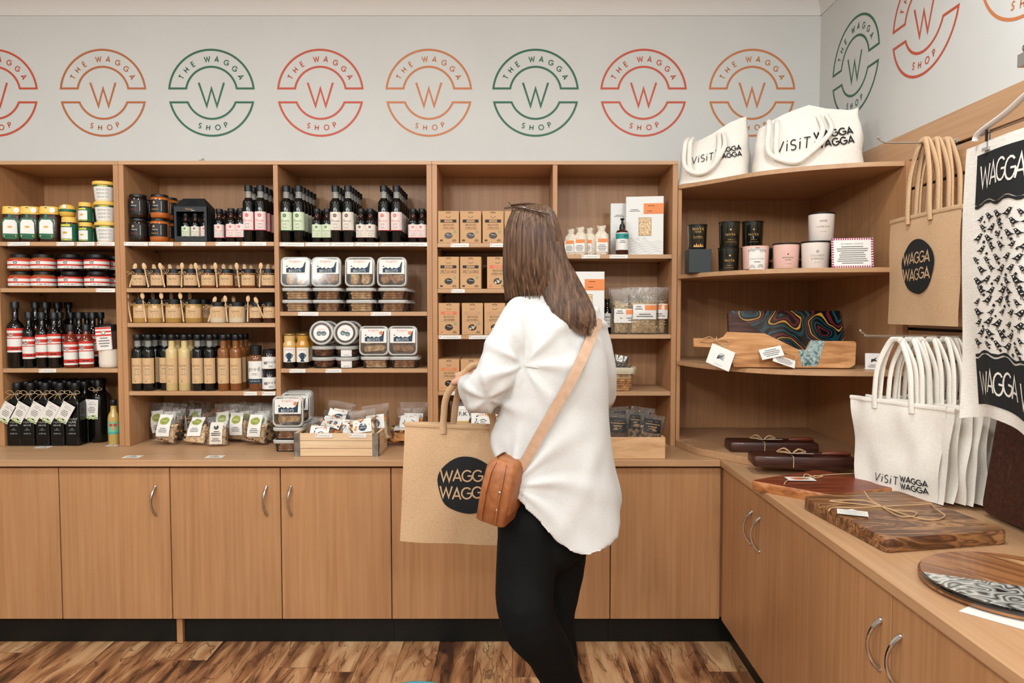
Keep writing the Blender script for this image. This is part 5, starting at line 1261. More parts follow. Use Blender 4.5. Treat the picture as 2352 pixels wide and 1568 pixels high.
bk_ = bevel(MB().box(-.047, .047, -.047, .047, 0, .100, mat('slate_card', (44, 50, 52), .6)).build('gift_box', smooth=0), .001, 1)
pp = atY(1612, 624, 3.0); bx_ = sx(1612, 2.97, zc2)
bk_.location = (bx_ + .0, 3.035, zc2 + .0007); bk_.rotation_euler.z = R(-3)
tag(bk_, 'square slate-grey gift box under the leftmost dark candle', 'box')
put('cd1', candle('candle', .041, .105, cndk, True, a1), (bx_ - .004, 3.035, zc2 + .1015), 'dark glass candle with copper lettering standing on the slate gift box')
yc2 = 3.02
x1c = sx(1673, yc2, zc2)
put('cd2', candle('candle', .044, .108, cndk, True, noya), (x1c, yc2, zc2), 'dark candle with gold lettering, lower one of the middle stack', 'dark gold-lettered candles')
put('cd2', None, (x1c + .002, yc2, zc2 + .109), 'dark candle with gold lettering, upper one of the middle stack', 'dark gold-lettered candles')
x2c = sx(1724, yc2 + .12, zc2)
put('cd2', None, (x2c + .003, yc2 + .115, zc2), 'dark candle behind the patterned pink candle, lower', 'dark gold-lettered candles', s=1.08)
put('cd2', None, (x2c, yc2 + .105, zc2 + .118), 'dark candle behind the patterned pink candle, on top of another', 'dark gold-lettered candles', s=1.05)
put('cd3', candle('candle', .054, .110, pinkc, False, pat, cndk), (sx(1735, 2.93, zc2), 2.93, zc2), 'pink candle with arc-patterned white label')
put('cd4', candle('candle', .052, .112, pinkc, True, pink1, mat('amber_wax_foot', (92, 58, 38), .3)), (sx(1805, 2.88, zc2), 2.88, zc2), 'plain pink candle with black lid')
put('cd5', candle('candle', .054, .114, whitec, True, wht1), (sx(1872, 2.82, zc2), 2.82, zc2), 'white candle with black lid carrying another white candle')
put('cd6', candle('candle', .050, .112, whitec, True, wht2), (sx(1888, 2.82, zc2 + .1), 2.83, zc2 + .1155), 'white candle stacked on top of the other white one')
for x_, y_, n_ in ((1843, 3.0, 'left'), (1915, 2.93, 'right')):
    put('cd2', None, (sx(x_, y_, zc2), y_, zc2), 'dark candle tucked behind the white candle, %s side' % n_, 'dark gold-lettered candles', s=1.06)
put('cd2', None, (sx(1775, 3.03, zc2), 3.03, zc2), 'dark candle tucked between the two pink ones', 'dark gold-lettered candles', s=.98)
def cardstand():
    t = tag(empty('info_card_stand'), 'x', 'card'); mg = mat('magenta_print', (160, 44, 92), .6)
    mb = MB(); mb.T = Matrix.Rotation(R(-12), 4, 'X') @ Matrix.Translation((0, 0, .004)); w, h = .074, .118
    mb.box(-w, w, 0, .0015, 0, h, lab_w); F = Flat(); n = 18
    for q in range(n):
        for zz in (0, h - .008): F.rect(-w + q * 2 * w / n, zz, -w + (q + .6) * 2 * w / n, zz + .008, mg, 1)
    for q in range(12):
        for xx in (-w, w - .008): F.rect(xx, q * h / 12, xx + .008, (q + .6) * h / 12, mg, 1)
    F.text('IRONBARK CANDLES', 0, h * .78, .006, inkgr, 2).lines(-w * .8, w * .8, h * .12, h * .74, 9, inkgr, 2); F.onto(mb, front(0)); mb.build('printed_card', t, 0)
    mb = MB(); acr = film('acrylic', (238, 240, 240), .05, .08); mb.T = Matrix.Rotation(R(-12), 4, 'X'); mb.box(-w, w, .002, .004, 0, h + .004, acr).box(-w, w, -.012, .002, .0, .002, acr); mb.T = Matrix()
    mb.box(-w * .3, w * .3, .045, .047, 0, .06, acr); mb.build('acrylic_stand', t, 0); return t
pc = atZ(1960, 612, Z2)
put('ics', cardstand, (sx(1960, 2.72, Z2) - .012, 2.70, Z2), 'small information card with magenta border on an acrylic stand', rz=-14)

# ================================================================== boards
acac = noisy('acacia', [(.3, (142, 92, 54)), (.5, (182, 128, 80)), (.7, (208, 158, 108))], (1.2, 10, 10), 5, 5, .6, .6, spec=.25)
redw = noisy('red_gum', [(.3, (84, 36, 20)), (.55, (124, 58, 33)), (.8, (152, 80, 46))], (1.5, 14, 14), 5, 5, .42, .4, coat=.1)
darkw = noisy('walnut', [(.3, (44, 22, 16)), (.55, (66, 34, 24)), (.8, (88, 50, 36))], (1.5, 14, 14), 6, 5, .42, .4, coat=.12)
sapw = noisy('sapwood_edge', [(.3, (130, 76, 40)), (.55, (176, 112, 62)), (.8, (204, 146, 92))], (4, 4, 10), 6, 5, .4, 1, coat=.3)
olivew = noisy('olive_wood', [(.26, (38, 22, 14)), (.36, (120, 76, 44)), (.42, (70, 42, 26)), (.49, (150, 104, 64)), (.54, (84, 52, 32)), (.6, (170, 124, 80)), (.68, (96, 60, 38)), (.76, (150, 104, 66))], (1.0, 6, 6), 2.6, 3, .42, 1.6, coat=.08, wave=None)
def card_tag(mb, w, h, art='swirl'):
    F = Flat().rect(-w / 2, -h / 2, w / 2, h / 2, lab_w, 0)
    if art == 'swirl':
        F.disc(0, 0, w * .36, mat('peach_print', (222, 160, 118), .6), 1, 18, h * .36).disc(w * .12, h * .05, w * .2, mat('sage_print', (110, 130, 100), .6), 2, 14, h * .2).disc(-w * .08, -h * .06, w * .2, mat('rust_print', (178, 82, 54), .6), 3, 14, h * .18)
    else:
        for r in (.12, .2, .28, .36): F.stroke([(w * r * math.cos(a) * 1.1, h * r * math.sin(a)) for a in [k * math.pi / 10 for k in range(21)]], .0008, inkgr, 1)
    return F
def twloop(mb, pts, r=.0016, n=5): mb.tube(spline(pts, n), r, twine, 5)
# big board with painted resin (back) and acacia board (front) on the middle shelf
def resin_mat():
    m = bpy.data.materials.new('painted_wave_resin'); m.use_nodes = True; nt = m.node_tree; L = nt.links; N = nt.nodes; p = N['Principled BSDF']
    tc = N.new('ShaderNodeTexCoord'); v = N.new('ShaderNodeTexVoronoi'); v.inputs['Scale'].default_value = 9; v.feature = 'SMOOTH_F1'; v.inputs['Smoothness'].default_value = .6
    ns = N.new('ShaderNodeTexNoise'); ns.inputs['Scale'].default_value = 6; mxv = N.new('ShaderNodeMix'); mxv.data_type = 'VECTOR'; mxv.inputs['Factor'].default_value = .12
    L.new(tc.outputs['Object'], mxv.inputs['A']); L.new(ns.outputs['Color'], mxv.inputs['B']); L.new(tc.outputs['Object'], ns.inputs['Vector']); L.new(mxv.outputs['Result'], v.inputs['Vector'])
    mu = N.new('ShaderNodeMath'); mu.operation = 'MULTIPLY'; mu.inputs[1].default_value = 3.6; fr = N.new('ShaderNodeMath'); fr.operation = 'FRACT'
    L.new(v.outputs['Distance'], mu.inputs[0]); L.new(mu.outputs[0], fr.inputs[0])
    r = N.new('ShaderNodeValToRGB'); r.color_ramp.interpolation = 'CONSTANT'; e = r.color_ramp.elements
    st = [(0, (16, 18, 22)), (.12, (20, 66, 74)), (.26, (14, 14, 16)), (.38, (204, 148, 62)), (.47, (14, 14, 16)), (.58, (104, 34, 44)), (.68, (16, 16, 18)), (.8, (26, 78, 86)), (.9, (14, 14, 16))]
    while len(e) < len(st): e.new(.5)
    for i, (a, c) in enumerate(st): e[i].position = a; e[i].color = rgb(c)
    L.new(fr.outputs[0], r.inputs[0]); L.new(r.outputs[0], p.inputs['Base Color']); p.inputs['Roughness'].default_value = .15; p.inputs['Coat Weight'].default_value = .5
    return m
bwres = noisy('black_white_resin', [(.30, (30, 30, 30)), (.36, (190, 190, 182)), (.41, (40, 40, 40)), (.46, (200, 200, 192)), (.50, (36, 36, 36)), (.55, (196, 196, 188)), (.60, (60, 60, 58)), (.66, (180, 180, 172))], (1, 1, 1), 11, 1, .1, 1.2, coat=.4)
resm = resin_mat(); blueres = noisy('pale_blue_resin', [(.38, (60, 84, 84)), (.45, (160, 184, 180)), (.5, (70, 94, 94)), (.56, (176, 196, 192)), (.62, (90, 116, 114))], (1, 1, 1), 45, 2, .2, 1.2, coat=.6)
def sb_board():
    t = tag(empty('serving_board'), 'x', 'board'); w, h = .50, .215
    mb = MB(); mb.T = Matrix.Rotation(R(90), 4, 'X')
    out = [(-w / 2 + .02, 0), (w / 2 - .01, 0), (w / 2, .01), (w / 2 - .008, h - .008), (w / 2 - .016, h), (-w / 2 + .035, h), (-w / 2 + .025, h - .01)]
    mb.prism(out, -.011, .011, darkw, .003); mb.build('wooden_board', t, 40)
    mb = MB(); mb.add([(-w / 2 + .035, -.0116, h - .002), (w / 2 - .017, -.0116, h - .002), (w / 2 - .004, -.0116, .02), (w / 2 - .06, -.0116, .012), (.06, -.0116, .03), (-.02, -.0116, .09), (-.10, -.0116, .13)][::-1] + [], [tuple(range(7))], resm); mb.build('painted_resin', t, 0)
    return t
xb = (sx(1665, 2.86, Z3) + sx(1952, 2.86, Z3)) / 2
put('bd1', sb_board, (xb, 2.875, Z3 + .003), 'dark serving board with colourful wavy painted resin, leaning behind', rx=-14, rz=0, s=((sx(1952, 2.86, Z3) - sx(1668, 2.86, Z3)) / .5, 1, 1.06))
def ac_board():
    t = tag(empty('serving_board'), 'x', 'board'); L_, h = .66, .143
    out = [(-.165, 0), (L_ / 2 - .03, 0), (L_ / 2 - .008, .014), (L_ / 2, .098), (L_ / 2 - .008, .106), (.205, .106), (.150, .109), (.128, .070), (.098, .072), (-.035, h - .008), (-.190, h - .002), (-.205, h - .022), (-.225, h - .030), (-L_ / 2, h - .028), (-L_ / 2 + .002, h - .064), (-.205, h - .066), (-.18, h * .35)]
    mb = MB(); mb.T = Matrix.Rotation(R(90), 4, 'X')
    vs = [(x, z) for x, z in out]; n = len(vs)
    mb.add([(x, z, -.010) for x, z in vs] + [(x, z, .010) for x, z in vs], [tuple(range(n - 1, -1, -1)), tuple(range(n, 2 * n))] + [(i, (i + 1) % n, n + (i + 1) % n, n + i) for i in range(n)], acac)
    bevel(mb.build('wooden_board', t, 0), .0012, 1)
    mb = MB(); mb.add([(.055, -.0106, .100), (.155, -.0106, .100 + .036), (.150, -.0106, .136), (.115, -.0106, .004), (.045, -.0106, .004), (.035, -.0106, .045)][:0] + [(.110, -.0108, .006), (.172, -.0108, .006), (.204, -.0108, .106), (.150, -.0108, .108), (.128, -.0108, .069), (.098, -.0108, .071)], [(0, 1, 2, 3, 4, 5)], blueres); mb.build('patterned_resin', t, 0)
    # twine with tag at the handle
    mb = MB(); c = Vector((-.235, -.013, .105))
    mb.tube([(c.x + .002, -.013 * math.cos(a) * 1 , c.z + .016 * math.sin(a) - .0) for a in [k * math.pi / 8 for k in range(17)]], .0016, twine, 5)
    twloop(mb, [c, c + Vector((-.03, -.004, .014)), c + Vector((-.066, -.006, -.002)), c + Vector((-.03, -.006, -.008)), c]); twloop(mb, [c, c + Vector((.04, -.004, .002)), c + Vector((.052, -.006, -.012)), c + Vector((.02, -.006, -.016)), c])
    twloop(mb, [c, c + Vector((.03, -.008, -.03)), c + Vector((.048, -.012, -.066))])
    mb.build('twine', t, 60)
    mb = MB(); mb.T = Matrix.Translation((-.222, -.030, .036)) @ Matrix.Rotation(R(22), 4, 'Y') @ Matrix.Rotation(R(-10), 4, 'X')
    F = Flat().rect(-.050, -.042, .050, .042, lab_w, 0).poly([(-.014, -.012), (0, -.004), (.016, -.010), (.006, .002), (.012, .018), (.0, .006), (-.012, .006)], ink, 1).disc(.002, .004, .014, mat('grey_wash', (176, 180, 182), .6), 1, 16).text('BUNDJALUNG', 0, -.034, .004, inkgr, 1); F.onto(mb, front(0), .0004); mb.box(-.050, .050, 0, .001, -.042, .042, lab_w); mb.build('hang_tag', t, 0)
    for i, (x, z, ry, w, h_) in enumerate(((-.018, .055, -12, .045, .024), (.03, .022, 18, .045, .018))):
        mb = MB(); mb.T = Matrix.Translation((x, -.040 - .006 * i, z)) @ Matrix.Rotation(R(ry), 4, 'Y') @ Matrix.Rotation(R(-28), 4, 'X'); mb.box(-w, w, 0, .001, -h_, h_, lab_w); Flat().lines(-w * .8, w * .8, -h_ * .7, h_ * .7, 4, inkgr, 1).onto(mb, front(0)); mb.build('folded_tag', t, 0)
    mb = MB(); twloop(mb, [(.04, -.014, .06), (.06, -.02, .052), (.085, -.024, .042), (.075, -.026, .026), (.055, -.022, .032)]); mb.build('twine', t, 60)
    return t
xl, xr_ = sx(1590, 2.80, Z3), sx(1968, 2.72, Z3)
put('bd2', ac_board, ((xl + xr_) / 2, 2.755, Z3 + .002), 'long acacia paddle board with blue resin inlay and hang tags, in front', rx=-10, rz=-7, s=((xr_ - xl) / .66, 1, 1.0))
def cardpack():
    t = tag(empty('card_pack'), 'x', 'cards'); mb = MB()
    for q in range(3): mb.T = Matrix.Translation((.004 * q, .004 * q, 0)) @ Matrix.Rotation(R(-8), 4, 'X'); mb.box(-.032, .032, 0, .001, 0, .062, lab_w)
    mb.T = Matrix.Rotation(R(-8), 4, 'X'); Flat().poly([(-.012, .026), (-.002, .032), (.012, .030), (.004, .038), (.010, .048), (-.002, .040), (-.010, .040)], ink, 1).lines(-.024, .024, .006, .020, 3, inkgr, 1).onto(mb, front(0)); mb.T = Matrix()
    mb.box(-.034, .034, -.004, .02, 0, .002, lab_w); mb.build('cards', t, 0); return t
put('cpk', cardpack, (sx(2002, 2.72, Z3), 2.70, Z3), 'small stack of white cards with a black bird print by the right panel', rz=-18)
# dark cheese boards with knives on the corner base
ZB = ZT + .0305
def cheese():
    t = tag(empty('cheese_board'), 'x', 'board'); w, d, h = .36, .115, .040
    mb = MB(); mb.prism(rr(w, d, .012, 3), 0, h, darkw, .006); mb.build('wooden_board', t, 40)
    mb = MB(); mb.tube([(.02, -.01, h + .006), (.07, -.01, h + .007)], [.003, .003], chrome, 8, flat=.4); mb.tube([(.07, -.01, h + .007), (.10, -.01, h + .009), (.16, -.01, h + .009), (.172, -.01, h + .008)], [.004, .0085, .0085, .005], mat('knife_handle_wood', (112, 54, 36), .35, coat=.3), 8)
    mb.build('knife', t, 50)
    mb = MB(); x = -.04
    mb.tube([(x, -d / 2 - .0015, .001), (x, -d / 2 - .0015, h), (x, -d / 2 + .004, h + .0015), (x, d / 2 - .004, h + .0015), (x, d / 2 + .0015, h), (x, d / 2 + .0015, .001)], .0016, twine, 5)
    c = Vector((x + .005, -.012, h + .004))
    for a, l in ((150, .05), (200, .06), (20, .045), (-20, .05)):
        e = Vector((math.cos(R(a)) * l, math.sin(R(a)) * l * .5, .006)); twloop(mb, [c, c + e * .5 + Vector((0, .008, .016)), c + e + Vector((0, 0, .004)), c + e * .5 + Vector((0, -.008, .004)), c] if l > .045 else [c, c + e * .6 + Vector((0, 0, .012)), c + e])
    mb.build('twine', t, 60)
    mb = MB(); mb.T = Matrix.Translation((-.01, -d / 2 + .024, h + .010)) @ Matrix.Rotation(R(-14), 4, 'X') @ Matrix.Rotation(R(-8), 4, 'Z'); card_tag(mb, .085, .046).onto(mb, top(0)); mb.box(-.0425, .0425, -.023, .023, -.001, 0, lab_w); mb.build('hang_tag', t, 0)
    return t
p1 = atZ(1782, 1040, ZB); p2 = atZ(1858, 1078, ZB)
put('chb', cheese, (p1.x, p1.y + .06, ZB), 'dark cheese board with knife, set back in the corner base', rz=-4)
put('chb', None, (p2.x + .0, p2.y + .075, ZB), 'dark cheese board with knife nearest the curved edge', rz=-7, s=(1.03, 1, 1))
# boards on the right worktop
def quadboard(name, pts, th, m, edge_m, ch, nm='wooden_board'):
    """rounded quadrilateral board from corner points on the worktop"""
    c = sum((Vector(p) for p in pts), Vector((0, 0))) / 4
    out = []
    for i in range(4):
        a, b_, d_ = Vector(pts[i - 1]), Vector(pts[i]), Vector(pts[(i + 1) % 4])
        u, v = (a - b_).normalized() * .022, (d_ - b_).normalized() * .022
        for k in range(5):
            s_ = k / 4; out.append((b_ + u * (1 - s_) ** 2 + v * s_ ** 2) - c)
    t = empty(name, (c.x, c.y, ZT)); n = len(out)
    mb = MB(); cc = sorted(out, key=lambda q: 0)
    rings = []
    for k_, z in ((.985, 0), (1, .004), (1.0, th - .005), (.985, th - .0012)): rings.append([(q.x * k_, q.y * k_, z) for q in out])
    if (out[1] - out[0]).cross(out[2] - out[1]) < 0: rings = [r[::-1] for r in rings]
    mb.loft(rings, edge_m, cap=False); mb.add([(q[0], q[1], q[2]) for q in rings[0]], [tuple(range(n - 1, -1, -1))], edge_m); mb.add(rings[-1], [tuple(range(n))], m)
    mb.build(nm, t, 40); return t, c
def gp(px, py, z): q = atZ(px, py, z); return (q.x, q.y)
th1 = .034; zt1 = ZT + th1
t1, c1 = quadboard('chopping_board', [gp(1722, 1102, zt1), gp(1878, 1077, zt1), gp(2086, 1114, zt1), gp(1912, 1136, zt1)], th1, redw, sapw, .004)
tag(t1, 'reddish chopping board with tan edge and peach card under twine', 'board')
def L1(px, py, z=zt1 + .002): q = atZ(px, py, z); return (q.x - c1.x, q.y - c1.y, z - ZT)
mb = MB(); twloop(mb, [L1(1800, 1126, ZT + .005), L1(1802, 1110), L1(1812, 1102), L1(1845, 1097), L1(1900, 1090), L1(1965, 1087)], .0018); twloop(mb, [L1(1845, 1097), L1(1850, 1088, zt1 + .01), L1(1862, 1092, zt1 + .012), L1(1872, 1097), L1(1850, 1098)], .0018); twloop(mb, [L1(1868, 1098), L1(1890, 1093, zt1 + .008), L1(1868, 1092)], .0018); mb.build('twine', t1, 60)
mb = MB(); q = L1(1838, 1099, zt1 + .004); mb.T = Matrix.Translation(q) @ Matrix.Rotation(R(-3), 4, 'Z'); card_tag(mb, .092, .050).onto(mb, top(0)); mb.box(-.046, .046, -.025, .025, -.001, 0, lab_w); mb.build('hang_tag', t1, 0)
th2 = .040; zt2 = ZT + th2
t2, c2 = quadboard('chopping_board', [gp(1843, 1138, zt2), gp(2062, 1125, zt2), gp(2318, 1216, zt2), gp(2036, 1236, zt2)], th2, olivew, olivew, .005)
tag(t2, 'large figured olive-wood chopping board with twine bow and white card', 'board')
def L2(px, py, z=zt2 + .002): q = atZ(px, py, z); return (q.x - c2.x, q.y - c2.y, z - ZT)
mb = MB()
twloop(mb, [L2(1903, 1185, ZT + .006), L2(1904, 1172), L2(1916, 1165), L2(1960, 1166), L2(2025, 1163), L2(2140, 1157)], .002)
twloop(mb, [L2(2025, 1163), L2(1990, 1150, zt2 + .01), L2(1950, 1148, zt2 + .006), L2(1905, 1150), L2(1960, 1156), L2(2025, 1163)], .002)
twloop(mb, [L2(2022, 1160), L2(2000, 1148, zt2 + .008), L2(1985, 1128, zt2 + .02)], .002)
twloop(mb, [L2(2025, 1163), L2(2060, 1175), L2(2110, 1190), L2(2150, 1193), L2(2170, 1184), L2(2155, 1172, zt2 + .008), L2(2138, 1158)], .002)
twloop(mb, [L2(2025, 1163), L2(2060, 1183), L2(2090, 1186), L2(2106, 1180), L2(2095, 1174), L2(2060, 1172), L2(2025, 1163)], .002); mb.build('twine', t2, 60)
mb = MB(); q = L2(1958, 1177, zt2 + .004); mb.T = Matrix.Translation(q) @ Matrix.Rotation(R(-24), 4, 'Z'); card_tag(mb, .080, .055, 'ring').poly([(-.012, .0275), (.012, .0275), (0, .040)], lab_w, 0).onto(mb, top(0)); mb.build('hang_tag', t2, 0)
def roundb():
    t = empty('serving_board', (1.125, 1.53, ZT)); Rb = .196
    brd = noisy('striped_round_wood', [(.2, (70, 38, 22)), (.38, (122, 76, 44)), (.5, (158, 106, 64)), (.6, (112, 66, 38)), (.72, (206, 160, 108)), (.9, (88, 50, 30))], (5, 1, 1), 2.6, 5, .35, .9, coat=.2)
    mb = MB(); mb.lathe([(Rb - .012, 0), (Rb, .006), (Rb, .016), (Rb - .005, .021)], brd, 64); o = mb.build('wooden_board', t, 40); o.rotation_euler.z = R(35)
    a0, a1 = R(165), R(322); n = 36
    arc = [(Rb * math.cos(a0 + (a1 - a0) * k / n), Rb * math.sin(a0 + (a1 - a0) * k / n)) for k in range(n + 1)]
    mb = MB(); mb.add([(x * .975, y * .975, .0222) for x, y in arc], [tuple(range(n + 1))], bwres)
    vs = [(x * k_, y * k_, z) for k_, z in ((1.002, .012), (1.006, .016), (1.0, .0212), (.975, .0222)) for x, y in arc]
    mb.add(vs, [(j * (n + 1) + i, j * (n + 1) + i + 1, (j + 1) * (n + 1) + i + 1, (j + 1) * (n + 1) + i) for j in range(3) for i in range(n)], mat('black_resin_rim', (12, 12, 12), .06, coat=1)); mb.build('resin_segment', t, 50)
    return tag(t, 'round serving board with black and white resin segment, cut by the right edge', 'board')
roundb()
mb = MB(); q0 = [gp(2202, 1404, ZT), gp(2258, 1378, ZT), gp(2420, 1415, ZT), gp(2380, 1455, ZT)]; c = Vector(q0[0])
mb.add([(a - c.x, b_ - c.y, z) for z in (0, .0008) for a, b_ in q0], [(3, 2, 1, 0), (4, 5, 6, 7), (0, 1, 5, 4), (1, 2, 6, 5), (2, 3, 7, 6), (3, 0, 4, 7)], lab_w)
tag(mb.build('paper_sheet', smooth=0, loc=(c.x, c.y, ZT + .0007)), 'white paper sheet half under the round serving board', 'paper')
def lean_board():
    t = empty('chopping_board', (1.43, 1.85, ZT + .001)); mb = MB(); mb.T = Matrix.Rotation(R(-8), 4, 'Y').inverted() @ Matrix.Rotation(R(90), 4, 'Z') @ Matrix.Rotation(R(90), 4, 'X')
    mb.prism([(x, y + .18) for x, y in rr(.50, .34, .03, 4)], -.014, .014, darkw, .005); mb.build('wooden_board', t, 40)
    mb = MB(); mb.tube([(-.022 , -.03 + .026 * math.cos(a), .145 + .026 * math.sin(a)) for a in [k * math.pi / 10 for k in range(21)]], .002, twine, 5); mb.build('twine_loop', t, 60)
    return tag(t, 'dark walnut board leaning on the slatwall at the right edge', 'board')
lean_board()

# ================================================================== tote bags
jute = noisy('jute_cloth', [(.3, (188, 152, 116)), (.5, (200, 164, 126)), (.7, (210, 176, 138))], (1, 1, 3), 220, 3, .9, bump=.3)
canvas = noisy('cream_canvas', [(.3, (230, 223, 211)), (.7, (238, 232, 221))], (1, 1, 1), 140, 3, .9, bump=.1)
tblack = mat('screen_print_black', (20, 22, 22), .8)
def wagga_art(m_bg, m_tx, r=.083):
    F = Flat(); rn = random.Random(4)
    F.poly([(r * (1 + .035 * math.sin(3 * a + .5) + .02 * math.sin(5 * a)) * math.cos(a) * 1.14, r * 1.1 * (1 + .02 * math.sin(4 * a)) * math.sin(a)) for a in [k * math.pi / 20 for k in range(40)]], m_bg, 1)
    random.seed(5); h = r * .42
    for z in (r * .12, -r * .52):
        w = F.gwidth('WAGGA', h, .14); F.glyphs('WAGGA', -w / 2 * .93, z, h, h * .14, m_tx, 2, .08, jit=.10, kx=.92)
    return F
def visit_art(k=1.0, slant=.0):
    F = Flat(); h = .026 * k
    F.glyphs('ViSiT', -.150 * k, -.022 * k, .040 * k, .0042 * k, tblack, 1, .30, slant=.18)
    F.glyphs('WAGGA', -.004 * k, .006 * k, h, h * .19, tblack, 1, .18); F.glyphs('WAGGA', -.004 * k, -.030 * k, h, h * .19, tblack, 1, .18)
    return F
def sheet(mb, w, h, th, m, seed, wav=.004, nx=14, nz=14, taper=0, gus=True):
    """soft bag body: local x across, z up from 0 (bottom) to h, y depth"""
    def P(u, v, s):
        puff = (1 - abs(u) ** 4) * (.35 + .65 * math.sin(math.pi * min(1, .15 + (1 - v) * .75)))
        n_ = noise.noise(Vector((u * 1.7 + seed, v * 2.2, seed * .7))) + .5 * noise.noise(Vector((u * 4 + seed, v * 3, 2)))
        return (u * w / 2 * (1 - taper * (1 - v)), s * th / 2 * puff + wav * n_ * 1.5, v * h)
    for s in (-1, 1):
        vs = [P(-1 + 2 * i / nx, j / nz, s) for j in range(nz + 1) for i in range(nx + 1)]
        fs = [(j * (nx + 1) + i, j * (nx + 1) + i + 1, (j + 1) * (nx + 1) + i + 1, (j + 1) * (nx + 1) + i) for j in range(nz) for i in range(nx)]
        mb.add(vs, fs if s < 0 else [f[::-1] for f in fs], m)
    # bottom
    a = [P(-1 + 2 * i / nx, 0, -1) for i in range(nx + 1)] + [P(-1 + 2 * i / nx, 0, 1) for i in range(nx, -1, -1)]
    mb.add(a, [tuple(range(len(a)))[::-1]], m)
    return P
def tote(name, w, h, th, m, art, az, hand, seed, hw=.12, hr=.010, taper=0, cat='tote bag', wav=.004, ax=0):
    """hand: list of handle path point lists in local coordinates"""
    def f():
        t = tag(empty(name), 'x', cat); mb = MB(); P = sheet(mb, w, h, th, m, seed, wav, taper=taper)
        mb.build('bag_body', t, 60)
        # rolled top hem
        mb = MB()
        for s in (-1, 1): mb.tube([Vector(P(-1 + 2 * i / 14, .985, s)) + Vector((0, s * .0015, 0)) for i in range(15)], .0034, m, 6, flat=2.2)
        mb.build('top_hem', t, 60)
        if art:
            mb = MB(); F = art(); F.xf(ax, az)
            F.onto(mb, lambda x, z, l: (x, P(max(-1, min(1, x / (w / 2))), z / h, -1)[1] - .0028 - l * 4, z)); mb.build('print', t, 30)
        for pts in hand: MB().tube(spline(pts, 6), hr, m, 8, flat=.55).build('handle', t, 60)
        return t
    return f
def hloop(w, z0, dz, y, lean=0, zin=.03): return [(-w / 2, y, z0 - zin), (-w / 2 * .98, y - .002, z0 + .02), (-w / 2 * .85, y, z0 + dz * .55), (-w / 2 * .35 + lean, y * .5, z0 + dz * .93), (lean, y * .3, z0 + dz), (w / 2 * .35 + lean, y * .5, z0 + dz * .93), (w / 2 * .85, y, z0 + dz * .55), (w / 2 * .98, y - .002, z0 + .02), (w / 2, y, z0 - zin)]
# hanging jute totes: face -X. local y -> toward the room
hook_y = 2.40; zt_ = 1.748
def jt(): return tote('jute_tote', .41, .38, .022, jute, lambda: wagga_art(tblack, jute, .085), .20, [hloop(.13, .38, .245, -.014), hloop(.13, .38, .245, .014)], 3, hr=.0115)()
for k, x in enumerate((1.395, 1.432, 1.466)):
    put('jt', jt, (x, hook_y, zt_ - .38), 'jute tote with black round print hanging on the upper hook, %s' % ['outermost', 'second in', 'innermost'][k], 'jute totes on the hook', rz=-90 + [0, -2, 1][k])
def ct(seed, art=None): return tote('canvas_tote', .345, .305, .016, canvas, art, .045, [hloop(.135, .305, .205, -.013), hloop(.135, .305, .205, .013)], seed, hr=.0095, wav=.011, taper=.16, ax=.035)
for k in range(7):
    x = 1.262 + .036 * k
    o = put('ct%d' % (k % 3 if k else 9), ct(11 + k % 3, None if k else (lambda: visit_art(.66))), (x, 2.30 - .004 * k, 1.120 - .305), 'cream canvas tote on the lower hook, %s' % ('frontmost with the visible lettering' if k == 0 else 'place %s back in the row' % ORD[k] if k < 6 else 'nearest the slatwall'), 'cream canvas totes on the lower hook', rz=-90 + [24, 17, 14, 9, 6, 3, 2, 0][k], ry=[0, 1, -1][k % 3])
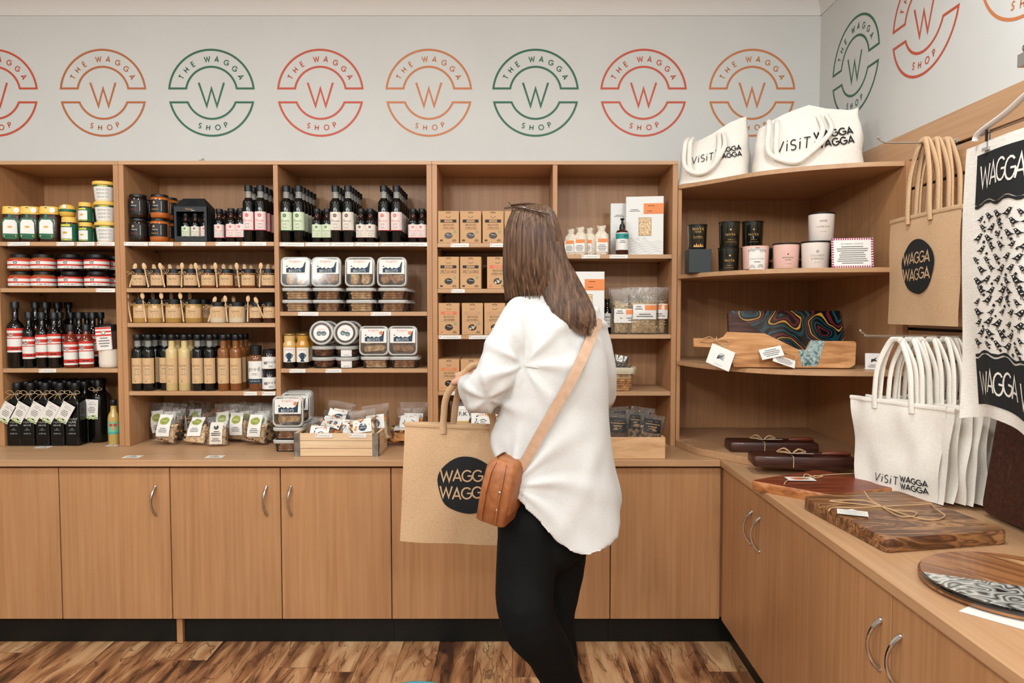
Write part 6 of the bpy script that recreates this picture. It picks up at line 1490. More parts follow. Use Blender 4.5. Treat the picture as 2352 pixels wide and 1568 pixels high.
# totes lying on top of the corner unit
def lying(seed, w, h, d):
    def f():
        t = tag(empty('canvas_tote'), 'x', 'tote bag'); nu, nv = 40, 14; rings = []
        for j in range(nv + 1):
            v = j / nv; r_ = []
            for i in range(nu):
                a = 2 * math.pi * i / nu; ca, sa = math.cos(a), math.sin(a)
                k = .97 - .10 * v ** 2 + .03 * noise.noise(Vector((ca * 2 + seed, sa * 2, v * 3)))
                sy = (1 - v) * 1 + v * (.34 + .12 * math.sin(3 * a + seed)) if v > .55 else 1 - .15 * v
                if v > .55: sy = (1 - .15 * .55) + ((.30 + .10 * math.sin(3 * a + seed)) - (1 - .15 * .55)) * (v - .55) / .45
                x = abs(ca) ** .55 * math.copysign(1, ca) * w / 2 * k; y = abs(sa) ** .6 * math.copysign(1, sa) * d / 2 * sy
                z = v * h * (1 + .10 * math.sin(x * 16 + seed) * v + (.14 * x / w * 2) * v) + .008 * noise.noise(Vector((x * 22, y * 22, v * 4 + seed))) * (v > .1)
                wr = .007 * noise.noise(Vector((x * 14 + seed, z * 18, y * 9))); r_.append((x + wr * ca, y + wr * sa * 1.4, max(0, z)))
            rings.append(r_)
        inn = [(x * .93, y * .55, z - .012) for x, y, z in rings[-1]]; rings.append(inn)
        mb = MB().loft(rings, canvas); mb.build('bag_body', t, 60)
        def surf(x, z):   # front surface at height z (approx)
            best = None
            for r in rings[:-2]:
                for p in r:
                    if p[1] < 0:
                        dd = (p[0] - x) ** 2 + (p[2] - z) ** 2 * 1.5
                        if best is None or dd < best[0]: best = (dd, p[1])
            return best[1]
        F = visit_art(1.0 * w / .42).xf(.02, h * .48, 7); mb = MB()
        F.onto(mb, lambda x, z, l: (x, surf(x, z) - .006 - l, z)); mb.build('print', t, 30)
        for q, (xa, xb_, dr) in enumerate(((-.12, .03, .11), (-.15, .06, .06))):
            xa, xb_ = xa * w / .42, xb_ * w / .42; y0 = -d / 2 - .014
            MB().tube(spline([(xa, -d * .3, h * .86), (xa - .004, y0, h * .70), (xa - .002, y0 - .006, h * .35 - dr * .2), ((xa + xb_) / 2 - .02, y0 - .010, h * .08 + .012 + dr * .06), ((xa + xb_) / 2 + .04, y0 - .010, h * .26), (xb_ + .01, y0 - .006, h * .6), (xb_, -d * .3, h * .9)], 6), .0095, canvas, 8, flat=.7).build('handle', t, 60)
        return t
    return f
put('ly1', lying(2.0, .44, .255, .16), (1.225, 2.945, ZC), 'large cream canvas tote lying on the corner unit, nearer the right wall', 'cream canvas totes on the corner unit', rz=-14)
put('ly2', lying(5.5, .31, .235, .17), (.905, 3.165, ZC), 'slouched cream canvas tote on the corner unit, left of the larger one', 'cream canvas totes on the corner unit', rz=-24)

# ================================================================== tea towel on its hanger
tcl = noisy('towel_linen', [(.3, (218, 210, 198)), (.7, (234, 228, 218))], (1, 1, 6), 90, 3, .9, bump=.3)
def towel():
    t = tag(empty('tea_towel'), 'x', 'tea towel'); w, h = .50, .745; nx, nz = 24, 30
    def P(x, z): # x across 0..w (left far -> right near), z 0..h
        u = x / w; v = z / h
        y = .016 * math.sin(u * 9 + v * 1.5) * (1 - v * .6) + .010 * math.sin(u * 17 + v * 5) * (1 - v)
        return (x - w / 2 - .022 * math.sin(v * 2.6) * (1 - u) , y, z + .02 * math.sin(u * 6) * (1 - v) * 1.0)
    mb = MB()
    for s in (0, .0016):
        vs = [Vector(P(w * i / nx, h * j / nz)) + Vector((0, s, 0)) for j in range(nz + 1) for i in range(nx + 1)]
        fs = [(j * (nx + 1) + i, j * (nx + 1) + i + 1, (j + 1) * (nx + 1) + i + 1, (j + 1) * (nx + 1) + i) for j in range(nz) for i in range(nx)]
        mb.add(vs, fs if s == 0 else [f[::-1] for f in fs], tcl)
    mb.build('cloth', t, 60)
    F = Flat(); mg = .052
    def band(z0, z1, f0=None, f1=None, n=30):
        xs = [mg + (w - 2 * mg) * i / n for i in range(n + 1)]
        vs = []
        for x in xs: vs += [(x, z0 + (f0(x) if f0 else 0)), (x, (z0 + z1) / 2), (x, z1 + (f1(x) if f1 else 0))]
        F.p.append((vs, [q for i in range(n) for q in ((3 * i, 3 * i + 3, 3 * i + 4, 3 * i + 1), (3 * i + 1, 3 * i + 4, 3 * i + 5, 3 * i + 2))], tblack, 1))
    wv = lambda x: .006 * math.sin(x * 75)
    band(.585, .715, wv); band(.575, .582, wv, wv); band(.035, .165, None, wv); band(.170, .176, wv, wv)
    random.seed(11)
    for z in (.625, .07):
        for x in (.072, .262): F.glyphs('WAGGA', x, z, .058, .0058, tcl, 3, .03, jit=.08, kx=.62)
    rn = random.Random(5)
    for j in range(13):        # rows of small birds
        for i in range(9):
            x = mg + .018 + i * .0435 + rn.uniform(-.008, .008) + (j % 2) * .014; z = .200 + j * .0285 + rn.uniform(-.005, .005); k = rn.uniform(.8, 1.3) * .0125; s = rn.choice((-1, 1))
            if x > w - mg - .01: continue
            F.poly([(x + s * a * k, z + b_ * k) for a, b_ in ((-1.5, -.1), (-.6, .1), (0, .55), (.6, .9), (1.0, .75), (1.4, .7), (1.0, .45), (.7, -.2), (.1, -.5), (-.5, -.3))], tblack, 1)
            F.disc(x + s * .6 * k, z + .55 * k, k * .16, tcl, 2, 6); F.stroke([(x - s * .2 * k, z + .1 * k), (x + s * .3 * k, z - .1 * k)], k * .14, tcl, 2)
            F.stroke([(x, z - .4 * k), (x - s * .2 * k, z - 1.0 * k)], k * .12, tblack, 1).stroke([(x + s * .3 * k, z - .4 * k), (x + s * .2 * k, z - 1.0 * k)], k * .12, tblack, 1)
            if rn.random() < .6: F.poly([(x + s * q * k + k * 1.2, z + r_ * k - k) for q, r_ in ((0, 0), (.5, .4), (1.0, .1), (.6, -.3))], tblack, 1)
    def onto(x, z, l): p = P(x, z); return (p[0], p[1] - .0012 - l * 3, p[2])
    F.onto(mb := MB(), onto); mb.build('bird_print', t, 0)
    return t
TX, TY, TZ = 1.25, 1.70, 1.118
put('tt', towel, (TX, TY, TZ), 'white tea towel printed with black birds and lettering on a hanger', rz=-90)
def hanger():
    t = empty('clip_hanger', (TX, TY, TZ + .745)); wp = mat('white_plastic', (226, 224, 220), .35)
    mb = MB(); mb.tube(spline([(.0, .215, .012), (.0, .20, .03), (0, .10, .055), (0, 0, .085), (0, -.10, .055), (0, -.20, .03), (0, -.215, .012)], 5), .010, wp, 8, flat=.6); mb.build('hanger_body', t, 60)
    mb = MB(); mb.tube([(.0, .20, .022), (0, -.20, .022)], .0022, chrome, 6); mb.tube(spline([(0, 0, .08), (0, 0, .12), (.0, .012, .15), (0, .004, .175), (.0, -.016, .168)], 5), .0022, chrome, 6); mb.build('wire_hook', t, 60)
    for y in (.165, -.165):
        mb = MB(); mb.tube([(0.0, y, .030), (0, y, -.026)], .0035, chrome, 6); mb.box(-.008, .006, y - .012, y + .012, -.024, -.016, chrome); mb.box(-.006, .004, y - .003, y + .003, .0, .03, blackp); mb.build('clip', t, 0)
    return tag(t, 'white plastic clip hanger holding the bird-print tea towel', 'hanger')
hanger()
def faceout():
    t = empty('chrome_rail', (1.50, TY, 2.02)); mb = MB(); mb.box(-.27, 0, -.010, .010, -.006, .006, chrome); mb.box(-.004, 0, -.018, .018, -.04, .03, chrome); mb.build('bar', t, 0)
    mb = MB(); mb.box(-.285, -.255, -.016, .016, -.018, .012, chrome); mb.ell((-.272, 0, .024), (.012, .012, .012), chrome, 12, 8); mb.build('end_stop', t, 40)
    return tag(t, 'chrome display arm with ball end at the top right', 'rail')
faceout()
# teal tub at the bottom edge
def tealtub():
    q = atZ(965, 1563, .33); t = empty('round_tub', (q.x, q.y - .16, .0)); tm = mat('teal_plastic', (24, 130, 140), .4)
    mb = MB(); mb.lathe([(.105, .002), (.11, .004), (.145, .32), (.152, .322), (.152, .334), (.146, .336), (.140, .325), (.106, .012)], tm, 40, cap=True); mb.build('tub_body', t, 40)
    return tag(t, 'teal plastic tub whose rim shows at the bottom edge', 'tub')
tealtub()
# ================================================================== the shopper
skin = mat('skin', (206, 158, 132), .5); shirtm = noisy('white_shirt_cotton', [(.3, (204, 203, 200)), (.7, (212, 211, 208))], (2, 2, 9), 60, 3, .85, bump=.03)
trm = mat('black_trousers', (11, 12, 12), .8, spec=.2); leather = noisy('tan_leather', [(.3, (142, 84, 46)), (.7, (166, 104, 62))], (1, 1, 1), 60, 3, .5, bump=.15); strapm = noisy('tan_strap', [(.3, (182, 146, 118)), (.7, (196, 160, 132))], (1, 1, 1), 60, 3, .6)
hairm = noisy('brown_hair', [(.25, (44, 30, 22)), (.45, (78, 55, 40)), (.6, (104, 76, 55)), (.8, (142, 110, 82))], (26, 26, 1.4), 5, 4, .5, .5, spec=.3)
PY = 1.95
o0 = atY(1262, 1600, PY); PB = Vector((o0.x, PY, 0))
def J(px, py, y): return atY(px, py, y) - PB
person = tag(empty('person', PB), 'person with long brown hair, white shirt and black trousers carrying a jute tote', 'person')
def chain(mb, pts, rs, m, n=14):
    mb.tube(spline(pts, 4), [rs[min(i // 4, len(rs) - 2)] * (1 - (i % 4) / 4) + rs[min(i // 4 + 1, len(rs) - 1)] * (i % 4) / 4 if i < 4 * (len(pts) - 1) else rs[-1] for i in range(4 * (len(pts) - 1) + 1)], m, n)
    mb.ell(pts[0], (rs[0],) * 3, m, 10, 8); mb.ell(pts[-1], (rs[-1],) * 3, m, 10, 8)
def fuse(o, vox, sm=4, fac=.5):
    r = o.modifiers.new('remesh', 'REMESH'); r.mode = 'VOXEL'; r.voxel_size = vox; r.use_smooth_shade = True
    s_ = o.modifiers.new('smooth', 'SMOOTH'); s_.iterations = sm; s_.factor = fac; return o
hd = J(1222, 562, 1.955)
fdir = Vector((-.42, .90, -.10)).normalized(); rdir = fdir.cross(Vector((0, 0, 1))).normalized()
hrot = Matrix((rdir, fdir, rdir.cross(fdir))).transposed()
def HP(x, y, z): return hd + hrot @ Vector((x, y, z))
mb = MB()
mb.ell(HP(0, -.005, .02), (.067, .082, .088), skin, 16, 12, hrot); mb.ell(HP(0, .03, -.045), (.054, .058, .062), skin, 14, 10, hrot)
mb.ell(HP(0, .088, -.015), (.011, .016, .018), skin, 8, 6, hrot); mb.tube([HP(0, .082, .02), HP(0, .098, -.02)], [.007, .012], skin, 8)
mb.ell(HP(0, .078, -.055), (.022, .010, .008), skin, 8, 6, hrot); mb.ell(HP(0, .072, -.088), (.020, .016, .014), skin, 8, 6, hrot)
for s in (-1, 1):
    mb.ell(HP(s * .062, -.005, -.01), (.010, .020, .030), skin, 8, 6, hrot); mb.ell(HP(s * .030, .072, .022), (.020, .012, .008), skin, 8, 6, hrot); mb.ell(HP(s * .038, .058, -.030), (.022, .020, .022), skin, 8, 6, hrot)
nk = J(1252, 690, 1.955)
chain(mb, [HP(0, -.01, -.06), nk, J(1262, 740, 1.96)], [.052, .050, .07], skin)
SL, SR = J(1194, 750, 1.895), J(1352, 760, 2.03); EL, WL, HL = J(1118, 902, 1.90), J(1078, 872, 2.12), J(1066, 862, 2.19)
ER, WR = J(1382, 915, 2.13), J(1345, 900, 2.34)
mb.loft([[(q.x + a * math.cos(t), q.y + b_ * math.sin(t), q.z) for t in [k * math.pi / 10 for k in range(20)]] for q, a, b_ in ((J(1262, 712, 1.96), .06, .045), (J(1270, 760, 1.97), .118, .070), (J(1275, 900, 1.95), .115, .08), (J(1275, 1010, 1.95), .098, .078), (J(1266, 1110, 1.95), .100, .082), (J(1255, 1190, 1.95), .112, .09), (J(1255, 1250, 1.95), .10, .08))], skin)
chain(mb, [SL, J(1155, 820, 1.885), EL], [.040, .038, .034], skin); chain(mb, [EL, WL], [.036, .024], skin)
chain(mb, [SR, ER], [.045, .036], skin); chain(mb, [ER, WR], [.036, .024], skin)
def hand(w, d, up, side, grip):
    """palm plus five fingers; d = hand direction, up = back of hand, side = thumb side"""
    d, up = d.normalized(), up.normalized(); sd = d.cross(up).normalized() * side; L = .085
    pts = [w, w + d * .05, w + d * L]
    for k in range(4): mb.tube([w + sd * (.012 - k * .008), w + d * .05 + sd * (.022 - .0145 * k), w + d * L + sd * (.026 - .0165 * k)], [.013, .014, .0105], skin, 8)
    for k, ln in enumerate((.068, .076, .070, .056)):
        b_ = w + d * L + sd * (.026 - .0165 * k); c1 = R(grip[0]); c2 = R(grip[1]); c3 = R(grip[2]); p = b_; q = [p]
        for a, l in ((c1, .45), (c1 + c2, .32), (c1 + c2 + c3, .25)):
            p = p + (d * math.cos(a) - up * math.sin(a)) * ln * l; q.append(p)
        mb.tube(q, [.0092, .0088, .0080, .0066], skin, 8); mb.ell(q[-1], (.0066,) * 3, skin)
    t0 = w + d * .022 + sd * .018; t1 = t0 + (d * .7 + sd * .8 - up * .2).normalized() * .038; t2 = t1 + (d * .9 + sd * .1 - up * .5).normalized() * .028
    mb.tube([w + d * .008, t0, t1, t2], [.013, .013, .0100, .0082], skin, 8); mb.ell(t2, (.0082,) * 3, skin)
hand(WL, (HL - WL) + Vector((-.0, .02, .01)), Vector((-.3, -.1, 1)), -1, (55, 75, 45))
hand(WR, Vector((-.5, .8, .05)), Vector((0, 0, 1)), 1, (20, 30, 20))
# legs and feet inside the trousers
LEGS = [[(1216, 1195, 1.90), (1208, 1310, 1.89), (1212, 1418, 1.86), (1262, 1500, 1.92), (1300, 1585, 2.0), (1345, 1700, 2.08)],
        [(1290, 1195, 1.99), (1280, 1310, 2.0), (1268, 1415, 2.0), (1283, 1520, 2.0), (1290, 1640, 1.99), (1294, 1775, 1.98)]]
RL = [[.075, .065, .052, .044, .040, .032], [.078, .066, .054, .046, .042, .034]]
for lg, rl in zip(LEGS, RL):
    P_ = [J(*q) for q in lg]; chain(mb, P_, rl, skin)
mb.build('body', person, 60); person.children[-1]['label'] = 'person seen from behind'; fuse(person.children[-1], .0055, 3)
# shoes
shoem = mat('black_shoe', (20, 20, 20), .4)
for (lg, d_, tip) in ((LEGS[0], Vector((-.6, .62, -.5)), .0), (LEGS[1], Vector((-.75, .65, 0)), 0)):
    a = J(*lg[-1]); d_ = d_.normalized(); mb = MB()
    if lg is LEGS[1]: a = Vector((a.x, a.y, .075))
    mb.tube([a + Vector((0, 0, .0)), a - d_ * .035 + Vector((0, 0, -.035)), a + d_ * .06 + Vector((0, 0, -.040)), a + d_ * .15 + Vector((0, 0, -.046)), a + d_ * .18 + Vector((0, 0, -.050))], [.036, .040, .040, .032, .016], shoem, 12, flat=.75)
    mb.ell(a, (.04, .04, .045), shoem, 12, 8); sh = mb.build('shoe', person, 60); fuse(sh, .005, 3)
# trousers
mb = MB()
mb.loft([[(q.x + a * math.cos(t), q.y + b_ * math.sin(t), q.z) for t in [k * math.pi / 12 for k in range(24)]] for q, a, b_ in ((J(1262, 1085, 1.955), .112, .090), (J(1258, 1130, 1.955), .128, .105), (J(1252, 1200, 1.955), .133, .118), (J(1248, 1262, 1.955), .122, .112), (J(1240, 1300, 1.955), .08, .08))], trm)
for lg, rs in zip(LEGS, ([.088, .084, .078, .064, .056, .050], [.090, .076, .066, .060, .058, .056])):
    chain(mb, [J(*q) for q in lg], rs, trm, 16)
    q = J(*lg[-1]); mb.tube([q, q + Vector((.008, .01, -.045))], [rs[-1], rs[-1] + .004], trm, 16)
t_ = mb.build('trousers', person, 60); fuse(t_, .007, 5)
def disp(o, size, st, tp='CLOUDS'):
    tx = bpy.data.textures.new('cloth_' + tp.lower(), tp)
    if tp == 'CLOUDS': tx.noise_scale = size
    else: tx.noise_scale = size; tx.turbulence = 6; tx.wood_type = 'BANDNOISE'
    d = o.modifiers.new('folds', 'DISPLACE'); d.texture = tx; d.strength = st; d.mid_level = .5; d.texture_coords = 'LOCAL'; return d
disp(t_, .16, .014)
# shirt
mb = MB(); n = 40; rows_ = [(668, 1222, 1292, .050), (680, 1188, 1332, .066), (700, 1163, 1360, .088), (730, 1152, 1378, .106), (780, 1150, 1392, .118), (850, 1158, 1401, .122), (937, 1150, 1406, .122), (1000, 1136, 1410, .126)]
hem = [(1136, 1052), (1160, 1092), (1198, 1127), (1229, 1160), (1264, 1208), (1306, 1238), (1345, 1243), (1385, 1230), (1412, 1205), (1432, 1162)]
rings = []
for v, xl, xr, dp in rows_:
    a, b_ = J(xl, v, PY), J(xr, v, PY); cx, hw = (a.x + b_.x) / 2, (b_.x - a.x) / 2
    rings.append([(cx + hw * math.cos(t), (.02 * math.cos(t)) + dp * math.sin(t), a.z) for t in [2 * math.pi * k / n for k in range(n)]])
def hv(px):
    for (x0, v0), (x1, v1) in zip(hem[:-1], hem[1:]):
        if px <= x1: return v0 + (v1 - v0) * max(0, (px - x0)) / (x1 - x0)
    return hem[-1][1]
for s in (.2, .4, .6, .8, 1.0):
    xl, xr = 1136 + s * 0, 1410 + s * 22; r_ = []
    for k in range(n):
        t = 2 * math.pi * k / n; px = (xl + xr) / 2 + (xr - xl) / 2 * math.cos(t); h = hv(px); v = 1000 + (h - 1000) * s
        q = J(px, v, PY); dp = .126 + .030 * s + .012 * s * math.sin(5 * t)
        r_.append((q.x + .006 * s * math.sin(7 * t), .02 * math.cos(t) + dp * math.sin(t), q.z))
    rings.append(r_)
last = rings[-1]; lc = [sum(q[i] for q in last) / n for i in range(3)]
rings.append([(lc[0] + (x - lc[0]) * .72, lc[1] + (y - lc[1]) * .72, z + .004) for x, y, z in last]); rings.append([(lc[0] + (x - lc[0]) * .1, lc[1] + (y - lc[1]) * .1, lc[2] + .03) for x, y, z in last])
mb.loft(rings, shirtm)
chain(mb, [J(1196, 722, 1.90), J(1172, 770, 1.885), J(1145, 840, 1.88), J(1112, 893, 1.89), J(1094, 902, 1.97), J(1082, 884, 2.07)], [.052, .060, .062, .056, .048, .036], shirtm, 16)
mb.ell(J(1108, 908, 1.90), (.056, .056, .048), shirtm, 12, 8)
chain(mb, [J(1345, 735, 2.02), J(1368, 800, 2.06), J(1382, 905, 2.12), J(1362, 905, 2.26)], [.055, .058, .052, .042], shirtm, 16)
mb.tube(spline([J(1226, 664, 1.905), J(1258, 668, 1.89), J(1292, 676, 1.92), J(1300, 676, 1.98), J(1270, 668, 2.02), J(1228, 662, 2.0), J(1220, 662, 1.94)], 4), .016, shirtm, 8, flat=1.2)
sh = mb.build('shirt', person, 60); fuse(sh, .0065, 6, .6)
# long soft folds across the back and tail
rn = random.Random(8)
def bake(o, fn):
    dg = bpy.context.evaluated_depsgraph_get(); dg.update()
    me = bpy.data.meshes.new_from_object(o.evaluated_get(dg)); o.modifiers.clear(); o.data = me
    import bmesh
    bm = bmesh.new(); bm.from_mesh(me); seen = set(); isl = []
    for v in bm.verts:
        if v in seen: continue
        st, grp = [v], []; seen.add(v)
        while st:
            q = st.pop(); grp.append(q)
            for e in q.link_edges:
                w = e.other_vert(q)
                if w not in seen: seen.add(w); st.append(w)
        isl.append(grp)
    isl.sort(key=len); bmesh.ops.delete(bm, geom=[v for g_ in isl[:-1] for v in g_], context='VERTS'); bm.to_mesh(me); bm.free()
    nr = [v.normal.copy() for v in me.vertices]
    for v, n_ in zip(me.vertices, nr): v.co += n_ * fn(v.co)
    me.polygons.foreach_set('use_smooth', [True] * len(me.polygons)); me.update()
AP, EB, BT, SH = J(1206, 836, 1.84), J(1120, 915, 1.87), J(1180, 1110, 1.84), J(1350, 742, 1.95)
def ridge(x): return (.5 + .5 * math.cos(2 * x)) ** 2.2
def folds(p):
    nz = noise.noise(p * 3.1); d = .010 * noise.noise(p * 5) + .004 * noise.noise(p * 11)
    for c, fr, am, rr2, ph in ((AP, 7, .011, .20, .4), (EB, 6, .010, .13, 1.2), (BT, 9, .010, .26, .2), (SH, 6, .007, .20, 0)):
        q = p - c; r = math.hypot(q.x, q.z); a = math.atan2(q.z, q.x)
        d += am * ridge(a * fr / 2 + nz * 1.4 + ph) * min(1, r / .05) * math.exp(-(r / rr2) ** 2)
    if p.z < AP.z - .12: k = min(1, (AP.z - .12 - p.z) / .15); d += k * .009 * ridge((p.x * 9 + p.z * 5.5) + nz * 1.6) + k * .004 * ridge(p.x * 17 - p.z * 8 + nz * 2)
    return d - .006
bake(sh, folds)
mb = MB()
def seam(pts, r=.0022, f=3.0): mb.tube(spline([J(*p) for p in pts], 6), r, shirtm, 6, flat=f)
for pts in ([(1206, 838, 1.832), (1240, 842, 1.824), (1290, 842, 1.824), (1345, 840, 1.838)],): seam(pts, .0016)
mb.build('yoke_seam', person, 60)
# hair
HR = [(474, 1198, 1258, .035), (486, 1178, 1270, .062), (505, 1170, 1276, .082), (530, 1163, 1282, .094), (560, 1160, 1288, .098), (595, 1159, 1297, .096), (630, 1159, 1312, .090), (655, 1160, 1324, .082), (678, 1164, 1336, .070)]
mb = MB(); rings = []; n = 36
for v, xl, xr, dp in HR:
    a, b_ = J(xl, v, 1.955), J(xr, v, 1.955); cx, hw = (a.x + b_.x) / 2, (b_.x - a.x) / 2
    rings.append([(cx + hw * math.cos(t), dp * math.sin(t) + (.0 if v < 640 else .0), a.z) for t in [2 * math.pi * k / n for k in range(n)]])
mb.loft(rings, hairm)
TR = [(560, 1228, 1284, .04, -.046), (600, 1232, 1298, .045, -.044), (640, 1240, 1322, .046, -.042), (680, 1248, 1342, .042, -.052), (710, 1260, 1356, .032, -.074), (732, 1280, 1358, .020, -.088), (746, 1300, 1352, .008, -.094)]
rings = []
for v, xl, xr, dp, yo in TR:
    a, b_ = J(xl, v, 1.94), J(xr, v, 1.94); cx, hw = (a.x + b_.x) / 2, (b_.x - a.x) / 2
    rings.append([(cx + hw * math.cos(t), yo + dp * math.sin(t), a.z) for t in [2 * math.pi * k / n for k in range(n)]])
mb.loft(rings, hairm)
rn = random.Random(3)
def hp(row, t, out=1.0):
    i = min(int(row), len(HR) - 2); f = row - i; a, b_ = HR[i], HR[i + 1]; v, xl, xr, dp = [a[k] * (1 - f) + b_[k] * f for k in range(4)]
    q = J((xl + xr) / 2 + (xr - xl) / 2 * math.cos(t) * out, v, 1.955); return Vector((q.x, dp * math.sin(t) * out, q.z))
for k in range(230):
    t = -math.pi / 2 + rn.uniform(-1.9, 1.9); r0 = rn.uniform(0, 1.5); pts = []; dt = rn.uniform(-.12, .12); oo = rn.uniform(1.0, 1.035)
    for j in range(9):
        u = j / 8; pts.append(hp(r0 + (len(HR) - 1.02 - r0) * u, t + dt * u, oo))
    rr_ = [.0012 + .0032 * math.sin(math.pi * min(1, .15 + .8 * j / 8)) for j in range(9)]
    if False:    # sweep on into the long lock over the shoulder
        px = rn.uniform(1284, 1362); vv = rn.uniform(722, 760) - abs(px - 1325) * .25
        pts += [J(pts and 1262 + (px - 1284) * .9, 706, 1.93) + Vector((0, -.062 - rn.random() * .03, 0)), J(px, vv, 1.93) + Vector((0, -.100, 0))]; rr_ += [.0034, .0006]
    else: pts[-1] = pts[-1] + Vector((0, 0, -rn.uniform(0, .016))); rr_[-1] = .0006
    mb.tube(pts, rr_, hairm, 5, flat=.6)
for k in range(170):
    u = rn.random(); e = rn.uniform(-1, 1); pts = []; oo = rn.uniform(1.0, 1.06); tend = rn.uniform(4.6, 6.9)
    for j in range(8):
        q = tend * j / 7; i = min(int(q), 5); f = q - i; v, xl, xr, dp, yo = [TR[i][m_] * (1 - f) + TR[i + 1][m_] * f for m_ in range(5)]
        t = -math.pi / 2 + e * 1.5 + .15 * math.sin(j + k); c_ = J((xl + xr) / 2 + (xr - xl) / 2 * math.cos(t) * oo, v, 1.94); pts.append(Vector((c_.x, yo + dp * math.sin(t) * oo - .001, c_.z)))
    d_ = (pts[-1] - pts[-2]); pts.append(pts[-1] + d_ * .5 + Vector((rn.uniform(0, .008), 0, -.006)))
    mb.tube(pts, [.001, .0030, .0036, .0038, .0038, .0036, .0032, .0022, .0004], hairm, 5, flat=.6)
mb.build('hair', person, 60)
# sunglasses pushed up on the head
g = empty('sunglasses', hd + PB + Vector((0, 0, .09))); mb = MB(); gm = mat('tortoise_frame', (70, 48, 34), .2, coat=.6)
def G(px, v, y): return atY(px, v, y) - (hd + PB + Vector((0, 0, .09)))
mb.tube(spline([G(1262, 492, 1.872), G(1225, 482, 1.868), G(1190, 476, 1.895), G(1160, 478, 1.95)], 5), .0034, gm, 6)
mb.build('temple_arm', g, 60); mb = MB(); mb.tube(spline([G(1256, 474, 2.01), G(1215, 468, 2.02), G(1168, 472, 2.02)], 5), .0034, gm, 6)
mb.build('temple_arm', g, 60)
for y in (1.955, 2.025):
    mb = MB(); c = G(1176, 484, y); mb.T = Matrix.Translation(c) @ Matrix.Rotation(R(68), 4, 'Y'); mb.prism(rr(.05, .05, .018, 4), -.0012, .0012, mat('sunglass_lens', (40, 34, 30), .08, coat=1)); mb.build('lens', g, 0)
tag(g, 'brown sunglasses pushed up on the shopper\'s head', 'glasses')
# shoulder bag
c = atY(1146, 1130, 1.80); b = empty('shoulder_bag', c); b.rotation_euler = (R(4), R(12), R(-22))
mb = MB(); rings = []
for z, w, d in ((-.078, .074, .12), (-.074, .082, .13), (.0, .084, .128), (.066, .078, .115), (.080, .064, .095), (.083, .052, .08)): rings.append([(x, y + .03, z) for x, y in rr(w, d, .013, 4)])
mb.loft(rings, leather); mb.build('bag_body', b, 60)
mb = MB(); rings = []
for z, w, d in ((-.045, .089, .128), (.0, .0885, .134), (.067, .082, .121), (.083, .067, .10), (.087, .052, .08)): rings.append([(x, y + .032, z) for x, y in rr(w, d, .022, 4)])
mb.loft(rings, leather, cap=False); fl_ = mb.build('flap', b, 60); fl_.location.z = .0
for x in (-.020, .020):
    mb = MB(); mb.tube([(x, -.0375, -.070), (x, -.0385, .0), (x * .9, -.0275, .062), (x * .7, -.014, .082)], .0016, leather, 6, flat=5); mb.build('belt_loop', b, 60)
for x, z in ((.018, .018), (.018, -.030)):
    mb = MB(); mb.ell((x, -.0425, z), (.0042, .003, .0042), chrome, 10, 6); mb.build('stud', b, 60)
mb = MB(); pts = [atY(*p) - c for p in ((1372, 728, 2.0), (1372, 742, 1.93), (1352, 790, 1.845), (1318, 862, 1.812), (1276, 935, 1.806), (1236, 1005, 1.804), (1204, 1062, 1.808), (1180, 1082, 1.815), (1160, 1070, 1.82))]
inv = b.rotation_euler.to_matrix().inverted(); sp = spline(pts, 6); rg = []
for i, q in enumerate(sp):
    tt = (sp[min(i + 1, len(sp) - 1)] - sp[max(i - 1, 0)]).normalized(); nn = Vector((.1, -1, .12)); sd = tt.cross(nn).normalized() * .0135; nn = sd.cross(tt).normalized() * .0012
    rg.append([inv @ (q + sd * a + nn * b_) for a, b_ in ((1, 1), (-1, 1), (-1, -1), (1, -1))])
mb.loft(rg, strapm); mb.build('strap', b, 60)
tag(b, 'tan leather shoulder bag on a cross-body strap at the shopper\'s hip', 'bag')
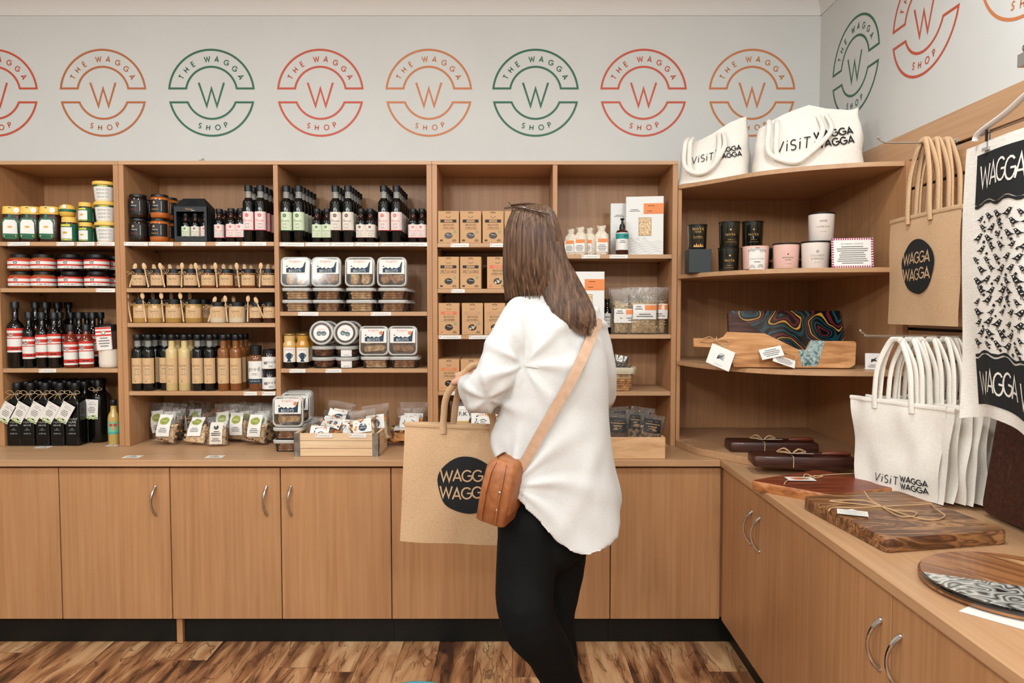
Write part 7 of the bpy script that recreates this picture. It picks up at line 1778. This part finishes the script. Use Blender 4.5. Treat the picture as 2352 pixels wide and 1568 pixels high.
# carried jute tote
BY = 2.22; bc = atY(1070, 1247, BY); th_ = .383
zarm = atY(1080, 852, 2.14).z - bc.z
def ct_():
    a = atY(1009, 1000, BY - .02).x - bc.x; b_ = atY(1122, 1000, BY - .02).x - bc.x; ax_ = atY(1086, 850, 2.13).x - bc.x
    H = []
    for y, o in ((-.02, 0), (.018, .03)):
        H.append([(a + o, y, th_ - .03), (a + o, y - .002, th_ + .02), (a + o + .012, y - .02, th_ + .10), (ax_ - .035, -.085, zarm + .004), (ax_, -.085, zarm + .018), (ax_ + .035, -.085, zarm - .004), (b_ - .022, -.06, th_ + .09), (b_, y - .004, th_ + .02), (b_, y, th_ - .03)])
    return tote('jute_tote', .41, th_, .05, jute, lambda: wagga_art(tblack, jute, .083), .195, H, 9, hr=.0105, taper=-.03, ax=.0, wav=.006)()
put('carried', ct_, (bc.x, BY, bc.z), 'jute tote with black round print hanging from the shopper\'s forearm', ry=2)
# labels are turned partly towards the middle of the shop
for o in list(COL.objects):
    if o.parent is None and o.get('category') in ('bottle', 'jar', 'tub', 'candle') and o.name.split('.')[0] not in ('olive_oil_bottle', 'biscuit_tub', 'nut_tub') and abs(o.rotation_euler.x) < .01:
        o.rotation_euler.z += -math.atan2(o.location.x, o.location.y) * .6
# ================================================================== nothing pokes into a side panel
bpy.context.view_layer.update()
for (bl, br) in ((-2.313, -1.79), (-1.743, -1.072), (-1.051, -.3835), (-.3365, .183), (.204, .7215)):
    for o in list(COL.objects):
        if o.parent or 'category' not in o or not (bl - .04 < o.location.x < br + .04) or not (YU < o.location.y < YB) or not (ZT - .01 < o.location.z < ZU - .1) or o['category'] in ('price ticket', 'shelving unit', 'tote bag', 'bag carried'): continue
        xs = []
        for c in [o] + list(o.children):
            if c.type == 'MESH': xs += [w.x for w in (c.matrix_world @ v.co for v in c.data.vertices) if w.y > YU - .001]
        if not xs: continue
        lo, hi = min(xs), max(xs)
        if hi - lo > br - bl: continue
        lim = .010 if len(o.children) > 4 else .05
        if lo < bl + .0015: o.location.x += min(lim, bl + .0015 - lo)
        elif hi > br - .0015: o.location.x -= min(lim, hi - br + .0015)
